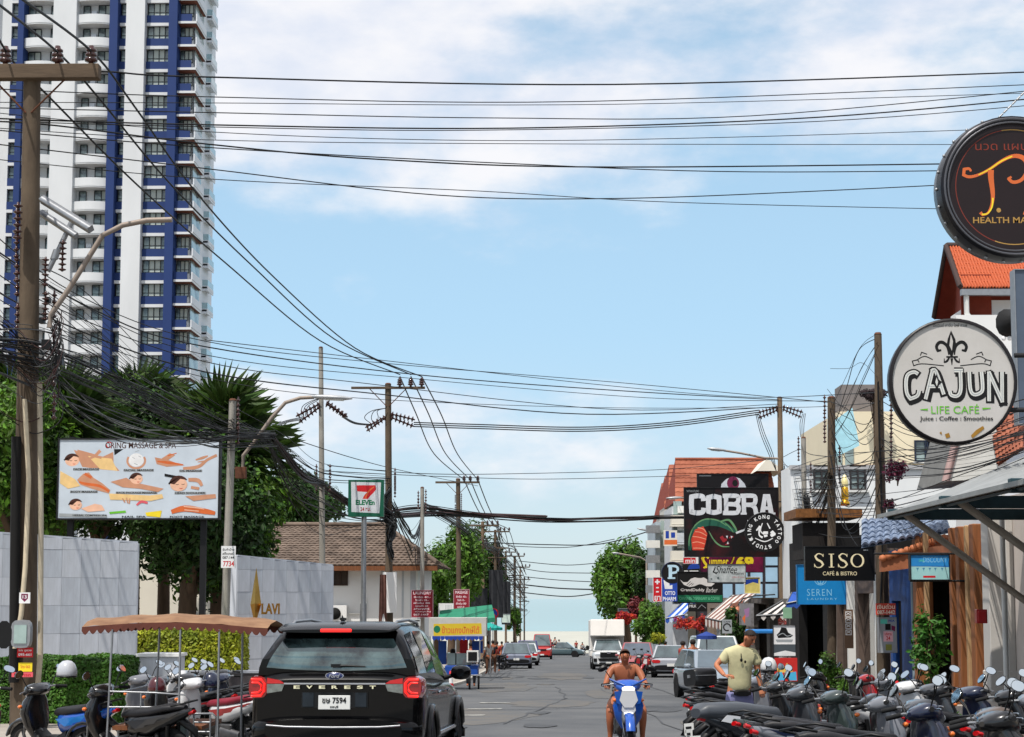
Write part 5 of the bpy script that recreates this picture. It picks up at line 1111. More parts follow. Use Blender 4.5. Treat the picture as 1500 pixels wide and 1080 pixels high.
def fascia():
    s = Sign('side_panel', 'dark grey blue metal panel standing at the right picture edge', 1489, 395, 1560, 620, 30, 'panel'); s.panel(mat('slate_panel', (72,84,100), .5, var=.1), .25, M_steel, 1)
    t = thing('small_awning', 'small dark scalloped awning left of the grey blue panel', 'awning', W(1482, 470, 34)); mb = MB(); mb.sup([(-.6, 0, 0, .02, .02, 2), (-.2, -.05, -.1, .2, .22, 2), (.3, 0, 0, .25, .3, 2.2)], n=12); mb.build('cover', M_dark, t)
    fr = MB()
    for i in range(4): fr.ell((-.2+.12*i, -.1, -.38), (.05, .03, .05), 8, 5)
    fr.build('scallop', P_white, t)['kind'] = 'stuff'
fascia()
# striped awnings and small canopies of the shops further down
def awning(label, px0, y_low, px1, y_high, d, m1, m2, n=8, depth=3, group='shop awnings on the right'):
    # sheet sloping down towards the street (to the left)
    a, b = W(px0, y_low, d), W(px1, y_high, d); t = thing('awning', label, 'awning', a, 0, group); v = b-a
    for k, m in enumerate((m1, m2)):
        mb = MB()
        for i in range(k, n, 2):
            y0, y1 = depth*i/n, depth*(i+1)/n; mb.add([(0, y0, 0), (v.x, y0, v.z), (v.x, y1, v.z), (0, y1, 0), (0, y0, -.04), (v.x, y0, v.z-.04), (v.x, y1, v.z-.04), (0, y1, -.04)], [(0,1,2,3), (7,6,5,4), (0,4,5,1), (2,6,7,3), (1,5,6,2)])
            mb.add([(0, y0, 0), (0, y1, 0), (-.02, y1, -.22), (-.02, (y0+y1)/2, -.3), (-.02, y0, -.22)], [(0,1,2,3,4)])
        mb.build('stripe', m, t, fixn=False)['kind'] = 'stuff'
    fr = MB(); fr.tube([(0,0,-.05), (v.x,0,v.z-.06)], .03, 4); fr.tube([(0,0,-.05), (v.x,0,-.3)], .025, 4); fr.tube([(0,depth,-.05), (v.x,depth,-.3)], .025, 4); fr.build('frame', M_steel, t)
    return t
cl_w = F1('awning_white', (206,200,196), .8); cl_b = F1('awning_brown', (128,92,84), .8); cl_bl = F1('awning_blue', (44,84,168), .8); cl_lb = F1('awning_pale', (190,206,226), .8)
def stripes_cam(label, pts, d0, d1, m1, m2, n=9, val=.3):
    # awning whose stripes run down its slope: pts low-left, low-right, high-right, high-left (px)
    P = [W(*pts[0], d0), W(*pts[1], d0), W(*pts[2], d1), W(*pts[3], d1)]; c = P[0]; t = thing('awning', label, 'awning', c, 0, 'shop awnings on the right'); P = [p-c for p in P]
    for k, m in enumerate((m1, m2)):
        mb = MB()
        for i in range(k, n, 2):
            a, b, cc, dd = P[0].lerp(P[1], i/n), P[0].lerp(P[1], (i+1)/n), P[3].lerp(P[2], (i+1)/n), P[3].lerp(P[2], i/n); z = Vector((0,0,-.04))
            mb.add([a, b, cc, dd, a+z, b+z, cc+z, dd+z], [(0,1,2,3), (7,6,5,4), (0,4,5,1), (2,6,7,3), (0,3,7,4), (1,5,6,2)])
            mb.add([a, b, b+Vector((0,0,-val)), (a+b)/2+Vector((0,0,-val-.1)), a+Vector((0,0,-val))], [(0,1,2,3,4)])
        mb.build('stripe', m, t, fixn=False)['kind'] = 'stuff'
    fr = MB(); fr.tube([P[0], P[3]], .03, 4); fr.tube([P[1], P[2]], .03, 4); fr.tube([P[0], P[1]], .03, 4); fr.build('frame', M_steel, t)
stripes_cam('brown and white striped shop awning in front of the dark mesh canopy', [(1033, 905), (1056, 910), (1110, 868), (1072, 872)], 72, 73.5, cl_w, cl_b, 9)
stripes_cam('blue and white awning under the pharmacy signs', [(975, 906), (1003, 900), (1025, 878), (1002, 880)], 90, 92, cl_bl, cl_lb, 5, .2)
stripes_cam('small salmon coloured awning beside the striped one', [(1063, 897), (1083, 899), (1090, 880), (1072, 884)], 70, 71, F1('salmon', (206,130,100), .8), F1('salmon', (206,130,100)), 3, .15)
stripes_cam('black and white slatted awning left of the bright blue sign', [(1108, 902), (1150, 900), (1168, 878), (1146, 880)], 62, 64, F1('awning_black', (24,24,26), .8), cl_w, 6, .1)
stripes_cam('blue awning corner just left of the bright blue sign', [(1152, 884), (1172, 880), (1172, 866), (1160, 868)], 57, 58, cl_bl, cl_bl, 2, .15)
def darkcanopy():
    t = thing('barrel_canopy', 'dark rounded barrel canopy with hanging plastic sheet between the shop awnings', 'canopy', W(1110, 905, 68)); o = t.location; P = lambda x, y, d: W(x, y, d)-o
    mb = MB(); R = []
    for x, y in ((1080, 905), (1081, 885), (1088, 876), (1105, 872), (1135, 870)): R.append([P(x, y, 66), P(x, y, 70), P(x+1, y+2, 70), P(x+1, y+2, 66)])
    mb.loft(R, 0, True); mb.build('cover', mat('charcoal_mesh', (52,54,58), .8, var=.2), t, fixn=False)
    mb = MB(); a, b = P(1083, 918, 66), P(1104, 884, 66); mb.box(((a.x+b.x)/2, a.y, (a.z+b.z)/2), (b.x-a.x, .03, b.z-a.z)); mb.build('plastic_sheet', mat('cloudy_plastic', (120,118,120), .3, var=.4, scale=5), t)
darkcanopy()
def bench_blue():
    mb = MB(); mb.box((0,0,0), (1.0, .9, .12)); o = mb.build('blue_canopy', F1('blue_plastic', (40,120,190), .4), None, bevel=.03); o.location = W(1118, 925, 52); tag(o, 'flat bright blue plastic canopy behind the man in the yellow shirt', 'canopy')
bench_blue()
def parasol(label, px, py, d, r, m, hh=2.3, group='parasols'):
    c = W(px, py, d); t = thing('parasol', label, 'parasol', (c.x, d, G(d)), 0, group); z = c.z-G(d); mb = MB(); n = 12; k = d/F; R = r*k
    mb.add([(0,0,z+R*.32)]+[(R*math.cos(2*PI*i/n), R*math.sin(2*PI*i/n), z-R*.08) for i in range(n)]+[(R*1.0*math.cos(2*PI*i/n), R*math.sin(2*PI*i/n), z-R*.08-.12) for i in range(n)], [(0, i+1, (i+1) % n+1) for i in range(n)]+[(i+1, i+1+n, (i+1) % n+1+n, (i+1) % n+1) for i in range(n)])
    mb.build('canopy', m, t, fixn=False); p = MB(); p.cyl((0,0,0), (0,0,z+R*.3), .025); p.build('pole', M_steel, t)
shrub('red and orange flowers hanging under the blue and white awning', 1005, 900, 925, 84, 34, L_redfl, 51, 900, .09, cat='flowers', name='hanging_flowers')
shrub('dense red flowers just left of the striped awning', 1028, 903, 930, 78, 20, L_redfl, 52, 500, .08, cat='flowers', name='hanging_flowers')
shrub('yellow green bush by the kerb behind the two tone saloon', 965, 925, 950, 96, 22, L_yel, 53, 600, .09, cat='bush', name='bush')
parasol('small dark blue parasol over the parked cars on the right', 1035, 930, 58, 15, F1('navy_cloth', (36,60,130), .8))
parasol('teal parasol by the food stalls on the left', 716, 918, 84, 20, F1('teal_cloth', (30,150,140), .8), group='teal shades')
t = thing('stall_roof', 'green stall roof behind the yellow food cart', 'roof', W(680, 915, 74)); mb = MB(); a, b = W(640, 905, 74)-t.location, W(725, 893, 74)-t.location; mb.add([(a.x, 0, a.z-.3), (b.x, 0, b.z-.35), (b.x-.2, 2.5, b.z+.2), (a.x, 2.5, a.z+.3)], [(0,1,2,3)]); mb.add([(a.x, 0, a.z-.3), (b.x, 0, b.z-.35), (b.x, 0, b.z-.55), (a.x, 0, a.z-.5)], [(0,1,2,3)]); mb.build('sheet', F1('green_tarp', (34,120,92), .7), t, fixn=False)
mb = MB(); mb.tube([(a.x+.2, .1, a.z-.4), (a.x+.2, .1, -2.6)], .03, 5); mb.tube([(b.x-.2, .1, a.z-.4), (b.x-.2, .1, -2.6)], .03, 5); mb.build('legs', M_steel, t)['kind'] = 'stuff'
# the round tree and the greenery on the right
ptree('broad round green tree on the right kerb towards the sea', 920, 150, (868, 792, 958, 912), 17000, .33, L_mid, 20, 26, .3, 4.5, 'trees on the right')
ptree('smaller tree behind the thin lamp post on the right', 948, 132, (925, 812, 972, 900), 6000, .28, L_dark, 21, 12, .2, 3, 'trees on the right')
ptree('leafy green bush above the parked red car on the right', 953, 108, (928, 880, 980, 945), 5000, .2, L_mid, 22, 12, .15, 2, 'trees on the right', name='bush')
ptree('red flowering bush behind the white truck', 912, 125, (900, 893, 932, 915), 1600, .25, L_redfl, 23, 8, .1, 1.2, 'trees on the right', name='bush')
ptree('dark red leaved bush below the thin lamp post', 930, 128, (920, 872, 945, 912), 1500, .25, mat('leaf_dark_red', (90,24,30), .6, isl=.3, var=.2), 24, 8, .1, 1.2, 'trees on the right', name='bush')
ptree('green potted bush between the right shops and the striped awning', 1075, 66, (1062, 885, 1098, 945), 1800, .12, L_dark, 25, 8, .08, .9, 'trees on the right', name='bush')
# plants on the right pavement
PG = 'plants along the right shop fronts'; pot = mat('terracotta_pot', (150,82,54), .8, var=.15)
shrub('fine leaved bush left of the thick pole, under the black cafe sign', 1218, 958, 1035, 42, 44, L_mid, 31, 4000, .05, PG, potted=pot)
shrub('yellow green feathery bush between the poles', 1262, 996, 1060, 36, 42, L_hedge, 32, 3500, .05, PG, potted=pot)
shrub('grassy potted bush behind the parked scooters, left of the feathery one', 1240, 985, 1050, 38, 34, L_mid, 33, 3000, .05, PG, potted=pot)
shrub('broad leaved climbing plant hanging in the brown shop bay', 1362, 895, 1010, 35.6, 46, leafmat('leaf_vine', (30,70,26), (84,136,48), .5), 34, 1100, .10, PG)
shrub('small bright green pot plant by the brown posts', 1400, 1050, 1085, 27, 22, leafmat('leaf_bright', (50,100,34), (110,170,60)), 35, 700, .05, PG, potted=pot)
shrub('dark foliage at the foot of the thick right pole', 1300, 990, 1070, 36, 44, L_dark, 36, 3000, .05, PG)
mb = MB(); mb.lathe([(.0,.0),(.1,0),(.12,.2),(.05,.28),(0,.3)], n=10); mb.lathe([(.06,-.25),(.09,-.02)], n=8, mi=1); o = mb.build('garden_gnome', [P_red, P_lime], None); o.location = W(1312, 1018, 34); tag(o, 'small red and green figure standing by the blue shop bay', 'figurine')
# ============================================================ signs on the right
SG = None
M_brk = mat('bracket_black', (24,24,26), .6)
def bracket(s, x0, x1, y, r=.03):
    mb = MB(); a, b = s.p(x0, y), s.p(x1, y); mb.tube([(a[0], .06, a[1]), (b[0], .06, b[1])], r, 6); mb.build('bracket', M_brk, s.root)
def cajun():
    s = Sign('cafe_sign', 'large round white cafe sign with a black fleur de lis and green lettering', 1303, 467, 1489, 651, 22, 'sign'); s.cx, s.cy = 1396, 559
    face = mat('cajun_face', (186,182,176), .5, var=.05, scale=1.5, col2=(196,192,188)); s.disc(89, face, .14, mat('sign_rim_black', (26,22,24), .4), 4.5)
    bracket(s, 1489, 1700, 520, .035); bracket(s, 1480, 1700, 600, .035)
    k = P_black
    s.text('เจแอนด์ คาจัน ไลฟ์ คาเฟ่', 1369, 473, 1419, 479, k, .0)
    # fleur de lis
    s.poly([(1395, 484), (1401, 497), (1402, 505), (1398, 516), (1396, 524), (1394, 524), (1391, 516), (1388, 505), (1390, 496)], k); s.poly([(1394.6, 490), (1397.5, 500), (1395.5, 514), (1392, 506)], face)
    for q in (-1, 1):
        X = lambda x: 1395+q*x
        s.strokes([[(X(4), 520, 2), (X(6), 508, 4), (X(12), 502, 5), (X(18), 502, 5), (X(22), 508, 4.5), (X(20), 514, 4), (X(15), 513, 3)], [(X(3), 523, 2), (X(7), 529, 3.4), (X(11), 531, 2), (X(11), 525, 1)]], 3, k)
        s.strokes([[(X(12), 536), (X(44), 533), (X(56), 536), (X(58), 529), (X(50), 527), (X(48), 531)], [(X(28), 527), (X(40), 522), (X(52), 528)], [(X(36), 519), (X(44), 516), (X(46), 521)]], 1.5, k)
    s.strokes([[(1387, 523), (1404, 523)]], 2.6, k); s.strokes([[(1395, 525, 4), (1395, 535, 1)]], 3, k)
    # CAJUN built as heavy slab strokes over dark outline, arched
    G5 = {'C': [[(1345,548), (1339,545), (1330,549), (1327,560), (1328,576), (1333,584), (1343,580), (1346,572)]],
          'A': [[(1355,585), (1366,544), (1371,544), (1382,578)], [(1359,566), (1377,566)]],
          'J': [[(1398,543), (1411,543)], [(1407,543), (1407,570), (1402,580), (1393,579), (1391,573)]],
          'U': [[(1420,545), (1421,570), (1426,578), (1435,576), (1439,569), (1438,545)]],
          'N': [[(1448,588), (1449,546), (1467,588), (1468,545)]]}
    for L_ in G5.values(): s.strokes([[(x+1.5, y+3) for x, y in q] for q in L_], 12.5, k)
    for L_ in G5.values(): s.strokes(L_, 9.5, k)
    wh = mat('print_offwhite', (206,206,200), .6)
    for L_ in G5.values(): s.strokes(L_, 5.2, wh)
    for L_ in G5.values(): s.strokes(L_, 1.0, P_grey)
    s.poly([(1372, 548), (1375, 556), (1380, 560), (1375, 565), (1372, 573), (1369, 565), (1364, 560), (1369, 556)], k); s.poly([(1372, 553), (1374, 560), (1372, 566), (1370, 560)], wh)
    s.text('LIFE CAFÉ', 1363, 592, 1433, 606, P_lime, .0); s.strokes([[(1347, 600, 1), (1358, 600, 3)], [(1438, 599, 3), (1450, 598, 1)]], 2, P_lime)
    s.text('Juice : Coffee : Smoothies', 1346, 610, 1453, 618, k, .012)
    rs = mat('rust_stain', (150,110,40), .8, var=.3); s.polys([[(1382, 636), (1388, 634), (1390, 640), (1384, 642)], [(1420, 638), (1428, 630), (1438, 624), (1440, 628), (1430, 636), (1422, 642)], [(1374, 634), (1377, 632), (1378, 637)]], rs)
cajun()
def jp():
    s = Sign('massage_sign', 'huge round dark brown massage sign with orange flourish letters at the right edge', 1377, 168, 1591, 380, 20, 'sign'); face = mat('jp_face', (28,14,15), .45, var=.1, scale=2)
    rim = mat('sign_rim_metal', (38,38,42), .3, .6, var=.1); s.disc(98, face, .2, rim, 8); cx, cy = s.cx, s.cy
    mb = MB(); mb.lathe([(100*s.k, -.05), (102*s.k, -.06), (103*s.k, -.05)], n=64, axis='y'); mb.lathe([(95*s.k, -.04), (96.2*s.k, -.05), (97.4*s.k, -.04)], n=64, axis='y'); mb.build('trim', mat('dull_trim', (92,92,96), .4, .6), s.root)
    sd = MB(); sd.lathe([(106*s.k, .0), (109*s.k, .12), (108*s.k, .3), (100*s.k, .34)], n=64, axis='y'); sd.build('side', rim, s.root, fixn=False)
    lb = MB()
    for i in range(26): a = 2*PI*i/26; lb.ell((109*s.k*math.cos(a), .12, 109*s.k*math.sin(a)), (.022, .022, .022), 6, 4)
    lb.build('bolt', M_steel, s.root)['kind'] = 'stuff'
    gold = F1('dull_gold', (168,130,66)); s.strokes([arc(cx, cy, 84, 0, 360, 60)], 1.2, F1('dull_red', (120,44,30))); s.strokes([arc(cx, cy, 84, 100, 60, 20), arc(cx, cy, 84, 250, 290, 20)], 1.4, gold)
    s.strokes([[(1423, 251, 3), (1420, 247, 4), (1413, 248, 4.5), (1412, 256, 4.5), (1420, 259, 4.5), (1434, 256, 4), (1450, 248, 4), (1468, 236, 4.5), (1484, 229, 5.5), (1497, 230, 7), (1505, 238, 7), (1505, 252, 6), (1496, 264, 5), (1484, 267, 5), (1478, 262, 4.5), (1482, 259, 3)]], 4, P_orange)
    s.strokes([[(1434, 256, 1.5), (1450, 248, 2), (1468, 236, 2), (1484, 229, 2)]], 2, P_yel)
    s.strokes([[(1452, 249, 9), (1452, 262, 8), (1454, 285, 6), (1452, 300, 4), (1446, 312, 3.4), (1438, 315, 3), (1435, 311, 5)]], 5, P_orange); s.strokes([[(1454, 290, 2.4), (1452, 304, 2), (1445, 313, 2), (1437, 314, 2.6)]], 2, P_yel)
    s.poly([(1462+3.4*math.cos(a*.6), 308+3.4*math.sin(a*.6)) for a in range(10)], gold)
    s.strokes([[(1518, 240, 8), (1530, 262, 8), (1528, 300, 5), (1510, 314, 4), (1498, 312, 5)]], 5, P_orange)
    s.text('HEALTH MASSAGE', 1424, 318, 1544, 327, gold, .012); s.text('นวด แผนไทย', 1430, 206, 1538, 220, F1('dull_red', (120,44,30)), .0)
    ch = MB(); a = s.p(1470, 168); b = s.p(1530, 110); n = 9
    for i in range(n): p = Vector((a[0], .1, a[1])).lerp(Vector((b[0], .1, b[1])), i/n); q = Vector((a[0], .1, a[1])).lerp(Vector((b[0], .1, b[1])), (i+.8)/n); ch.tube([p, q], .012, 5)
    ch.build('chain', M_steel, s.root)['kind'] = 'stuff'; bracket(s, 1591, 1760, 240, .04); bracket(s, 1591, 1760, 320, .04)
jp()
def cobra():
    s = Sign('tattoo_sign', 'big black COBRA sign with a green dragon and white block letters', 1003, 715, 1140, 815, 68, 'sign'); s.panel(mat('cobra_board', (14,6,9), .5, var=.3, scale=.7, col2=(64,8,16), sharp=(.52,.75)), .12, M_brk, 1)
    wl = F1('cobra_white', (202,204,208))
    # slab glyphs
    def glyph(x, w, kind):
        y0, y1 = 724, 754; L_ = []
        if kind == 'C': s.strokes([[(x+w-2, 734), (x+w-3.5, 727.5), (x+w/2, 726.5), (x+4.5, 728), (x+4, 739), (x+4.5, 750), (x+w/2, 751.5), (x+w-3.5, 750), (x+w-2, 744)]], 7.2, wl)
        if kind == 'O': s.strokes([[(x+w/2, 727), (x+w-4.2, 729), (x+w-4, 739), (x+w-4.2, 749), (x+w/2, 751), (x+4.2, 749), (x+4, 739), (x+4.2, 729), (x+w/2, 727)]], 7.2, wl)
        if kind == 'B': s.strokes([[(x+5, y0), (x+5, y1)], [(x, 726.5), (x+w-6, 726.5), (x+w-3, 730), (x+w-4, 736), (x+w-8, 738.5)], [(x+6, 738.5), (x+w-6, 739.5), (x+w-2.6, 744), (x+w-4, 749.5), (x+w-8, 751.5), (x, 751.5)]], 6.4, wl)
        if kind == 'R': s.strokes([[(x+5, y0), (x+5, y1)], [(x, 726.5), (x+w-7, 726.5), (x+w-4, 731), (x+w-5, 737), (x+w-9, 739.5), (x+6, 739.5)], [(x+w-10, 740), (x+w-5, 744), (x+w-3, y1)]], 6.4, wl); s.strokes([[(x, 752.5), (x+9, 752.5)], [(x+w-6, 752.5), (x+w, 752.5)]], 3, wl)
        if kind == 'A': s.poly([(x+w*.3, y0), (x+w*.7, y0), (x+w*.92, y1), (x+w*.62, y1), (x+w*.58, 747), (x+w*.42, 747), (x+w*.38, y1), (x+w*.08, y1)], wl); s.poly([(x+w*.5, 732), (x+w*.56, 742), (x+w*.44, 742)], M_dark); s.strokes([[(x, 752.5), (x+w*.42, 752.5)], [(x+w*.6, 752.5), (x+w, 752.5)]], 3, wl)
    for x, w, g in ((1009, 24, 'C'), (1034, 24, 'O'), (1059, 26, 'B'), (1085, 26, 'R'), (1111, 25, 'A')): glyph(x, w, g)
    s.text('TATTOO STUDIO', 1006, 718, 1024, 721, P_grey, .0)
    dg, dg2 = F1('dragon_green', (28,84,66)), F1('dragon_green_light', (96,140,96))
    s.strokes([[(1010, 806, 4), (1012, 790, 7), (1020, 774, 9), (1034, 766, 10), (1050, 766, 10), (1062, 770, 9), (1072, 776, 6), (1080, 780, 3)]], 8, dg)
    s.strokes([[(1009, 800, 1), (1010, 786, 1.6), (1018, 770, 1.8), (1032, 761, 1.8), (1050, 762, 1.8), (1064, 770, 1)], [(1038, 778, 1), (1046, 792, 2), (1056, 800, 2), (1068, 801, 1)], [(1056, 764, 2), (1068, 762, 3), (1076, 772, 3), (1080, 780, 1)], [(1062, 766, 1), (1070, 774, 1.5), (1074, 780, 1)]], 1.5, dg2)
    s.poly([(1014, 806), (1012, 790), (1018, 776), (1030, 771), (1036, 782), (1033, 796), (1030, 806)], F1('belly_red', (196,62,40)))
    s.strokes([[(1014, 795), (1022, 794), (1032, 797)], [(1014, 786), (1023, 787), (1034, 790)], [(1018, 779), (1026, 780), (1035, 785)], [(1022, 773), (1030, 775), (1034, 780)], [(1015, 803), (1024, 803), (1031, 804)]], 1.1, F1('belly_line', (224,150,120)))
    s.strokes([[(1056, 786, 5), (1060, 792, 5), (1064, 790, 3)], [(1068, 788, 2), (1074, 786, 2)], [(1062, 798, 1.5), (1068, 796, 1.5)]], 3, F1('dragon_red', (150,30,40)))
    s.polys([[(1063, 785), (1066, 785), (1065, 789)], [(1070, 785), (1073, 786), (1071, 789)], [(1064, 797), (1066, 793), (1067, 797)]], wl); s.strokes([[(1078, 781, 3), (1086, 778, 3), (1091, 775, 1.5), (1096, 762, 1.5)]], 2, wl)
    bracket(s, 1140, 1185, 735); bracket(s, 1140, 1185, 795)
    k = Sign('tattoo_roundel', 'round black and white tattoo studio roundel overlapping the cobra sign', 1091, 750, 1149, 809, 66, 'sign'); k.disc(28, P_black, .1, M_brk, 1.2)
    kx, ky = k.cx, k.cy
    for i, ch in enumerate('KING KONG TATTOO STUDIO'):
        if ch == ' ': continue
        a = math.radians(205-i*16.2 if i < 23 else 0); x, y = kx+22.5*math.cos(a), ky-22.5*math.sin(a); hw = .7 if ch == 'I' else 2.1; k.text(ch, x-hw, y-2.8, x+hw, y+2.8, P_white, .03, spin=a-PI/2)
    k.strokes([[(kx-12, ky-2, 2), (kx-7, ky-8, 3), (kx-8, ky+4, 2), (kx-3, ky+8, 3)], [(kx-3, ky-13, 1.2), (kx-6, ky-2, 1.5), (kx-1, ky+3, 2)], [(kx+4, ky-13, 1.2), (kx+8, ky-5, 2)], [(kx-14, ky+9, 1), (kx, ky+14, 1.6), (kx+12, ky+9, 1)], [(kx+10, ky-1, 5), (kx+13, ky+3, 6), (kx+9, ky+6, 4)], [(kx-2, ky+1, 4), (kx+5, ky+1, 4)], [(kx-1, ky+6, 4), (kx+4, ky+5, 3)]], 2, P_white)
    e = Sign('eye_sign', 'black banner with a purple painted eye above the cobra sign', 1022, 695, 1125, 745, 72, 'sign'); e.panel(mat('eye_board', (10,6,9), .5, var=.2), .12, M_brk, 1)
    e.poly([(1055, 720), (1057, 709), (1064, 702), (1074, 698), (1084, 701), (1091, 709), (1094, 717), (1090, 724), (1060, 726)], F1('eye_white', (196,200,208))); e.poly([(1074+9*math.cos(a*.39), 708+10*math.sin(a*.39)) for a in range(16)], P_purple); e.poly([(1077+4*math.cos(a*.6), 708+5*math.sin(a*.6)) for a in range(10)], P_black); e.strokes([[(1024, 697), (1042, 697)]], 1.2, P_grey)
cobra()
def cluster():
    s = Sign('summer_sign', 'yellow lettered summer sign on a purple board under the cobra sign', 1026, 808, 1118, 838, 70, 'sign'); s.panel(mat('summer_board', (50,16,48), .5, var=.4, scale=1.5, col2=(130,20,70)), .1, M_brk, 1)
    s.strokes([[(1038, 818, 3), (1034, 814, 3), (1029, 818, 3.6), (1032, 824, 3.6), (1036, 829, 3.4), (1031, 832, 2.6)]], 3, P_yel); s.text('ummer', 1039, 820, 1067, 829, P_yel, .02); s.strokes([[(1030, 831.5), (1068, 831.5)], [(1068, 832, 1.5), (1074, 820, 2), (1077, 808, 1)]], 1.6, P_yel); s.text('69', 1078, 814, 1104, 834, P_yel, .06)
    s = Sign('coffee_sign', 'weathered grey coffee sign with a black brush script word', 1037, 827, 1092, 853, 66, 'sign'); s.panel(mat('weathered_board', (150,158,158), .7, var=.25, scale=5, col2=(182,186,186)), .08, M_brk, .7)
    s.text('Shaffee', 1048, 829, 1080, 840, P_black, .0, shear=.4); s.strokes([[(1048, 831, 1.5), (1045, 838, 2), (1050, 841, 1.2)]], 1.5, P_black); s.text('Restaurant', 1072, 838, 1090, 842, P_black, 0, shear=.2); s.text('coffee & more', 1072, 844, 1090, 847, F1('faded_red', (170,110,110)), 0); s.polys([[(1050, 846), (1053, 845), (1054, 849), (1051, 849)], [(1040, 848), (1043, 847), (1043, 850)]], F1('chip', (70,80,80)))
    s = Sign('moustache_sign', 'black barber sign with a big white moustache above a green band', 993, 838, 1058, 883, 76, 'sign'); s.panel(P_black, .1, M_brk, .8)
    w = F1('moustache', (206,202,200)); s.poly([(996, 849), (1001, 853), (1007, 853), (1012, 848), (1018, 846), (1023, 847), (1027, 847), (1031, 846), (1036, 849), (1040, 853), (1047, 855), (1042, 859), (1035, 859), (1027, 856), (1024, 856), (1017, 859), (1010, 860), (1002, 857)], w); s.strokes([[(1006, 857), (1012, 852)], [(1009, 858), (1014, 854)], [(1013, 858), (1016, 855)]], .8, P_black)
    s.text('GrandDaddy', 997, 862, 1032, 867.5, w, .02); s.text('Barber', 1034, 861, 1051, 868, w, 0, shear=.4)
    s.poly([(992, 872), (1058, 872), (1058, 882), (992, 882)], P_green); s.text('CANNABIS DISPENSARY & COFFEE', 995, 874.5, 1054, 879, F1('mint', (110,190,150)), 0)
    s = Sign('navy_sign', 'small navy oval topped sign left of the coffee board', 1000, 826, 1026, 842, 78, 'sign'); s.panel(P_black, .08); s.poly([(1007+0, 834), (1009, 829), (1014, 826), (1020, 825), (1024, 828), (1026, 833)], P_blue); s.strokes([[(1002, 837), (1008, 837)], [(1010, 837), (1023, 837)]], 2, P_white)
    s = Sign('parlour_sign', 'round black sign with a big white letter P', 969, 823, 1001, 855, 88, 'sign'); s.disc(15, P_black, .1, F1('navy', (20,30,60)), 1.2); pw = F1('pale_blue', (176,206,222)); s.strokes([[(982, 829), (982, 846)]], 5, pw); s.strokes([[(978, 829.5), (989, 829.5), (993, 833), (991, 838), (984, 839.5)]], 3.4, pw); s.strokes([[(978, 847), (989, 847)]], 2.4, pw)
    s = Sign('pharmacy_sign', 'narrow red pharmacy sign with a white cross', 957, 846, 969, 881, 92, 'sign'); s.panel(P_red, .1, P_white, .6); s.strokes([[(963, 849), (963, 856)], [(959.5, 852.5), (966.5, 852.5)]], 2.2, P_white); s.strokes([[(961, 861), (965, 861)], [(961, 867), (965, 867)]], 1.8, P_white); s.text('ยา', 958.5, 873, 967.5, 880, P_white, .02)
    s = Sign('pharmacy_signboard', 'blue pharmacy panel right of the narrow red one', 970, 848, 992, 881, 91, 'sign'); s.panel(mat('pharm_blue', (34,70,160), .5, var=.1), .1); s.poly([(972, 850), (980, 850), (981, 858), (985, 857), (985, 863), (974, 863)], P_white); s.text('OTTO', 974, 866, 989, 872, P_white, .03); s.text('PHARM', 971, 874.5, 990, 880, P_white, .03)
    s = Sign('min_sign', 'small red and white sign at the lower left corner of the cobra sign', 1001, 809, 1023, 826, 74, 'sign'); s.panel(P_white, .08); s.poly([(1001, 817), (1019, 817), (1019, 825.5), (1001, 825.5)], P_red); s.polys([[(1002, 811), (1006, 809.5), (1009, 815), (1003, 816)], [(1012, 810), (1016, 810), (1014, 815)]], P_black); s.text('min', 1004, 818.5, 1018, 824.5, P_white, .02)
    s = Sign('beach_sign', 'blue and yellow beach coloured sign beside the coffee board', 1091, 846, 1113, 869, 72, 'sign'); s.panel(mat('beach_yellow', (206,192,110), .6, var=.15, scale=5), .08, P_white, .8); s.poly([(1092, 849), (1111, 848), (1111, 855), (1103, 853), (1092, 857)], P_blue)
    s = Sign('orange_sign', 'little orange and navy sign on the pale balcony block', 972, 777, 992, 800, 96, 'sign'); s.panel(F1('cream', (210,204,190)), .08); s.poly([(973, 791), (992, 791), (992, 798), (973, 798)], P_orange); s.poly([(975, 778), (980, 778), (980, 789), (975, 789)], P_blue); s.poly([(983, 780), (989, 780), (989, 788), (983, 788)], P_blue)
    s = Sign('banner', 'pink and white banner with a green leaf hanging under the barrel canopy', 1086, 886, 1100, 916, 65.5, 'banner'); s.panel(F1('cloudy', (120,118,122)), .02); s.poly([(1090, 893), (1098, 890), (1097, 903), (1092, 905)], F1('lilac', (150,110,150))); s.poly([(1087, 906), (1092, 900), (1091, 914)], P_orange)
    s = Sign('green_banner', 'pale green cloth hanging left of the bright blue sign', 1147, 890, 1160, 906, 56, 'banner'); s.panel(F1('pale_green', (130,170,140)), .02)
    s = Sign('shop_board', 'small black board sign behind the striped awning', 1008, 884, 1036, 896, 80, 'sign'); s.panel(P_black, .05); s.text('MILK', 1010, 886, 1020, 890, P_white, .01); s.strokes([[(1022, 892), (1028, 886), (1034, 891)]], .7, P_grey)
    s = Sign('round_shop_sign', 'square black and white round logo sign behind the man in yellow', 1058, 908, 1072, 928, 60, 'sign'); s.panel(P_grey, .05); s.strokes([arc(1065, 919, 5, 0, 300, 14)], 2, P_black); s.text('CAFE', 1060, 910, 1070, 912, P_black, .02)
    s = Sign('far_board', 'dark rectangular board over the truck, beside the thin lamp post', 906, 892, 930, 908, 128, 'sign'); s.panel(F1('slate', (70,78,84)), .08, M_steel, .8); s.strokes([[(909, 897), (927, 897)], [(909, 902), (924, 902)]], .9, P_grey)
cluster()
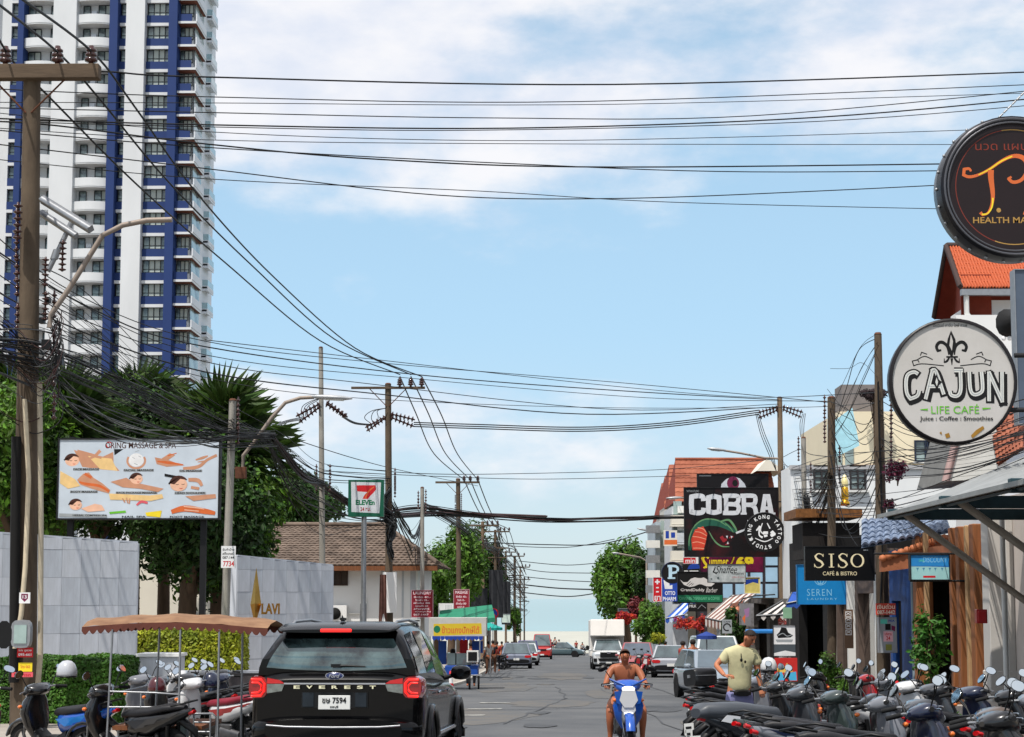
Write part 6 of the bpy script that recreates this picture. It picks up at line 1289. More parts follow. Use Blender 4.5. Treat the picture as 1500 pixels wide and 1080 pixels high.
def near():
    s = Sign('bistro_sign', 'black cafe and bistro sign with cream serif capitals', 1180, 801, 1280, 850, 45, 'sign'); s.panel(mat('bistro_board', (8,8,9), .4, var=.15), .16, mat('bistro_frame', (30,30,31), .4), 1)
    c = F1('cream_gold', (226,212,172))
    # serif capitals drawn as thick and thin strokes
    s.strokes([[(1206, 815, 1), (1203, 812, 1.2), (1198, 811.5, 1.6), (1194.5, 815, 2.4), (1197, 819.5, 3), (1203, 823, 3), (1205.5, 827, 2.6), (1202, 831, 1.6), (1196, 831, 1.2), (1193, 827, 1)], [(1206, 811.5, .8), (1206, 816, .8)], [(1193, 826, .8), (1193, 831, .8)]], 2, c)
    s.strokes([[(1218, 812), (1218, 831)]], 2.8, c); s.strokes([[(1214, 811.8), (1222, 811.8)], [(1214, 831), (1222, 831)]], .9, c)
    s.strokes([[(1241, 815, 1), (1238, 812, 1.2), (1233, 811.5, 1.6), (1229.5, 815, 2.4), (1232, 819.5, 3), (1238, 823, 3), (1240.5, 827, 2.6), (1237, 831, 1.6), (1231, 831, 1.2), (1228, 827, 1)], [(1241, 811.5, .8), (1241, 816, .8)], [(1228, 826, .8), (1228, 831, .8)]], 2, c)
    o = [(x, y, .9+2.0*abs(math.cos(math.radians(i*15)))) for i, (x, y) in enumerate(arc(1256, 821.3, 8.6, 0, 360, 24, 9.4))]; s.strokes([o], 2, c)
    s.text('CAFÉ & BISTRO', 1205, 836, 1255, 843, c, .0); s.strokes([[(1265, 806), (1272, 806)]], 1, P_grey)
    mb = MB(); a, b = s.p(1280, 811), s.p(1360, 811); mb.tube([(a[0], .06, a[1]), (b[0], .06, b[1])], .03, 6); a, b = s.p(1280, 840), s.p(1325, 840); mb.tube([(a[0], .06, a[1]), (b[0], .06, b[1])], .03, 6); mb.build('bracket', M_brk, s.root)['kind'] = 'stuff'
    s = Sign('laundry_sign', 'bright blue sign with pale leaf emblem behind the cafe and bistro sign', 1168, 828, 1238, 885, 50, 'sign'); s.panel(mat('bright_blue_board', (20,122,184), .45, var=.05), .14, mat('bright_blue_edge', (30,100,150), .5), .8)
    pb = F1('pale_sky', (130,190,220)); s.strokes([arc(1202, 848, 9, 180, 360, 10), arc(1202, 850, 5, 180, 360, 8), [(1202, 846), (1202, 856)], [(1195, 848), (1200, 856)], [(1209, 848), (1204, 856)]], .9, pb); s.text('SEREN', 1182, 863, 1218, 873, pb, -.01, space=1.2); s.text('LAUNDRY', 1182, 876, 1226, 879, pb, 0, space=1.4)
    s = Sign('discount_sign', 'blue and pale discount poster box in a black frame at the brown shop', 1334, 813, 1390, 849, 36, 'sign'); s.panel(mat('poster_pale', (150,196,196), .5, var=.1, scale=3), .14, M_brk, 1.2)
    s.poly([(1334, 813), (1390, 813), (1390, 831), (1334, 829)], mat('poster_blue', (40,130,196), .5, var=.15, scale=3)); s.text('DISCOUNT', 1352, 816, 1388, 824, pb, .0, shear=.2); s.text('OPEN', 1346, 820, 1354, 823, F1('mint2', (80,190,160)), .02)
    s.strokes([[(1334, 829.6), (1390, 829.6)]], .6, P_blue); s.polys([[(x-2, 832), (x+2, 832), (x+.4, 835), (x, 838), (x-.4, 835)] for x in (1344, 1353, 1362, 1370, 1380)], F1('blue_icon', (70,130,160))); s.poly([(1352, 843.5), (1370, 843.5), (1370, 846.5), (1352, 846.5)], P_red)
    mb = MB(); a, b = s.p(1282, 811), s.p(1420, 811); mb.tube([(a[0], .1, a[1]), (b[0], .1, b[1])], .025, 6); a, b = s.p(1334, 851), s.p(1420, 851); mb.tube([(a[0], .1, a[1]), (b[0], .1, b[1])], .025, 6); mb.build('bracket', M_brk, s.root)['kind'] = 'stuff'
    # meter cabinet and stickers on the thick right pole
    s = Sign('meter_cabinet', 'grey electric meter cabinet with stickers on the thick right pole', 1288, 905, 1313, 956, 42.2, 'meter cabinet'); s.panel(mat('cabinet_grey', (150,154,158), .5, .2, var=.1), .22, M_steel, .6)
    s.poly([(1290, 907), (1300, 907), (1300, 914), (1290, 914)], F1('mint3', (90,190,170))); s.poly([(1297, 914), (1305, 914), (1305, 923), (1297, 923)], P_black); s.text('PEA', 1302, 908, 1311, 911, P_blue, .02); s.poly([(1306, 916), (1312, 918), (1311, 925), (1306, 923)], P_purple); s.poly([(1294, 925), (1308, 925), (1308, 940), (1294, 940)], F1('pink2', (222,170,176))); s.text('บริการ', 1296, 927, 1306, 931, P_red, .02); s.text('24', 1298, 932, 1304, 938, P_red, .02); s.poly([(1297, 944), (1306, 944), (1306, 953), (1297, 953)], F1('olive', (130,130,60)))
    s = Sign('sticker_notice', 'red and white pole notice above the grey meter cabinet', 1283, 884, 1312, 901, 42.3, 'notice'); s.panel(F1('notice_red', (196,70,54)), .02); s.text('เงินด่วน', 1285, 885, 1311, 892, F1('cream2', (240,220,196)), .02); s.text('087-1442', 1285, 894, 1311, 900, F1('cream2', (240,220,196)), .03)
    s = Sign('menu_board', 'white board with a dark cartoon like bowl drawing beside the black shop', 1133, 916, 1165, 961, 48, 'sign'); s.panel(P_white, .06, M_brk, .6)
    s.poly([(1142, 926), (1145, 919), (1152, 920), (1155, 927), (1162, 931), (1158, 934), (1140, 935), (1138, 930)], P_black); s.strokes([[(1140, 931), (1147, 928), (1153, 932), (1160, 930)]], 1.2, P_grey); s.poly([(1136, 937), (1162, 937), (1160, 941), (1138, 941)], P_grey); s.poly([(1133, 944), (1165, 944), (1165, 956), (1150, 953), (1133, 957)], F1('slate', (70,78,84)))
    s = Sign('tyre_display', 'colourful red yellow and blue poster stand under the white menu board', 1135, 964, 1168, 998, 46, 'display'); s.panel(F1('tomato', (190,40,36)), .08); s.poly([(1138, 980), (1143, 972), (1148, 979), (1153, 971), (1158, 980), (1162, 984), (1140, 986)], F1('straw', (226,186,90))); s.polys([[(1136, 987), (1145, 984), (1150, 997), (1136, 997)], [(1154, 986), (1166, 984), (1167, 997), (1156, 997)]], F1('sky', (70,170,210)))
    s = Sign('graffiti_board', 'narrow black and white patterned board strip by the white door posts', 1237, 893, 1250, 950, 46, 'sign'); s.panel(F1('brown_board', (100,76,58)), .06)
    for i in range(4): s.strokes([[(1240, 897+i*9), (1246, 901+i*9)], [(1246, 897+i*9), (1240, 901+i*9)], [(1239, 896+i*9), (1247, 896+i*9), (1247, 903+i*9), (1239, 903+i*9), (1239, 896+i*9)]], .8, P_white)
near()
def left_signs():
    s = Sign('seven_eleven_sign', 'green and white convenience store sign with a red seven on a steel post', 510, 703, 562, 757, 55, 'sign', yaw=0); s.panel(mat('store_green', (14,84,62), .45, var=.08), .25)
    s.poly([(514, 706), (558, 707), (556, 752), (515, 750)], F1('store_white', (196,200,204))); s.poly([(522, 711), (550, 711), (551, 717), (547, 722), (542, 727), (539, 731), (531, 731), (534, 725), (538, 721), (523, 720)], P_red); s.strokes([[(548, 713, 1.5), (540, 720, 2), (535, 730, 2)]], 1.6, P_orange)
    s.text('ELEVEn', 521, 732.5, 549, 740, P_green, .05); s.text('24 ชม.', 528, 743, 543, 749, F1('maroon_print', (150,40,40)), .03)
    k = MB(); B = s.p(533, 757); z = G(55)-s.root.location.z; k.tube([(B[0], .12, z), (B[0], .12, (z+B[1])*.5)], .11, 10); k.tube([(B[0], .12, (z+B[1])*.5), (B[0], .12, B[1])], .085, 10); k.build('post', M_steel, s.root)
    mr = F1('maroon', (128,26,40)); wp = F1('poster_white', (222,200,204))
    def poster(label, x0, y0, x1, y1, d, m, head, yaw=0, n=7):
        s = Sign('price_poster', label, x0, y0, x1, y1, d, 'poster', 'hand made price posters on the left poles', yaw); s.panel(m, .03, F1('poster_edge', (200,150,160)), .6)
        s.text(head, x0+2, y0+1.5, x1-2, y0+6, wp, .02); words = ['ซักรีด 40.-', 'รีดผ้า 10.-', 'ผ้าห่ม 80', 'รองเท้า 60', 'ส่งฟรี', 'เปิดทุกวัน', '087-1447']
        h = (y1-y0-9)/n
        for i in range(n): s.text(words[i % 7], x0+3+(i*2) % 4, y0+8+i*h+.4, x1-3-(i*3) % 5, y0+8+i*h+h*.75, wp, .02)
    poster('maroon price poster on the short bare pole', 603, 865, 634, 904, 70.6, mr, 'LAUNDRY', -.05); poster('maroon poster above the purple one on the third pole', 665, 864, 687, 893, 105, mr, 'MASSAGE', 0, 4); poster('purple pink poster lower on the third pole', 664, 893, 686, 916, 104.8, F1('magenta', (156,44,90)), 'LAUNDRY', .03, 5)
    mb = MB(); mb.box((0,0,0), (.5,.2,.85)); o = mb.build('white_board', M_cream2, None); a = W(571, 868, 67.2); o.location = a; o.scale = (1.1,1,1.9); tag(o, 'tall blank white board tied to the pole by the green sign', 'board'); 
    s = Sign('no_parking_sign', 'round red bordered no parking sign far down the left kerb', 714, 892, 730, 906, 120, 'traffic sign'); s.disc(6.5, P_blue, .03, P_red, 1.6); s.strokes([[(718, 894.5), (727, 903.5)]], 1.6, P_red)
    k = MB(); B = s.p(722, 906); k.cyl((0, .05, G(120)-s.root.location.z), (0, .05, B[1]), .035); k.build('post', M_steel, s.root)
    s = Sign('white_box_sign', 'square pale sign box beyond the no parking sign on the left', 735, 900, 747, 912, 135, 'sign'); s.panel(F1('pale_green2', (190,206,196)), .1, M_steel, .6)
    s = Sign('shutter_box', 'white louvred air conditioner box behind the maroon posters', 642, 884, 664, 899, 90, 'air conditioner'); s.panel(M_cream2, .5); s.strokes([[(653+i*2, 886), (653+i*2, 897)] for i in range(5)], .6, P_grey)
    s = Sign('street_name_plate', 'small dark lettered plate beside the short bare pole, above the black car', 600, 907, 616, 917, 62, 'sign'); s.panel(F1('plate_grey', (180,184,184)), .04); s.strokes([[(601, 909.5), (615, 909.5)], [(602, 914), (613, 914)]], 1.8, P_black)
left_signs()
# ============================================================ wheels, cars
M_rim = mat('alloy_rim', (150,152,156), .3, .8, var=.05); M_tail = mat('tail_light_red', (190,14,20), .2, var=.1, coat=1); M_brake = mat('brake_light_lit', (255,40,36), .3, var=0, emit=1.0); M_lens = mat('clear_lens', (200,206,210), .1, .2, var=.1, coat=1)
M_plate = mat('number_plate', (214,214,210), .5, var=.03); M_seat = mat('vinyl_seat', (34,34,37), .5, var=.15, scale=12, bump=.1)
M_glass_l = mat('car_glass', (46,58,62), .05, 0, var=.3, scale=1.2, spec=1, coat=1, col2=(92,108,112)); M_under_c = mat('underbody', (12,12,13), .8, var=.1)
def wheel(parent, c, r, w, n=5, spoke=True, name='wheel', rimm=None):
    mb = MB(); mb.torus(c, r-w*.42, w*.5, 'x', 22, 8); mb.lathe([(r-w*.9, -w*.42), (r-.02, -w*.42), (r-.02, w*.42), (r-w*.9, w*.42)], c, 22, 0, True, 'x'); wh = mb.build(name, M_rubber, parent)
    q = MB(); R = r-w*.85; q.lathe([(R, -w*.4), (R-.02, -w*.3), (R-.02, w*.3), (R, w*.4)], c, 20, 0, True, 'x')
    for i in range(n):
        a = 2*PI*i/n; v = Vector((0, math.cos(a), math.sin(a))); 
        if spoke: q.tube([Vector(c)+v*.02, Vector(c)+v*(R-.01)], [R*.13, R*.09], 5)
    q.lathe([(0, -w*.35), (R*.28, -w*.3), (R*.28, w*.3), (0, w*.35)], c, 10, 0, True, 'x'); q.build('rim', rimm or M_rim, wh); return wh
def quadpane(pts, off, m, parent, name='window', inset=.08):
    P = [Vector(p) for p in pts]; c = sum(P, Vector())/len(P); n = (P[1]-P[0]).cross(P[2]-P[0]).normalized()
    if n.dot(Vector((c.x, c.y*.3, .4))) < 0: n = -n
    Q = [p+(c-p).normalized()*inset+n*off for p in P]; k = len(Q); mb = MB(); mb.add(Q+[q-n*.012 for q in Q], [tuple(range(k)), tuple(reversed(range(k, 2*k)))]+[(i, (i+1) % k, (i+1) % k+k, i+k) for i in range(k)]); return mb.build(name, m, parent)
def car(name, label, loc, rz, L, Wd, H, pm, belt=.92, cat='car', roof=(.25, .62), base=(.02, .78), hood=.80, wr=.33, group=None, bed=False, front=False, tail=M_tail, plate=True, glass=None):
    t = thing(name, label, cat, loc, rz, group, True); h = Wd/2; y0, y1 = -L/2, L/2; G_ = glass or M_glass_l
    Y = lambda f: y0+L*f
    mb = MB(); zc = lambda a, b: ((a+b)/2, (b-a)/2)
    S = [(y0, .42, belt*.86, .84), (y0+.06, .3, belt*.95, .93), (y0+.35, .24, belt, .99), (Y(.3), .22, belt, 1), (Y(.66), .22, belt*.99, 1), (Y(base[1]), .22, belt*.97, .995), (Y(.88), .24, belt*.86 if hood < .9 else belt*.92, .97), (y1-.08, .3, hood*belt*.92, .9), (y1, .4, hood*belt*.8, .8)]
    mb.sup([(y, 0, zc(a, b)[0], h*w, zc(a, b)[1]) for y, a, b, w in S], n=28, e=5.5); mb.build('body', pm, t)
    yb0, yb1 = Y(base[0])+.02, Y(base[1]); yt0, yt1 = Y(roof[0]*.5 if False else base[0])+roof[0]*L*.3, Y(roof[1])
    if bed: yb0, yt0 = Y(.40), Y(.44)
    wb, wt = h*.95, h*.76; zb = belt-.04
    B = [(-wb, yb0, zb), (wb, yb0, zb), (wb, yb1, zb), (-wb, yb1, zb)]; T = [(-wt, yt0, H), (wt, yt0, H), (wt, yt1, H-.02), (-wt, yt1, H-.02)]
    g = MB(); g.add(B+T, [(0,1,5,4), (1,2,6,5), (2,3,7,6), (3,0,4,7), (4,5,6,7), (3,2,1,0)]); g.build('cabin', pm, t, bevel=.05, seg=2)
    quadpane([B[0], B[1], T[1], T[0]], .012, G_, t, 'rear_window', .10); quadpane([B[2], B[3], T[3], T[2]], .012, G_, t, 'windscreen', .10)
    for sgn, (b0, b1, t1, t0) in ((1, (B[1], B[2], T[2], T[1])), (-1, (B[0], B[3], T[3], T[0]))):
        mid = .52; mb_, mt_ = Vector(b0).lerp(Vector(b1), mid), Vector(t0).lerp(Vector(t1), mid)
        quadpane([b0, mb_, mt_, t0], .012, G_, t, 'side_window', .07); quadpane([mb_, b1, t1, mt_], .012, G_, t, 'side_window', .07)
        m = MB(); m.sup([(0, 0, 0, .02, .02, 2), (.04, 0, 0, .1, .07, 3), (.12, 0, 0, .09, .06, 3), (.16, 0, 0, .03, .03, 2)], n=10); mm = m.build('mirror', pm, t); mm.location = (sgn*(h+.1), yb1-.35, zb+.06)
    for yy in (Y(.19), Y(.815)):
        ar = MB(); 
        for sgn in (-1, 1): ar.lathe([(0, sgn*(h+.004)), (wr*1.14, sgn*(h+.004)), (wr*1.14, sgn*(h-.18))], (0, yy, wr), 24, 0, False, 'x')
        ar.build('wheel_arch', M_under_c, t, fixn=False)['kind'] = 'stuff'
        for sgn in (-1, 1): wheel(t, (sgn*(h-.09), yy, wr), wr, .21)
    ub = MB(); ub.box((0, 0, .25), (Wd*.86, L*.94, .14)); ub.build('underbody', M_under_c, t)
    for sgn in (-1, 1):
        q = MB(); q.sup([(y0-.012, sgn*h*.72, belt*.80, h*.2, .075, 3), (y0+.1, sgn*h*.80, belt*.81, h*.17, .08, 3)], n=12); q.build('tail_light', tail, t)
        q = MB(); q.sup([(y1+.008, sgn*h*.62, hood*belt*.78, h*.2, .06, 3), (y1-.16, sgn*h*.76, hood*belt*.84, h*.17, .07, 3)], n=12); q.build('headlight', M_lens, t)
    lb = MB(); lb.sup([(y0-.03, 0, .47, h*.80, .10, 4), (y0+.16, 0, .45, h*.96, .15, 4)], n=20); lb.build('rear_bumper', M_black if not bed else M_chrome, t)
    lb = MB(); lb.sup([(y1+.02, 0, .42, h*.72, .10, 4), (y1-.16, 0, .42, h*.92, .14, 4)], n=20); lb.build('front_bumper', pm, t)
    gr = MB(); gr.box((0, y1+.012, hood*belt*.74), (h*.78, .03, .16)); gr.box((0, y1+.03, .36), (h*1.2, .03, .1)); gr.build('grille', M_black, t)['kind'] = 'stuff'
    if plate:
        for yy in ((y0-.045), (y1+.04)): q = MB(); q.box((0, yy, .58 if yy < 0 else .44), (.34, .012, .13)); q.build('number_plate', M_plate, t)
    return t
def gpos(px, d, lift=.0): w = W(px, 940, d); return (w.x, d, G(d)+lift)
P_silver = paint('silver', (158,162,170)); P_grey_c = paint('gunmetal', (84,88,96)); P_pearl = paint('pearl', (206,208,208)); P_redc = paint('wine', (140,40,48)); P_tealc = paint('teal_grey', (66,84,88)); P_purp = paint('violet', (56,44,110)); P_redp = paint('bright_red', (170,34,30)); P_whitec = paint('cool_white', (206,210,212))
car('parked_car', 'bluish silver crossover parked nearest on the left side of the road', gpos(756, 103), .02, 4.3, 1.86, 1.55, paint('blue_silver', (112,118,134)), base=(.02,.80), roof=(.30,.62), group='cars on the street')
car('parked_car', 'pale silver saloon parked directly ahead of the bluish crossover', gpos(769, 117), .02, 4.6, 1.8, 1.5, P_whitec, group='cars on the street')
car('parked_car', 'violet hatchback parked third in the left line', gpos(772, 132), .03, 4.4, 1.84, 1.72, P_purp, roof=(.2,.65), group='cars on the street')
car('parked_van', 'bright red van at the far end of the left line, turned to face the camera', gpos(794, 158, .0), PI, 4.6, 1.85, 2.35, P_redp, belt=1.25, hood=.95, roof=(.1,.80), base=(.01,.92), cat='van', group='cars on the street')
t = car('pickup_truck', 'dark teal pickup truck crossing the end of the street with people in its bed', gpos(821, 180), -PI/2-.12, 5.1, 1.8, 1.62, P_tealc, belt=.98, bed=True, roof=(.25,.64), base=(.02,.80), cat='pickup', group='cars on the street')
mb = MB(); mb.box((0, -1.55, .99), (1.5, 1.9, .04)); mb.build('bed_floor', M_under_c, t)
# white box truck, front on
def boxtruck():
    t = car('box_truck', 'white pickup based box truck driving towards the camera', gpos(889, 100), PI, 4.9, 1.86, 1.78, P_pearl, belt=1.12, hood=.98, roof=(.25,.66), base=(.45,.80), wr=.37, cat='truck', front=True)
    m = mat('box_white', (214,210,204), .6, var=.06, scale=.8); mb = MB(); mb.prismx([(-2.9, .75), (.2, .75), (.2, 1.9), (1.05, 1.95), (.8, 2.92), (-2.9, 2.92)], -1.0, 1.0); mb.build('cargo_box', m, t, bevel=.04)
    g = MB(); g.box((0, 2.49, .86), (1.0, .03, .30)); g.build('grille', M_black, t); g = MB(); g.box((0, 2.5, .98), (.2, .04, .1)); g.build('badge', M_chrome, t)
    g = MB(); g.prism([(-.62, .66), (.62, .66), (.5, .5), (-.5, .5)], 2.45, 2.52); g.build('lower_grille', M_black, t)
    for sg in (-1, 1): f = MB(); f.box((sg*.78, 2.44, .56), (.2, .1, .2)); f.build('fog_lamp', M_black, t); a = MB(); a.box((sg*1.18, 1.2, 1.25), (.2, .1, .26)); a.build('side_mirror', M_black, t)
boxtruck()
car('parked_car', 'wine red car parked at the right kerb beside the white truck, facing the camera', gpos(934, 86), PI-.1, 4.4, 1.8, 1.6, paint('dusty_red', (150,74,78)), base=(.1,.80), roof=(.3,.66), group='cars on the street', glass=mat('windscreen_grey', (70,80,92), .12, var=.3, scale=2, spec=1, coat=1))
t = car('parked_car', 'two tone grey saloon parked on the right seen from behind', gpos(984, 78), -.10, 4.6, 1.8, 1.46, P_silver, group='cars on the street')
t = car('parked_car', 'pale blue grey hatchback facing the camera behind the man in yellow', gpos(1046, 48), PI+.1, 4.3, 1.72, 1.40, paint('ice_blue', (132,142,152)), base=(.05,.80), roof=(.3,.62), group='cars on the street', glass=mat('windscreen_sky', (74,90,100), .12, var=.2, scale=2, spec=1, coat=1))
car('parked_van', 'white people carrier parked further down on the right, behind the pale hatchback', gpos(1046, 64), PI, 4.6, 1.8, 1.85, P_whitec, belt=1.05, hood=.9, roof=(.1,.72), base=(.02,.86), cat='van', group='cars on the street')
car('parked_car', 'dark car half hidden behind the red car on the right', gpos(955, 100), PI, 4.3, 1.76, 1.5, P_grey_c, group='cars on the street')

# ============================================================ the black off-roader in front
def suv():
    pm = mat('paint_deep_black', (3,3,4), .22, var=0, coat=.35, spec=.12); d = 18.1; X = W(491, 940, d).x
    t = thing('black_suv', 'large black off road wagon with lit red brake lights driving away, nearest on the left', 'car', (X, d, G(d)), math.radians(-3.0), None, True)
    S = [(.0, .62, 1.20, .845), (.05, .50, 1.27, .905), (.22, .40, 1.31, .94), (.7, .34, 1.27, .935), (1.5, .34, 1.22, .93), (2.6, .34, 1.19, .93), (3.5, .34, 1.17, .93), (3.9, .36, 1.13, .92), (4.4, .38, 1.08, .90), (4.75, .42, .98, .84), (4.88, .5, .86, .74)]
    mb = MB(); mb.sup([(y, 0, (a+b)/2, w, (b-a)/2, 5.0) for y, a, b, w in S], n=44); mb.build('body', pm, t)
    g = MB(); secs = [(.10, 1.24, 1.44, .86, .80), (.20, 1.2, 1.62, .86, .72), (.34, 1.2, 1.755, .87, .665), (.6, 1.2, 1.80, .88, .66), (1.6, 1.18, 1.835, .88, .66), (2.4, 1.15, 1.82, .87, .65), (2.9, 1.13, 1.75, .86, .65), (3.3, 1.1, 1.52, .85, .70), (3.75, 1.08, 1.2, .84, .8)]
    R = []
    for y, zb, zt, wb, wt in secs: R.append([Vector((x, y, z)) for x, z in ((-wb, zb), (-(wb*.6+wt*.4)-.015, zb+(zt-zb)*.42), (-wt-.02, zt-(zt-zb)*.15), (-wt*.86, zt-.012), (-wt*.4, zt+.006), (wt*.4, zt+.006), (wt*.86, zt-.012), (wt+.02, zt-(zt-zb)*.15), ((wb*.6+wt*.4)+.015, zb+(zt-zb)*.42), (wb, zb))])
    g.loft(R, 0, True); g.build('cabin', pm, t, fixn=False)
    # tailgate glass
    gl = MB(); n = 10; rows = []
    for j in range(5):
        v = j/4; z = 1.325+(1.635-1.325)*v; hw = .765-.165*v**1.2; y = .078+max(0, z-1.42)*.56; rows.append([Vector((-hw+2*hw*i/n, y+.015*(2*i/n-1)**2-.015, z-(.035*(1-v))*(1-(2*i/n-1)**2)*1.0)) for i in range(n+1)])
    gl.add([p for r in rows for p in r], [(j*(n+1)+i, j*(n+1)+i+1, (j+1)*(n+1)+i+1, (j+1)*(n+1)+i) for j in range(4) for i in range(n)], 0, True)
    o = gl.build('rear_window', mat('privacy_glass_painted_clouds', (18,26,28), .05, .25, var=.6, scale=3, spec=1, coat=1, col2=(96,120,120), detail=7), t, fixn=False)  # dark privacy glass, pale cloud reflections mixed into its colour by noise
    sp = MB(); sp.sup([(.02, 0, 1.715, .60, .018, 3), (.10, 0, 1.735, .65, .035, 3), (.4, 0, 1.775, .66, .04, 3)], n=24); s_ = sp.build('spoiler', pm, t)
    b = MB(); b.box((0, .012, 1.722), (.34, .02, .035)); b.build('brake_lamp', M_brake, s_, bevel=.008)
    w = MB(); w.tube([(-.04, .03, 1.34), (.12, .02, 1.345), (.32, .035, 1.335)], [.018, .014, .008], 6); w.box((.0, .03, 1.345), (.1, .05, .035)); w.build('wiper', M_black, t)
    for sg in (-1, 1):
        P = lambda pts: [(sg*x, z) for x, z in pts]
        q = MB(); q.sup([(-.02, sg*.835, 1.115, .10, .115, 3.2), (.1, sg*.87, 1.115, .085, .125, 3.2), (.32, sg*.905, 1.12, .045, .09, 3)], n=16); h_ = q.build('tail_light', mat('tail_red_dim', (120,8,14), .15, var=.1, coat=1, emit=.3), t)
        q = MB(); z0 = -.034; ring = [(.905,1.20), (.80,1.20), (.765,1.16), (.765,1.07), (.80,1.025), (.905,1.02)]
        q.tube([(sg*x, z0, z) for x, z in ring], .013, 6); q.tube([(sg*x, z0, z) for x, z in [(.90,1.165), (.83,1.165), (.80,1.14), (.80,1.085), (.83,1.06), (.90,1.055)]], .009, 6); q.build('light_bar', M_brake, h_)
        q = MB(); q.prism(P([(.735,1.215), (.60,1.19), (.545,1.155), (.735,1.155)]), -.028, .02); q.build('upper_reflector', M_tail, h_); q = MB(); q.prism(P([(.735,1.15), (.545,1.15), (.575,1.075), (.735,1.05)]), -.026, .02); q.build('reverse_lens', mat('smoked_lens', (110,116,112), .15, .2, var=.4, scale=14, coat=1), h_)
        r = MB(); r.tube([(sg*.57, .5, 1.79), (sg*.575, .65, 1.825), (sg*.58, 1.6, 1.855), (sg*.575, 2.4, 1.835), (sg*.57, 2.6, 1.79)], .018, 6); r.build('roof_rail', M_steel, t)
        m = MB(); m.sup([(0, 0, 0, .05, .05, 2.4), (.05, 0, 0, .12, .085, 2.6), (.13, 0, 0, .13, .09, 2.6), (.2, 0, 0, .07, .05, 2.4)], n=14); mm = m.build('mirror', pm, t); mm.location = (sg*1.06, 2.95, 1.22); a = MB(); a.tube([(-sg*.12, .1, -.04), (-sg*.24, .12, -.08)], .03, 6); a.build('mirror_arm', M_black, mm)
        # side glass: three panes following the tapering flank
        for (a0, a1, tz0, tz1) in ((.36, 1.0, .30, .33), (1.06, 1.92, .33, .33), (1.98, 3.05, .33, .27)):
            def fl(y, f):
                for (ya, zb, zt, wb, wt), (yb, zb2, zt2, wb2, wt2) in zip(secs, secs[1:]):
                    if y <= yb: u = (y-ya)/(yb-ya); zb_, zt_, wb_, wt_ = zb+(zb2-zb)*u, zt+(zt2-zt)*u, wb+(wb2-wb)*u, wt+(wt2-wt)*u; break
                z = zb_+(zt_-zb_)*f; ww = wb_+(wb_*.6+wt_*.4+.015-wb_)*min(1, f/.42) if f < .42 else (wb_*.6+wt_*.4+.015)+((wt_+.02)-(wb_*.6+wt_*.4+.015))*(f-.42)/.43
                return Vector((sg*(ww+.008), y, z))
            gm = MB(); gp = [fl(a0, .10), fl(a1, .10), fl(a0, .42), fl(a1, .42), fl(a0+.04, .85), fl(a1-.05, .85)]; gm.add(gp, [(0,1,3,2), (2,3,5,4)]); gm.build('side_window', M_glass_l, t, fixn=False)
        for yy in (.98, 3.92):
            ar = MB(); ar.lathe([(0, sg*.936), (.44, sg*.936), (.44, sg*.75)], (0, yy, .40), 26, 0, False, 'x'); ar.build('wheel_arch', M_under_c, t, fixn=False); fl_ = MB()
            pts = [(sg*.945, yy+.47*math.cos(a), .40+.47*math.sin(a)) for a in [math.radians(-5+190*i/16) for i in range(17)]]; fl_.tube(pts, .045, 8); fl_.build('fender_flare', pm, t); wheel(t, (sg*.83, yy, .39), .39, .26, 6)
        ch = MB(); ch.tube([(sg*.945, 1.4, .55), (sg*.945, 3.4, .55)], .03, 6); ch.build('side_trim', M_chrome, t)
        hd = MB(); hd.tube([(sg*.95, 1.5, 1.02), (sg*.965, 1.6, 1.03), (sg*.95, 1.72, 1.02)], .014, 6); hd.tube([(sg*.95, 2.5, 1.02), (sg*.965, 2.6, 1.03), (sg*.95, 2.72, 1.02)], .014, 6); hd.build('door_handle', M_chrome, t)['kind'] = 'stuff'
    q = MB(); q.box((0, -.028, 1.155), (1.1, .02, .016)); q.build('chrome_strip', M_chrome, t)
    for i, c in enumerate('EVEREST'): lettering('letter', c, t, (-.405+i*.137, -.055, 1.118), .066, .034, mat('letter_chrome', (232,226,190), .35, .2, var=0), .03, .008)
    q = MB(); q.lathe([(.0, -.014), (.06, -.012), (.075, 0)], (0, -.012, 0), 24, 0, True, 'y'); o = q.build('badge', mat('badge_blue', (26,40,90), .2, var=0, coat=1), t); o.location = (.0, -.03, 1.238); o.scale = (1.25, 1, .5)
    ov = MB(); ov.torus((0,0,0), .076, .006, 'y', 24, 6); o2 = ov.build('badge_ring', M_chrome, t); o2.location = (0, -.045, 1.238); o2.scale = (1.25, 1, .5); lettering('badge_lettering', 'Ford', t, (0, -.062, 1.238), .12, .04, M_chrome, .01, .003, shear=.3)
    q = MB(); q.prism([(-.36, 1.06), (.36, 1.06), (.36, .90), (-.36, .90)], -.022, .02); q.build('plate_recess', M_black, t); q = MB(); q.box((0, -.034, .955), (.345, .016, .15)); pl = q.build('number_plate', M_plate, t, bevel=.004)
    lettering('plate_characters', 'ขษ 7594', pl, (0, -.045, .978), .26, .062, P_black, .02, .002); lettering('plate_province', 'ชลบุรี', pl, (0, -.045, .908), .09, .03, P_black, .01, .002)
    for sg in (-1, 1): q = MB(); q.box((sg*.285, -.027, .985), (.12, .01, .15)); q.build('plate_lamp_panel', mat('dark_reflect', (40,48,56), .1, .5, var=.3), t)
    q = MB(); q.sup([(-.10, 0, .66, .74, .12, 3.4), (-.04, 0, .64, .88, .17, 3.6), (.14, 0, .62, .935, .2, 4)], n=32); q.build('rear_bumper', pm, t); q = MB(); q.tube([(-.72, -.10, .715), (-.5, -.125, .70), (0, -.13, .695), (.5, -.125, .70), (.72, -.10, .715)], .012, 6); q.build('bumper_trim', M_steel, t)
    for sg in (-1, 1): q = MB(); q.box((sg*.62, -.10, .55), (.26, .03, .05)); q.build('reflector', M_tail, t)
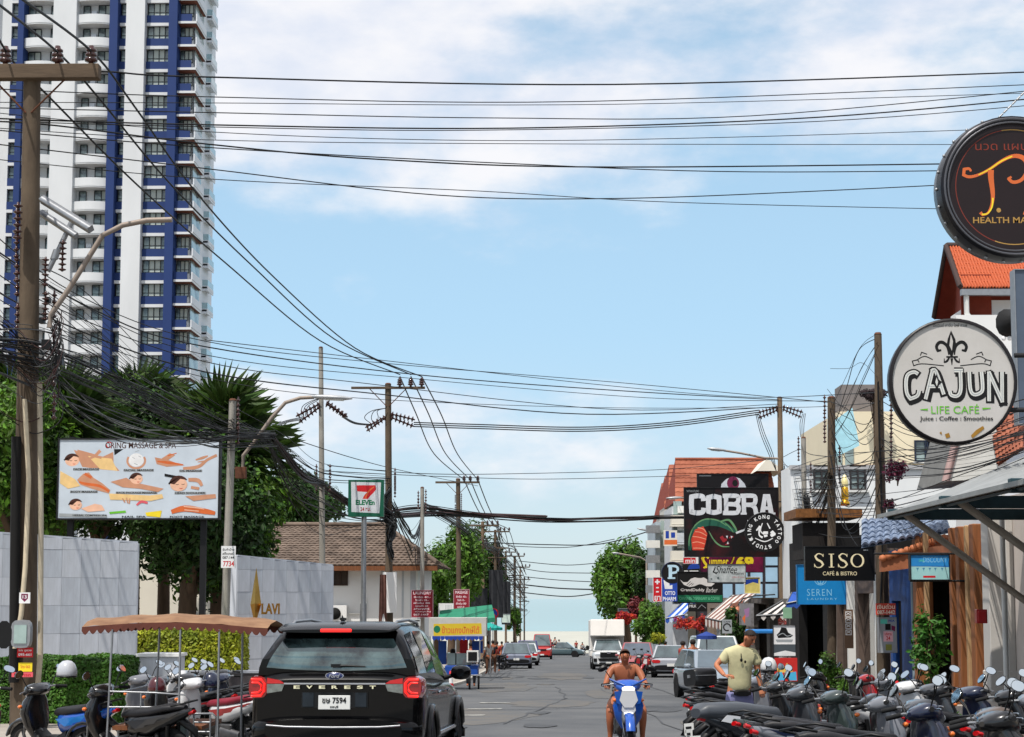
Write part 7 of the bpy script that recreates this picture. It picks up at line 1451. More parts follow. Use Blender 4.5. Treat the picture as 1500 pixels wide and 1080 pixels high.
    q = MB(); q.add([(-.018,.42,1.825), (.018,.42,1.825), (0,.62,1.83), (0,.40,1.90)], [(0,1,3), (1,2,3), (2,0,3)]); q.box((0, .47, 1.85), (.05, .14, .03)); q.build('antenna', M_black, t); q = MB(); q.box((0, 2.4, .4), (1.6, 4.4, .2)); q.build('underbody', M_under_c, t)
suv()
# ============================================================ motorbikes
M_tyre = M_rubber; M_mirror = mat('mirror_glass', (206,216,222), .04, 1.0, var=0); M_orange_l = mat('indicator_amber', (220,110,30), .2, var=.1, coat=1); M_eng = mat('engine_metal', (88,88,90), .45, .7, var=.2, scale=14)
def make_bike(name, label, pm, pm2=None, box=None, group=None, seatm=None, sport=False, plate=True, rack=True, helmet=None, rimm=None, lit=False, cover=None, cowl=None):
    t = thing(name, label, 'motorbike', (0,0,0), 0, group); pm2 = pm2 or pm; S = seatm or M_seat
    for nm, y in (('front_wheel', .64), ('rear_wheel', -.62)): wheel(t, (0, y, .285), .285, .085 if y > 0 else .10, 5, True, nm, rimm or M_eng)
    m = MB()
    for sx in (-.075, .075): m.tube([(sx, .64, .285), (sx, .56, .55), (sx*.8, .45, .86)], [.028, .028, .024], 7)
    m.build('fork', M_steel, t)
    m = MB(); R = []
    for i in range(9):
        a = math.radians(20+i*16); r = .325; R.append([Vector((x, .64+rr*math.cos(a), .285+rr*math.sin(a))) for x, rr in ((-.07, r-.03), (-.06, r+.01), (0, r+.03), (.06, r+.01), (.07, r-.03), (0, r-.0))])
    m.loft(R, 0, True); m.build('front_mudguard', pm, t)
    m = MB(); m.sup([(.40, 0, .42, .10, .05, 3), (.55, 0, .44, .19, .07, 3), (.72, 0, .47, .22, .085, 3), (.86, 0, .45, .18, .08, 3), (.95, 0, .42, .12, .05, 2.5)], axis='z', n=18); m.build('leg_shield', pm, t)
    m = MB(); m.prism([(-.07, .86), (.07, .86), (.10, .66), (0, .52), (-.10, .66)], .535, .57); o = m.build('front_emblem_panel', pm2, t)
    m = MB(); m.sup([(.25, 0, .99, .03, .02, 2.2), (.28, 0, .99, .10, .05, 2.6), (.36, 0, 1.01, .20, .075, 2.6), (.46, 0, .99, .17, .085, 2.6), (.54, 0, .95, .09, .05, 2.4)], n=18); m.build('handlebar_cowl', pm, t)
    m = MB(); m.sup([(.50, 0, .965, .12, .055, 2.4), (.555, 0, .95, .08, .035, 2.4)], n=14); m.build('headlight', M_lens if not lit else mat('headlight_lit', (255,250,235), .3, var=0, emit=1.5), t)
    m = MB(); m.tube([(-.33, .27, 1.0), (-.22, .34, 1.02), (0, .37, 1.0), (.22, .34, 1.02), (.33, .27, 1.0)], .014, 6); hb = m.build('handlebar', M_steel, t)
    for sx in (-1, 1):
        g = MB(); g.cyl((sx*.24, .325, 1.015), (sx*.36, .245, .995), .021); g.build('grip', M_rubber, hb); l = MB(); l.tube([(sx*.22, .37, 1.01), (sx*.36, .33, .995)], .007, 4); l.build('lever', M_chrome, hb)
        k = MB(); k.tube([(sx*.2, .34, 1.03), (sx*.26, .35, 1.13), (sx*.31, .33, 1.20)], .007, 5); st = k.build('mirror_stalk', M_black, t)
        q = MB(); q.sup([(.0, 0, 0, .075, .045, 2.4), (.028, 0, 0, .055, .03, 2.2)], n=12); mi = q.build('mirror', M_black, t); mi.location = (sx*.35, .34, 1.235); mi.rotation_euler = (-.42, sx*.45, 0)
        gl = MB(); gl.sup([(-.004, 0, 0, .066, .038, 2.4), (-.001, 0, 0, .068, .04, 2.4)], n=12); gl.build('mirror_glass', M_mirror, mi)
        i_ = MB(); i_.ell((sx*.19, .52, .80), (.035, .03, .025), 8, 5); i_.build('indicator', M_orange_l, t)
    m = MB(); m.sup([(-.22, 0, .42, .16, .13, 3), (.0, 0, .36, .15, .07, 3.4), (.3, 0, .36, .14, .06, 3.4), (.44, 0, .46, .10, .12, 3)], n=16); m.build('floorboard', M_black if not sport else pm, t)
    m = MB(); m.sup([(.02, 0, .60, .05, .10, 2.6), (-.08, 0, .60, .12, .14, 2.8), (-.35, 0, .62, .15, .14, 2.8), (-.62, 0, .68, .14, .10, 2.6), (-.85, 0, .76, .09, .06, 2.4), (-.97, 0, .80, .04, .03, 2)], n=18); m.build('side_cowl', cowl or pm, t)
    m = MB(); m.sup([(.08, 0, .71, .04, .03, 2.4), (.0, 0, .735, .10, .05, 2.6), (-.2, 0, .75, .13, .06, 2.8), (-.4, 0, .775, .14, .055, 2.8), (-.6, 0, .82, .13, .05, 2.8), (-.8, 0, .835, .09, .04, 2.6), (-.86, 0, .83, .04, .025, 2.4)], n=18); m.build('seat', S, t)
    for sx in (-1, 1):
        q = MB(); q.add([(sx*.152, -.05, .66), (sx*.158, -.4, .70), (sx*.11, -.86, .79), (sx*.14, -.5, .63), (sx*.15, -.2, .57)], [(0,1,2,3,4)]); q.build('stripe_decal', pm2, t, fixn=False)
    m = MB(); m.sup([(-.93, 0, .775, .055, .035, 2.6), (-.985, 0, .78, .04, .022, 2.4)], n=12); m.build('tail_light', M_tail, t)
    m = MB(); m.tube([(0, -.80, .66), (0, -.98, .55), (0, -1.03, .38)], [.05, .045, .04], 6); m.build('rear_mudguard', M_black, t)
    if plate: m = MB(); m.box((0, -1.045, .52), (.20, .012, .15)); o = m.build('number_plate', M_plate, t); k = MB(); k.box((0, -1.053, .54), (.13, .002, .03)); k.box((0, -1.053, .495), (.15, .002, .035)); k.build('plate_print', P_black, o)
    m = MB(); m.box((0, -.28, .36), (.26, .34, .22)); m.cyl((-.12, -.2, .38), (.15, -.2, .38), .11); m.sup([(-.60, -.10, .30, .05, .07, 3), (-.25, -.10, .34, .06, .10, 3)], n=10); m.build('engine', M_eng, t, bevel=.02)
    m = MB(); m.tube([(.10, -.1, .27), (.15, -.35, .24), (.16, -.5, .28)], .02, 6); m.cyl((.16, -.42, .30), (.18, -.92, .40), .05, .058, 10); m.build('exhaust', M_chrome if not sport else M_black, t)
    m = MB(); m.tube([(.14, -.74, .86), (.13, -.94, .90), (-.13, -.94, .90), (-.14, -.74, .86)], .012, 5); m.build('grab_rail', M_black, t)
    m = MB(); m.tube([(-.1, -.05, .25), (-.2, .02, .02)], .012, 5); m.build('side_stand', M_steel, t); m = MB()
    for sx in (-.09, .09): m.tube([(sx, -.62, .29), (sx*1.2, -.66, .62)], .028, 7)
    m.build('rear_shock', M_black, t)['kind'] = 'stuff'
    if box:
        m = MB(); m.sup([(-.62, 0, 1.04, .17, .13, 5), (-.68, 0, 1.04, .20, .15, 5), (-1.0, 0, 1.04, .20, .15, 5), (-1.05, 0, 1.04, .17, .13, 5)], n=20); b = m.build('top_box', box, t); k = MB(); k.box((0, -.84, 1.06), (.412, .40, .012)); k.box((0, -1.06, 1.06), (.06, .02, .05)); k.build('lid_seam', M_steel, b)
    if helmet:
        m = MB(); m.ell((0,0,0), (.135, .15, .14), 18, 12); h = m.build('helmet_shell', helmet, None); h.parent = t; h.location = (-.33, .33, 1.30); h.name = 'hanging_helmet'
    if cover: m = MB(); m.sup([(.12, 0, .74, .05, .05, 2.4), (0, 0, .78, .17, .10, 2.6), (-.5, 0, .84, .2, .11, 2.6), (-.95, 0, .86, .17, .09, 2.6), (-1.02, 0, .84, .1, .05, 2.4)], n=20); m.build('seat_cover', cover, t)
    return t
BK = {c: paint('bike_'+c, v) for c, v in dict(black=(16,16,18), white=(200,200,200), red=(150,22,30), blue=(22,80,170), grey=(50,52,56), silver=(104,106,112), navy=(20,28,52), maroon=(70,14,22), green=(48,58,56), bronze=(78,64,54)).items()}
protos = {}
def proto(key, **kw):
    if key not in protos: protos[key] = make_bike('parked_motorbike', 'x', **kw); kids_reset(); return protos[key], True
    return protos[key], False
def bike(key, label, x, y, rz, group, lean=.12, **kw):
    o, first = proto(key, **kw)
    if not first: o = dup(o)
    o.location = (x, y, G(y)+(.0 if abs(x) < 5 else .0)); o.rotation_euler = (0, -lean*0, rz); R = Matrix.Rotation(rz, 3, 'Z') @ Matrix.Rotation(-lean, 3, 'Y'); o.rotation_euler = R.to_euler(); o['label'] = label; o['category'] = 'motorbike'; o['group'] = group; return o
KEYS = {'black': dict(pm=BK['black'], pm2=BK['grey'], plate=False), 'blackred': dict(pm=BK['black'], pm2=BK['red']), 'red': dict(pm=BK['red'], pm2=BK['white']), 'white': dict(pm=BK['white'], pm2=BK['grey']), 'grey': dict(pm=BK['grey'], pm2=BK['black'], plate=False), 'silver': dict(pm=BK['silver'], pm2=BK['navy'], plate=False), 'navy': dict(pm=BK['navy'], pm2=BK['silver']), 'blue': dict(pm=BK['black'], pm2=paint('bike_sky', (30,120,200)), cowl=BK['blue']), 'green': dict(pm=BK['green'], pm2=BK['white']), 'bronze': dict(pm=BK['bronze'], pm2=BK['black']),
        'boxed': dict(pm=BK['black'], pm2=BK['grey'], box=mat('box_black', (26,26,28), .35, var=.1, coat=.4)), 'maroonbox': dict(pm=BK['maroon'], pm2=BK['black'], box=mat('box_maroon', (40,14,18), .25, var=.1, coat=1)), 'redwhite': dict(pm=BK['white'], pm2=BK['red'], seatm=mat('red_seat', (120,22,40), .4, var=.1)), 'covered': dict(pm=BK['grey'], pm2=BK['silver'], cover=mat('grey_vinyl_cover', (66,70,76), .45, var=.12, scale=3, coat=.2))}
RG = 'motorbikes parked along the right kerb'; LG = 'motorbikes parked along the left kerb'
rr = random.Random(5); ordn = ['first','second','third','fourth','fifth','sixth','seventh','eighth','ninth','tenth','eleventh','twelfth','thirteenth','fourteenth','fifteenth','sixteenth','seventeenth','eighteenth','nineteenth','twentieth','twenty first','twenty second','twenty third']
def nice(k): return {'black':'black and grey','blackred':'black and red','red':'red','white':'white','grey':'grey','silver':'silver','navy':'navy','blue':'black and blue','green':'grey green','bronze':'bronze','boxed':'black box carrying','maroonbox':'maroon box carrying','redwhite':'red and white','covered':'seat covered grey'}[k]
# row A: rears towards the road
rowA = [(12.6,'black',3.2),(13.4,'bronze',3.35),(14.3,'navy',3.1),(15.2,'grey',3.2),(16.1,'silver',3.0),(17.0,'black',3.05),(18.0,'green',3.0),(19.0,'covered',2.75),(20.0,'blackred',2.8),(20.9,'grey',2.9),(21.9,'blackred',2.8),(22.8,'black',2.85),(25.6,'silver',3.2),(28,'boxed',3.4),(29.6,'blackred',4.6)]
for i, (y, k, x) in enumerate(rowA): bike(k, '%s motorbike, %s from the camera in the roadside row on the right' % (nice(k), ordn[i]), x+rr.uniform(-.08,.08), y, -PI/2+rr.uniform(-.18,.2)+.36, RG, lean=.14+rr.uniform(-.04,.04), **KEYS[k])
rowB = [(13.4,'black',5.0),(14.7,'bronze',5.1),(16.0,'black',4.95),(17.2,'silver',5.0),(18.4,'black',4.9),(19.6,'navy',4.9),(20.9,'grey',4.9),(22.2,'white',4.8),(23.6,'black',4.9),(25.2,'silver',4.9),(27.3,'red',5.0),(30,'blackred',5.4)]
for i, (y, k, x) in enumerate(rowB): bike(k, '%s motorbike, %s from the camera in the shopside row on the right' % (nice(k), ordn[i]), x+rr.uniform(-.08,.08), y, -PI/2+rr.uniform(-.25,.35)+.5, RG, lean=.13, **KEYS[k])
for i, (px, d, k, rz) in enumerate([(950, 78, 'red', PI-.5), (938, 80, 'blackred', PI-.4), (1098, 33, 'black', -.9)]):
    w = W(px, 940, d); bike(k, ['red motorbike parked in front of the dark car beside the white truck', 'black and red motorbike next to the wine red car', 'black motorbike standing behind the man in yellow by the pale hatchback'][i], w.x, d, rz, RG, **KEYS[k])
# left row
left = [(98, 21.4, 'blue', 1.05, 'black scooter with bright blue tail panels nearest on the left'), (196, 20.8, 'black', 1.15, 'black motorbike with a long flat seat under the brown canopy'), (-14, 20.0, 'maroonbox', .3, 'maroon motorbike with a glossy top box cut by the left picture edge'),
        (232, 26.5, 'silver', .75, 'silver motorbike with tall mirrors behind the cart rails'), (268, 25.2, 'blackred', 1.0, 'black and red motorbike behind the cart ladder'), (300, 27.4, 'black', .8, 'black motorbike in the middle of the left cluster'), (318, 24.2, 'redwhite', 1.0, 'white motorbike with a dark red seat just left of the black car'),
        (330, 29.5, 'grey', .9, 'grey motorbike at the back of the left cluster near the pale pole'), (352, 27.6, 'navy', .85, 'navy motorbike half hidden by the black car'), (286, 30.2, 'white', .8, 'white motorbike furthest back in the left cluster'), (345, 31.5, 'black', .7, 'black motorbike behind the grey one near the second stone wall')]
for px, d, k, rz, lab in left: w = W(px, 940, d); bike(k, lab, w.x, d, rz, LG, lean=.1, **KEYS[k])
for i, (px, d, k) in enumerate(((722, 98, 'black'), (731, 106, 'red'), (741, 128, 'silver'))):
    w = W(px, 940, d); bike(k, ['black motorbike parked at the left kerb before the bluish crossover', 'red motorbike on the left pavement beside the bluish crossover', 'silver motorbike on the left pavement beside the white saloon'][i], w.x, d, 1.2, LG, **KEYS[k])
def helmet(label, px, py, d, m, r=.135, visor=True):
    t = thing('helmet', label, 'helmet', W(px, py, d)); mb = MB(); R = []
    mb.lathe([(0, r*1.02), (r*.45, r*.93), (r*.8, r*.62), (r, r*.1), (r*1.02, -r*.35), (r*.96, -r*.62), (r*.8, -r*.62)], n=20); mb.build('shell', m, t); b = MB(); b.torus((0,0,-r*.62), r*.94, .012, 'z', 20, 6); b.build('rim', M_black, t)
    if visor: v = MB(); v.lathe([(r*1.05, -r*.35), (r*1.06, r*.2)], n=20); v.build('strap_band', M_steel, t)
helmet('silver white helmet hung on the mirror of the blue tailed scooter', 98, 982, 21.2, mat('helmet_silver', (176,178,184), .25, var=.05, coat=.8), .125, False)
helmet('glossy dark helmet resting on a motorbike in the left cluster', 309, 998, 24.6, BK['navy'], .13, False)
helmet('navy and maroon helmet on the bike by the white planter', 230, 1005, 24.0, BK['maroon'], .13, False)
helmet('white helmet with a dark visor on a bike beside the man in yellow', 1126, 975, 25.8, BK['white'], .125, False)
# seat tail plate lettering of the covered bike
fp = MB(); fp.prismx([(-.12, .60), (-.80, .735), (-.72, .80), (-.15, .735)], .165, .178); fp.build('silver_fairing', paint('bright_silver', (190,192,196)), protos['covered']); lettering('fairing_lettering', 'GSX 400R', protos['covered'], (.185, -.42, .705), .34, .045, P_black, .02, .003, rot=PI/2)

# ============================================================ people
M_sk = mat('skin_tanned', (158,94,64), .5, var=.12, scale=7); M_sk2 = mat('skin_light_tan', (176,112,80), .5, var=.12, scale=7); M_hair = mat('hair_dark', (34,26,22), .7, var=.3, scale=30, bump=.4); M_eye = mat('eye_dark', (24,18,16), .2, var=0)
def skin(name, V, Eg, m, parent, root=0, sub=2):
    me = bpy.data.meshes.new(name); me.from_pydata([v[:3] for v in V], Eg, []); me.materials.append(m); o = bpy.data.objects.new(name, me); COL.objects.link(o); o.parent = parent
    md = o.modifiers.new('skin', 'SKIN'); md.use_smooth_shade = True
    sv = me.skin_vertices[0].data
    for i, v in enumerate(V): sv[i].radius = (v[3], v[4] if len(v) > 4 else v[3]); sv[i].use_root = (i == root)
    s = o.modifiers.new('sub', 'SUBSURF'); s.levels = sub; s.render_levels = sub; return o
def hand(parent, c, dirv, side, m, up=Vector((0,0,1))):
    c = Vector(c); d_ = Vector(dirv).normalized(); s = d_.cross(up).normalized(); n = s.cross(d_); mb = MB()
    mb.sup([(0, 0, 0, .028, .017, 2.6), (.05, 0, 0, .042, .018, 2.6), (.09, 0, 0, .040, .014, 2.6)], n=10)
    for i, l in enumerate((.062, .072, .068, .052)): x = -.031+.0205*i; mb.tube([(x, .085, 0), (x, .085+l*.45, -.006), (x, .085+l*.7, -.028), (x, .085+l*.72, -.05)], [.0095, .009, .008, .006], 6)
    mb.tube([(side*.03, .03, 0), (side*.055, .06, -.01), (side*.05, .09, -.03)], [.012, .011, .008], 6)
    o = mb.build('hand', m, parent); M3 = Matrix((s, d_, n)).transposed(); o.location = c; o.rotation_euler = M3.to_euler()
def face(parent, c, yaw, pitch_, m, hair=M_hair, s=1.0, bald=False, beard=False):
    h = thing_part('head_features', parent, c, (pitch_, 0, yaw))
    f = MB(); f.add([(0, -.118*s, -.005), (-.014*s, -.096*s, -.03), (.014*s, -.096*s, -.03), (0, -.095*s, .03)], [(0,1,2), (0,3,1), (0,2,3)]); f.build('nose', m, h, fixn=False)
    for sx in (-1, 1): e = MB(); e.ell((sx*.032, -.088*s, .018), (.014, .008, .008), 8, 5); e.build('eye', M_eye, h); a = MB(); a.ell((sx*.083*s, .0, -.005), (.012, .022, .033), 8, 6); a.build('ear', m, h); b = MB(); b.tube([(sx*.016, -.096*s, .036), (sx*.05, -.086*s, .037)], .005, 4); b.build('eyebrow', hair, h)
    mo = MB(); mo.ell((0, -.088*s, -.055), (.026, .008, .006), 8, 5); mo.build('mouth', mat('lips', (120,60,50), .5, var=0), h)
    k = MB(); n = 16; P = [];
    for i in range(6):
        th = math.radians(i*19)
        for j in range(n): a = 2*PI*j/n; cut = 1.0 if math.sin(a) > .1 else .72-.3*max(0, -math.sin(a)-.2); tt = th*cut; P.append((.081*s*math.sin(tt)*math.cos(a), .097*s*math.sin(tt)*math.sin(a)+.008, .022+.094*s*math.cos(tt)))
    k.add(P, [(i*n+j, (i+1)*n+j, (i+1)*n+(j+1) % n, i*n+(j+1) % n) for i in range(5) for j in range(n)], 0, True); k.build('hair', hair, h)
    return h
def thing_part(name, parent, loc, rot):
    mb = MB(); mb.ell((0,0,0), (.02,.02,.02), 6, 4); o = mb.build(name, M_sk, parent); o.location = loc; o.rotation_euler = rot; return o
def head_nodes(n, c, s=1.0):  # neck to crown
    n, c = Vector(n), Vector(c); return [(*n, .052, .056), (*(n.lerp(c, .5)), .06*s, .066*s), (*c, .078*s, .092*s), (*(c+Vector((0,0,.06))), .068*s, .08*s)]
def rider():
    d = 24.4; w = W(916, 940, d)
    t = make_bike('rider_motorbike', 'blue and white scooter ridden towards the camera by the bare chested man', pm=paint('bike_blue', (5,18,58)), pm2=paint('bike_white', (200,200,200)), plate=False, lit=True); t.location = (w.x, d, G(d)); t.rotation_euler = (0, 0, PI+.02)
    m = MB(); m.prism([(-.09, .94), (.09, .94), (.13, .80), (.06, .70), (-.06, .70), (-.13, .80)], .553, .585); m.build('front_panel', paint('bike_white', (200,200,200)), t)
    for sx in (-1, 1): m = MB(); m.prism([(sx*.10, .93), (sx*.2, .92), (sx*.17, .76), (sx*.11, .74)], .545, .575); m.build('blue_panel', paint('cyan_blue', (16,74,156)), t); m = MB(); m.tube([(sx*.05, .53, 1.0), (sx*.26, .42, 1.09)], [.02, .012], 6); m.build('cowl_stripe', paint('cyan_blue', (16,74,156)), t)
    m = MB(); m.sup([(.52, 0, .62, .09, .035, 2.6), (.58, 0, .61, .06, .02, 2.4)], n=12); m.build('lower_lamp', mat('headlight_lit', (255,250,235), .3, emit=1.5), t)
    p = thing('person', 'bare chested man in dark shorts riding the blue and white scooter', 'person', (w.x, d, G(d)), PI+.02)
    V = [(0,-.28,.80,.13,.11), (0,-.26,.95,.145,.115), (0,-.21,1.10,.165,.12), (0,-.18,1.19,.15,.10), (0,-.15,1.27,.06,.06)]+head_nodes((0,-.14,1.29), (0,-.10,1.385), .98)
    # shoulders/arms
    def arm(sx): return [(sx*.16,-.18,1.21,.075,.07), (sx*.215,-.15,1.17,.062), (sx*.275,-.04,1.02,.044), (sx*.30,.06,.98,.036), (sx*.31,.2,.995,.027)]
    def leg(sx): return [(sx*.10,-.25,.78,.105), (sx*.19,-.05,.70,.085), (sx*.235,.13,.63,.064), (sx*.235,.12,.48,.058), (sx*.23,.08,.30,.040), (sx*.235,.06,.14,.034), (sx*.25,.17,.10,.034)]
    E_ = [(0,1),(1,2),(2,3),(3,4),(4,5),(5,6),(6,7),(7,8)]
    for part, at_ in ((arm(-1), 3), (arm(1), 3), (leg(-1), 0), (leg(1), 0)):
        b = len(V); V += part; E_ += [(at_, b)]+[(b+i, b+i+1) for i in range(len(part)-1)]
    skin('body', V, E_, M_sk, p); sh = [(0,-.28,.80,.165,.14), (-.11,-.24,.79,.115), (-.18,-.08,.725,.098), (.11,-.24,.79,.115), (.18,-.08,.725,.098), (0,-.27,.90,.152,.125)]
    skin('shorts', sh, [(0,1),(1,2),(0,3),(3,4),(0,5)], mat('navy_shorts', (28,30,52), .8, var=.2), p)
    for sx in (-1, 1):
        hand(p, (sx*.31, .19, 1.0), (-sx*.2, .9, -.1), -sx, M_sk); s_ = MB(); s_.sup([(0, sx*.245, .085, .04, .03, 3), (.14, sx*.26, .075, .052, .03, 3), (.26, sx*.27, .07, .04, .02, 3)], n=12); s_.build('sandal', mat('sandal', (60,30,28), .7), p)
    f = face(p, (0,-.10,1.385), PI, 0, M_sk, mat('hair_stubble', (70,46,36), .8, var=.3, scale=30)); f.rotation_euler = (-.12, 0, PI)
rider()
def man():
    d = 24.4; w = W(1081, 940, d); p = thing('person', 'man in a pale yellow T-shirt and lavender shorts standing among the parked bikes, looking down', 'person', (w.x, d, G(d)), 0)
    p.rotation_euler = (.09, 0, .05)
    S_ = lambda px, py, dy=0: (Vector((W(px, py, d+dy).x-w.x, dy, W(px, py, d+dy).z-G(d))))
    hd = S_(1096, 933, -.06); nk = S_(1090, 946, 0); V = [(0,0,.95,.11,.08), (0,.01,1.12,.14,.10), (.01,.01,1.32,.175,.115), (.02,.0,1.45,.12,.08), (*S_(1089, 945), .056, .06)]+head_nodes(tuple(nk+Vector((0,-.01,.01))), tuple(hd), 1.05)
    def ch(at_, part): 
        b = len(V); V.extend(part); E_.append((at_, b)); E_.extend([(b+i, b+i+1) for i in range(len(part)-1)])
    E_ = [(i, i+1) for i in range(8)]
    sl, sr = (-.18,0,1.46), (.21,0,1.44); el = S_(1046, 973, -.05); wl = S_(1058, 986, -.32); er = S_(1108, 984, -.03); wr_ = S_(1113, 1006, -.10)
    ch(3, [(-.16,0,1.45,.07), (-.22,0,1.40,.056), (*el, .043), (*(el.lerp(wl, .5)), .040), (*wl, .028)]); ch(3, [(.18,0,1.44,.07), (.235,0,1.38,.056), (*er, .044), (*(er.lerp(wr_, .5)), .040), (*wr_, .028)])
    for sx in (-1, 1): ch(0, [(sx*.10,0,.88,.10), (sx*.12,-.02,.66,.085), (sx*.125,-.03,.48,.062), (sx*.13,0,.30,.058), (sx*.13,.02,.10,.038), (sx*.14,-.10,.04,.036)])
    skin('body', V, E_, M_sk2, p)
    ye = mat('yellow_tshirt', (190,184,144), .85, var=.1, scale=6, bump=.35, bscale=9); T = [(0,0,.84,.19,.145), (0,.0,1.08,.18,.13), (.01,0,1.28,.195,.13), (.02,0,1.47,.17,.115), (.045,0,1.555,.095,.085), (-.17,0,1.45,.088), (-.235,-.005,1.37,.082), (-.262,-.015,1.30,.080), (.19,0,1.44,.088), (.245,-.005,1.35,.082), (.262,-.012,1.27,.080)]
    skin('tshirt', T, [(0,1),(1,2),(2,3),(3,4),(3,5),(5,6),(6,7),(3,8),(8,9),(9,10)], ye, p)
    la = mat('lavender_shorts', (128,128,168), .85, var=.1, scale=8, bump=.2); skin('shorts', [(0,0,1.0,.17,.13), (0,0,.84,.185,.15), (-.11,0,.76,.115), (-.12,-.02,.52,.10), (.11,0,.76,.115), (.12,-.02,.52,.10)], [(0,1),(1,2),(2,3),(1,4),(4,5)], la, p)
    k = MB(); k.sup([(-.19, .02, .90, .10, .035, 3), (-.14, .02, .90, .13, .05, 3)], n=14); k.tube([(-.16, -.12, .925), (-.05, -.15, .92), (.1, -.15, .92), (.17, -.1, .925)], .012, 4); k.build('belt_pouch', M_black, p)['kind'] = 'stuff'
    g = MB(); g.tube([(.0, -.115, 1.46), (.0, -.135, 1.39)], .006, 4)
    for sx in (-.0,): g.ell((.0, -.145, 1.37), (.02, .008, .028), 10, 6); g.ell((.055, -.145, 1.345), (.016, .006, .022), 10, 6)
    g.build('sunglasses', M_black, p)['kind'] = 'stuff'
    hand(p, wl, (.6, -.5, .1), 1, M_sk2); hand(p, wr_, (.1, -.3, -.9), -1, M_sk2, Vector((0,-1,0))); f = face(p, tuple(hd), 0, 0, M_sk2, s=1.05); f.rotation_euler = (.45, 0, .45)
    for sx in (-1, 1): s_ = MB(); s_.sup([(-.20, sx*.14, .05, .035, .03, 3), (-.05, sx*.14, .055, .05, .045, 3), (.08, sx*.13, .06, .045, .05, 3)], n=12); s_.build('shoe', M_white, p)
man()
def walker(label, px, d, shirt, trousers, hgt=1.68, rz=0, sit=None, sk=M_sk, lift=0, name='person', group='people in the street', x=None):
    w = W(px, 940, d); p = thing(name, label, 'person', (w.x, d, G(d)+lift), rz, group); s = hgt/1.75
    if sit: H0 = sit; legs = lambda q: [(q*.1,.02,H0,.085), (q*.14,.40,H0+.02,.065), (q*.14,.42,H0-.4,.045), (q*.14,.52,H0-.44,.035)]
    else: H0 = .92*s; legs = lambda q: [(q*.1,0,H0-.06,.09), (q*.12,.06*q,H0*.52,.06), (q*.12,.02*q,.08,.04), (q*.13,.12,.04,.035)]
    V = [(0,0,H0,.095,.07), (0,0,H0+.25*s,.13,.09), (0,0,H0+.48*s,.14,.09)]+head_nodes((0,.0,H0+.56*s), (0,.02,H0+.70*s)); E_ = [(0,1),(1,2),(2,3),(3,4),(4,5),(5,6)]
    for q in (-1, 1):
        b = len(V); V += [(q*.17,0,H0+.50*s,.055), (q*.24,.0,H0+.24*s,.04), (q*.22,.14,H0+.06*s,.03), (q*.21,.20,H0+.02,.03)]; E_ += [(2,b),(b,b+1),(b+1,b+2),(b+2,b+3)]
        b = len(V); L_ = legs(q); V += L_; E_ += [(0,b)]+[(b+i,b+i+1) for i in range(len(L_)-1)]
    skin('body', V, E_, sk, p, sub=1); skin('shirt', [(0,0,H0+.02,.155,.12), (0,0,H0+.25*s,.16,.12), (0,0,H0+.49*s,.15,.105), (-.18,0,H0+.49*s,.07), (-.225,0,H0+.33*s,.06), (.18,0,H0+.49*s,.07), (.225,0,H0+.33*s,.06)], [(0,1),(1,2),(2,3),(3,4),(2,5),(5,6)], shirt, p, sub=1)
    skin('trousers', [(0,0,H0,.145,.115)]+[tuple(q) if len(q) < 4 else (q[0],q[1],q[2],q[3]*1.22) for q in legs(-1)[:3]]+[(q[0],q[1],q[2],q[3]*1.22) for q in legs(1)[:3]], [(0,1),(1,2),(2,3),(0,4),(4,5),(5,6)], trousers, p, sub=1)
    k = MB(); c = Vector((0,.02,H0+.70*s)); k.ell(c+Vector((0,-.012,.03)), (.088,.105,.09), 12, 7); k.build('hair', M_hair, p)
    return p
C = lambda n, c: mat('cloth_'+n, c, .85, var=.15, scale=8)
walker('vendor in a dark red shirt sitting inside the yellow food cart', 664, 58.5, C('darkred', (110,20,30)), C('dark', (30,30,36)), 1.6, PI/2, sit=.62)
walker('person in dark clothes standing by the rear of the two tone grey saloon', 1015, 52, C('brownish', (66,46,44)), C('dark', (30,30,36)), 1.7, .4)
walker('pedestrian with a red top on the left pavement past the food cart', 728, 92, C('redtop', (150,40,40)), C('dark', (30,30,36)), 1.65, 2.9)
walker('pedestrian in a pale shirt on the left pavement beside the parasol', 716, 84, C('pale', (180,176,170)), C('brown', (90,60,44)), 1.65, .5)
walker('pedestrian in dark shirt next to the pale shirted one on the left', 722, 87, C('dark', (30,30,36)), C('brown', (90,60,44)), 1.7, .1)
walker('vendor in a blue shirt behind the yellow cart counter', 690, 61, C('blueshirt', (40,70,130)), C('dark', (30,30,36)), 1.6, PI)
for i, (px, d, c, c2) in enumerate(((735, 110, 'dark', 'brown'), (744, 130, 'redtop', 'dark'), (750, 145, 'pale', 'dark'), (757, 165, 'dark', 'dark'), (1000, 62, 'redtop', 'dark'), (975, 92, 'dark', 'brown'))):
    walker(['dark shirted pedestrian just left of the bluish crossover', 'red shirted pedestrian beyond the bluish crossover on the left', 'pale shirted pedestrian beside the far poles on the left', 'furthest dark figure at the foot of the last left poles', 'red shirted pedestrian on the right kerb under the striped awning', 'dark shirted pedestrian near the yellow green bush on the right'][i], px, d, _M['cloth_'+c], C(c2, (30,30,36)), 1.65, i*1.3)
for i, (px, c) in enumerate(((807, 'dark'), (813, 'pale'), (819, 'redtop'))): walker(['dark shirted', 'pale shirted', 'red shirted'][i]+' passenger sitting in the bed of the teal pickup', px, 180, _M['cloth_'+c], C('dark', (30,30,36)), 1.65, [.3, 2.5, 1.2][i], sit=1.1+.25*(i == 1), group='passengers on the pickup')
walker('lone figure standing by the beach beyond the pickup', 844, 238, C('redtop', (150,40,40)), C('dark', (30,30,36)), 1.75, 0)
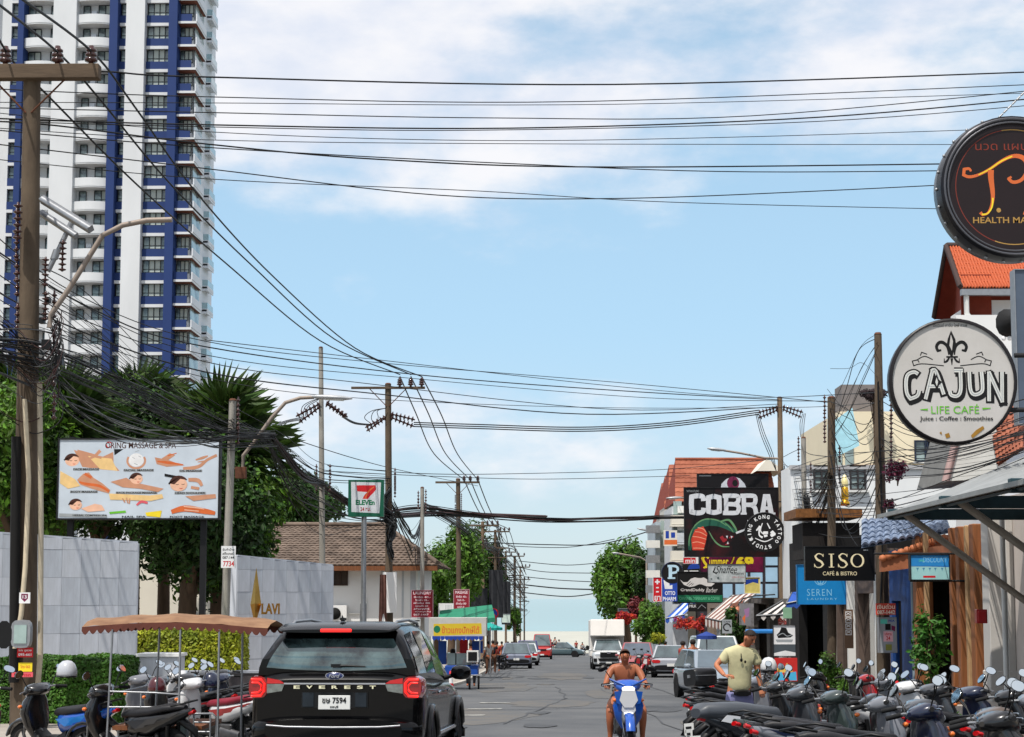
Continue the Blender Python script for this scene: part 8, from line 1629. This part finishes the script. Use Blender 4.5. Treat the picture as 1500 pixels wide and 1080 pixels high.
bike('grey', 'far scooter crossing by the beach right of the pickup', W(853, 940, 200).x, 200, PI+.3, 'scooters ridden at the street end', **KEYS['grey']); walker('helmeted rider on the far scooter by the beach', 853, 200.1, C('pale', (180,176,170)), C('dark', (30,30,36)), 1.7, PI+.3, sit=.8)

# ============================================================ carts
def food_cart():
    d = 57; s = Sign('food_cart', 'blue wheeled food cart with a yellow Thai banner and scalloped blue trim', 630, 908, 712, 1006, d, 'food cart'); P = lambda x, y, dy=0: (s.p(x, y)[0], dy, s.p(x, y)[1]); z = G(d)-s.root.location.z
    def bx(x0, y0, x1, y1, a, b, m, nm, bev=0): A, B = P(x0, y1), P(x1, y0); mb = MB(); mb.box(((A[0]+B[0])/2, (a+b)/2, (A[2]+B[2])/2), (B[0]-A[0], b-a, B[2]-A[2])); return mb.build(nm, m, s.root, bevel=bev)
    cb = F1('cart_blue', (24,70,150), .5); bx(628, 905, 712, 932, 0, 1.5, F1('cart_white', (184,182,176)), 'roof_box'); bx(652, 975, 700, 990, -.1, 1.1, cb, 'counter', .02); bx(655, 957, 690, 974, 0, .9, M_glass_l, 'display_glass'); bx(684, 953, 701, 970, -.2, .1, M_white, 'white_board_frame'); bx(686, 955, 699, 968, -.22, -.2, P_black, 'menu_slate')
    for x in (634, 667, 702): bx(x, 932, x+1.6, 980, 0, .06, M_steel, 'post')
    bx(640, 940, 652, 975, .9, 1.0, cb, 'side_panel'); bx(690, 940, 706, 958, .9, 1.0, cb, 'back_panel'); bx(672, 938, 684, 962, .8, .9, P_red, 'red_panel')
    s.poly([(635, 914), (705, 913), (706, 929), (635, 932)], mat('banner_yellow', (204,176,44), .6, var=.05)); s.poly([(640+5*math.cos(a*.5), 922+5.5*math.sin(a*.5)) for a in range(13)], P_green); s.text('ข้าวแกงปักษ์ใต้', 647, 917, 702, 928, P_orange, .02)
    s.polys([[(633+i*6.2, 932), (639+i*6.2, 932), (639+i*6.2, 936), (636+i*6.2, 938.5), (633+i*6.2, 936)] for i in range(12)], P_blue, 'scallop_trim', t=.01)['kind'] = 'stuff'
    for x, y in ((688, .0), (701, .1), (655, .9)): c = P(x, 1000); wheel(s.root, (c[0], y, z+.26), .26, .06, 8)
    mb = MB(); a = P(648, 989); b = P(706, 989); mb.tube([(a[0], -.15, a[2]), (b[0], -.15, b[2])], .02, 5); mb.tube([(a[0], -.15, a[2]), (a[0], .9, a[2])], .02, 5); mb.build('chassis', M_steel, s.root)['kind'] = 'stuff'
    c = W(660, 990, 52); t = thing('traffic_cone', 'small red and white cone standing behind the black car beside the food cart', 'cone', (c.x, 52, G(52)+.09)); mb = MB(); mb.lathe([(.17,0),(.17,.03),(.11,.03),(.08,.25)], n=14); mb.lathe([(.08,.25),(.06,.42)], n=14, mi=1); mb.lathe([(.06,.42),(.03,.62),(0,.63)], n=14); mb.build('cone', [P_red, P_white], t)
food_cart()
def push_cart():
    d = 20.6; s = Sign('canopy_cart', 'hand cart frame with a faded brown scalloped canopy among the left motorbikes', 117, 912, 392, 1080, d, 'cart'); P = lambda x, y, dy=0: Vector((s.p(x, y)[0], dy, s.p(x, y)[1])); z = G(d)-s.root.location.z
    bc = mat('faded_brown_canvas', (122,88,64), .85, var=.18, scale=3, bump=.2, col2=(150,116,86)); mb = MB(); n = 16; V = []
    for j, (dy, dz) in enumerate(((0, 0), (.25, .06), (.7, .10), (1.15, .06), (1.4, 0))):
        for i in range(n+1): x = 118+273*i/n; a = P(x, 920-8*math.sin(PI*i/n)-(x-255)*-.01); V.append((a.x, dy, a.z+dz+.01*math.sin(i*1.7+j)))
    mb.add(V, [(j*(n+1)+i, j*(n+1)+i+1, (j+1)*(n+1)+i+1, (j+1)*(n+1)+i) for j in range(4) for i in range(n)], 0, True); mb.build('canopy', bc, s.root, fixn=False)
    mb = MB(); k = 24
    for side in (0, 1.4):
        for i in range(k):
            x0, x1 = 118+273*i/k, 118+273*(i+1)/k; y0, y1 = [920-8*math.sin(PI*(x-118)/273)+(x-255)*.01 for x in (x0, x1)]; a, b = P(x0, y0-.3), P(x1, y1-.3); h = .085
            mb.add([(a.x, side, a.z), (b.x, side, b.z), (b.x, side-.01, b.z-h*.6), (a.x*.25+b.x*.75, side-.015, b.z-h), ((a.x+b.x)/2, side-.015, a.z-h*1.15), (a.x*.75+b.x*.25, side-.015, a.z-h), (a.x, side-.01, a.z-h*.6)], [(0,1,2,3,4,5,6)])
    mb.build('scallop_edge', mat('brown_canvas_edge', (84,44,34), .85, var=.2, scale=5), s.root, fixn=False)['kind'] = 'stuff'
    for x, yb, dy in ((163, 1060, 0), (263, 1080, 0), (320, 1080, 0), (195, 1030, 1.4), (325, 1040, 1.4)): mb = MB(); a = P(x, 922, dy); b = P(x-6 if x < 200 else x, yb, dy); mb.tube([a, (b.x, dy, z)], .014, 6); mb.build('pole', M_steel, s.root)
    def rail(pts, nm='rail', r=.012): mb = MB(); mb.tube([P(*q) for q in pts], r, 6); mb.build(nm, M_steel, s.root)
    rail([(160, 1013, 0), (225, 1015, 0), (272, 1018, 0), (277, 1024, 0), (277, 1080, 0)]); rail([(160, 1036), (272, 1036)]); rail([(207, 1015), (207, 1050)]); rail([(180, 1013, 0), (180, 1013, 1.3)]); rail([(275, 1080), (276, 1052), (281, 1046), (312, 1045), (318, 1050), (318, 1080)], 'ladder_rail', .014)
    for x in (285, 309): rail([(x, 1046), (x, 1085)], 'ladder_post')
    for y in (1058, 1072): rail([(285, y), (309, y)], 'rung')
    mb = MB(); a, b = P(259, 1100), P(275, 1037); mb.box(((a.x+b.x)/2, .03, (a.z+b.z)/2), (b.x-a.x, .02, b.z-a.z)); mb.build('side_panel', mat('pale_green_sheet', (140,152,148), .5, var=.12), s.root, bevel=.02)
    mb = MB(); mb.box((P(230, 1060).x, .7, z+.55), (1.1, 1.3, .05)); mb.build('deck', M_wood, s.root)
    for dy in (.05, 1.35): wheel(s.root, (P(235, 1080).x, dy, z+.28), .28, .05, 10)
push_cart()
mb = MB(); mb.sup([(0, 0, 0, .09, .16, 2.4), (.05, 0, 0, .07, .13, 2.4)], n=12); o = mb.build('truck_mirror', M_black, None); o.location = W(6, 930, 19); tag(o, 'dark side mirror poking in at the left picture edge', 'mirror')
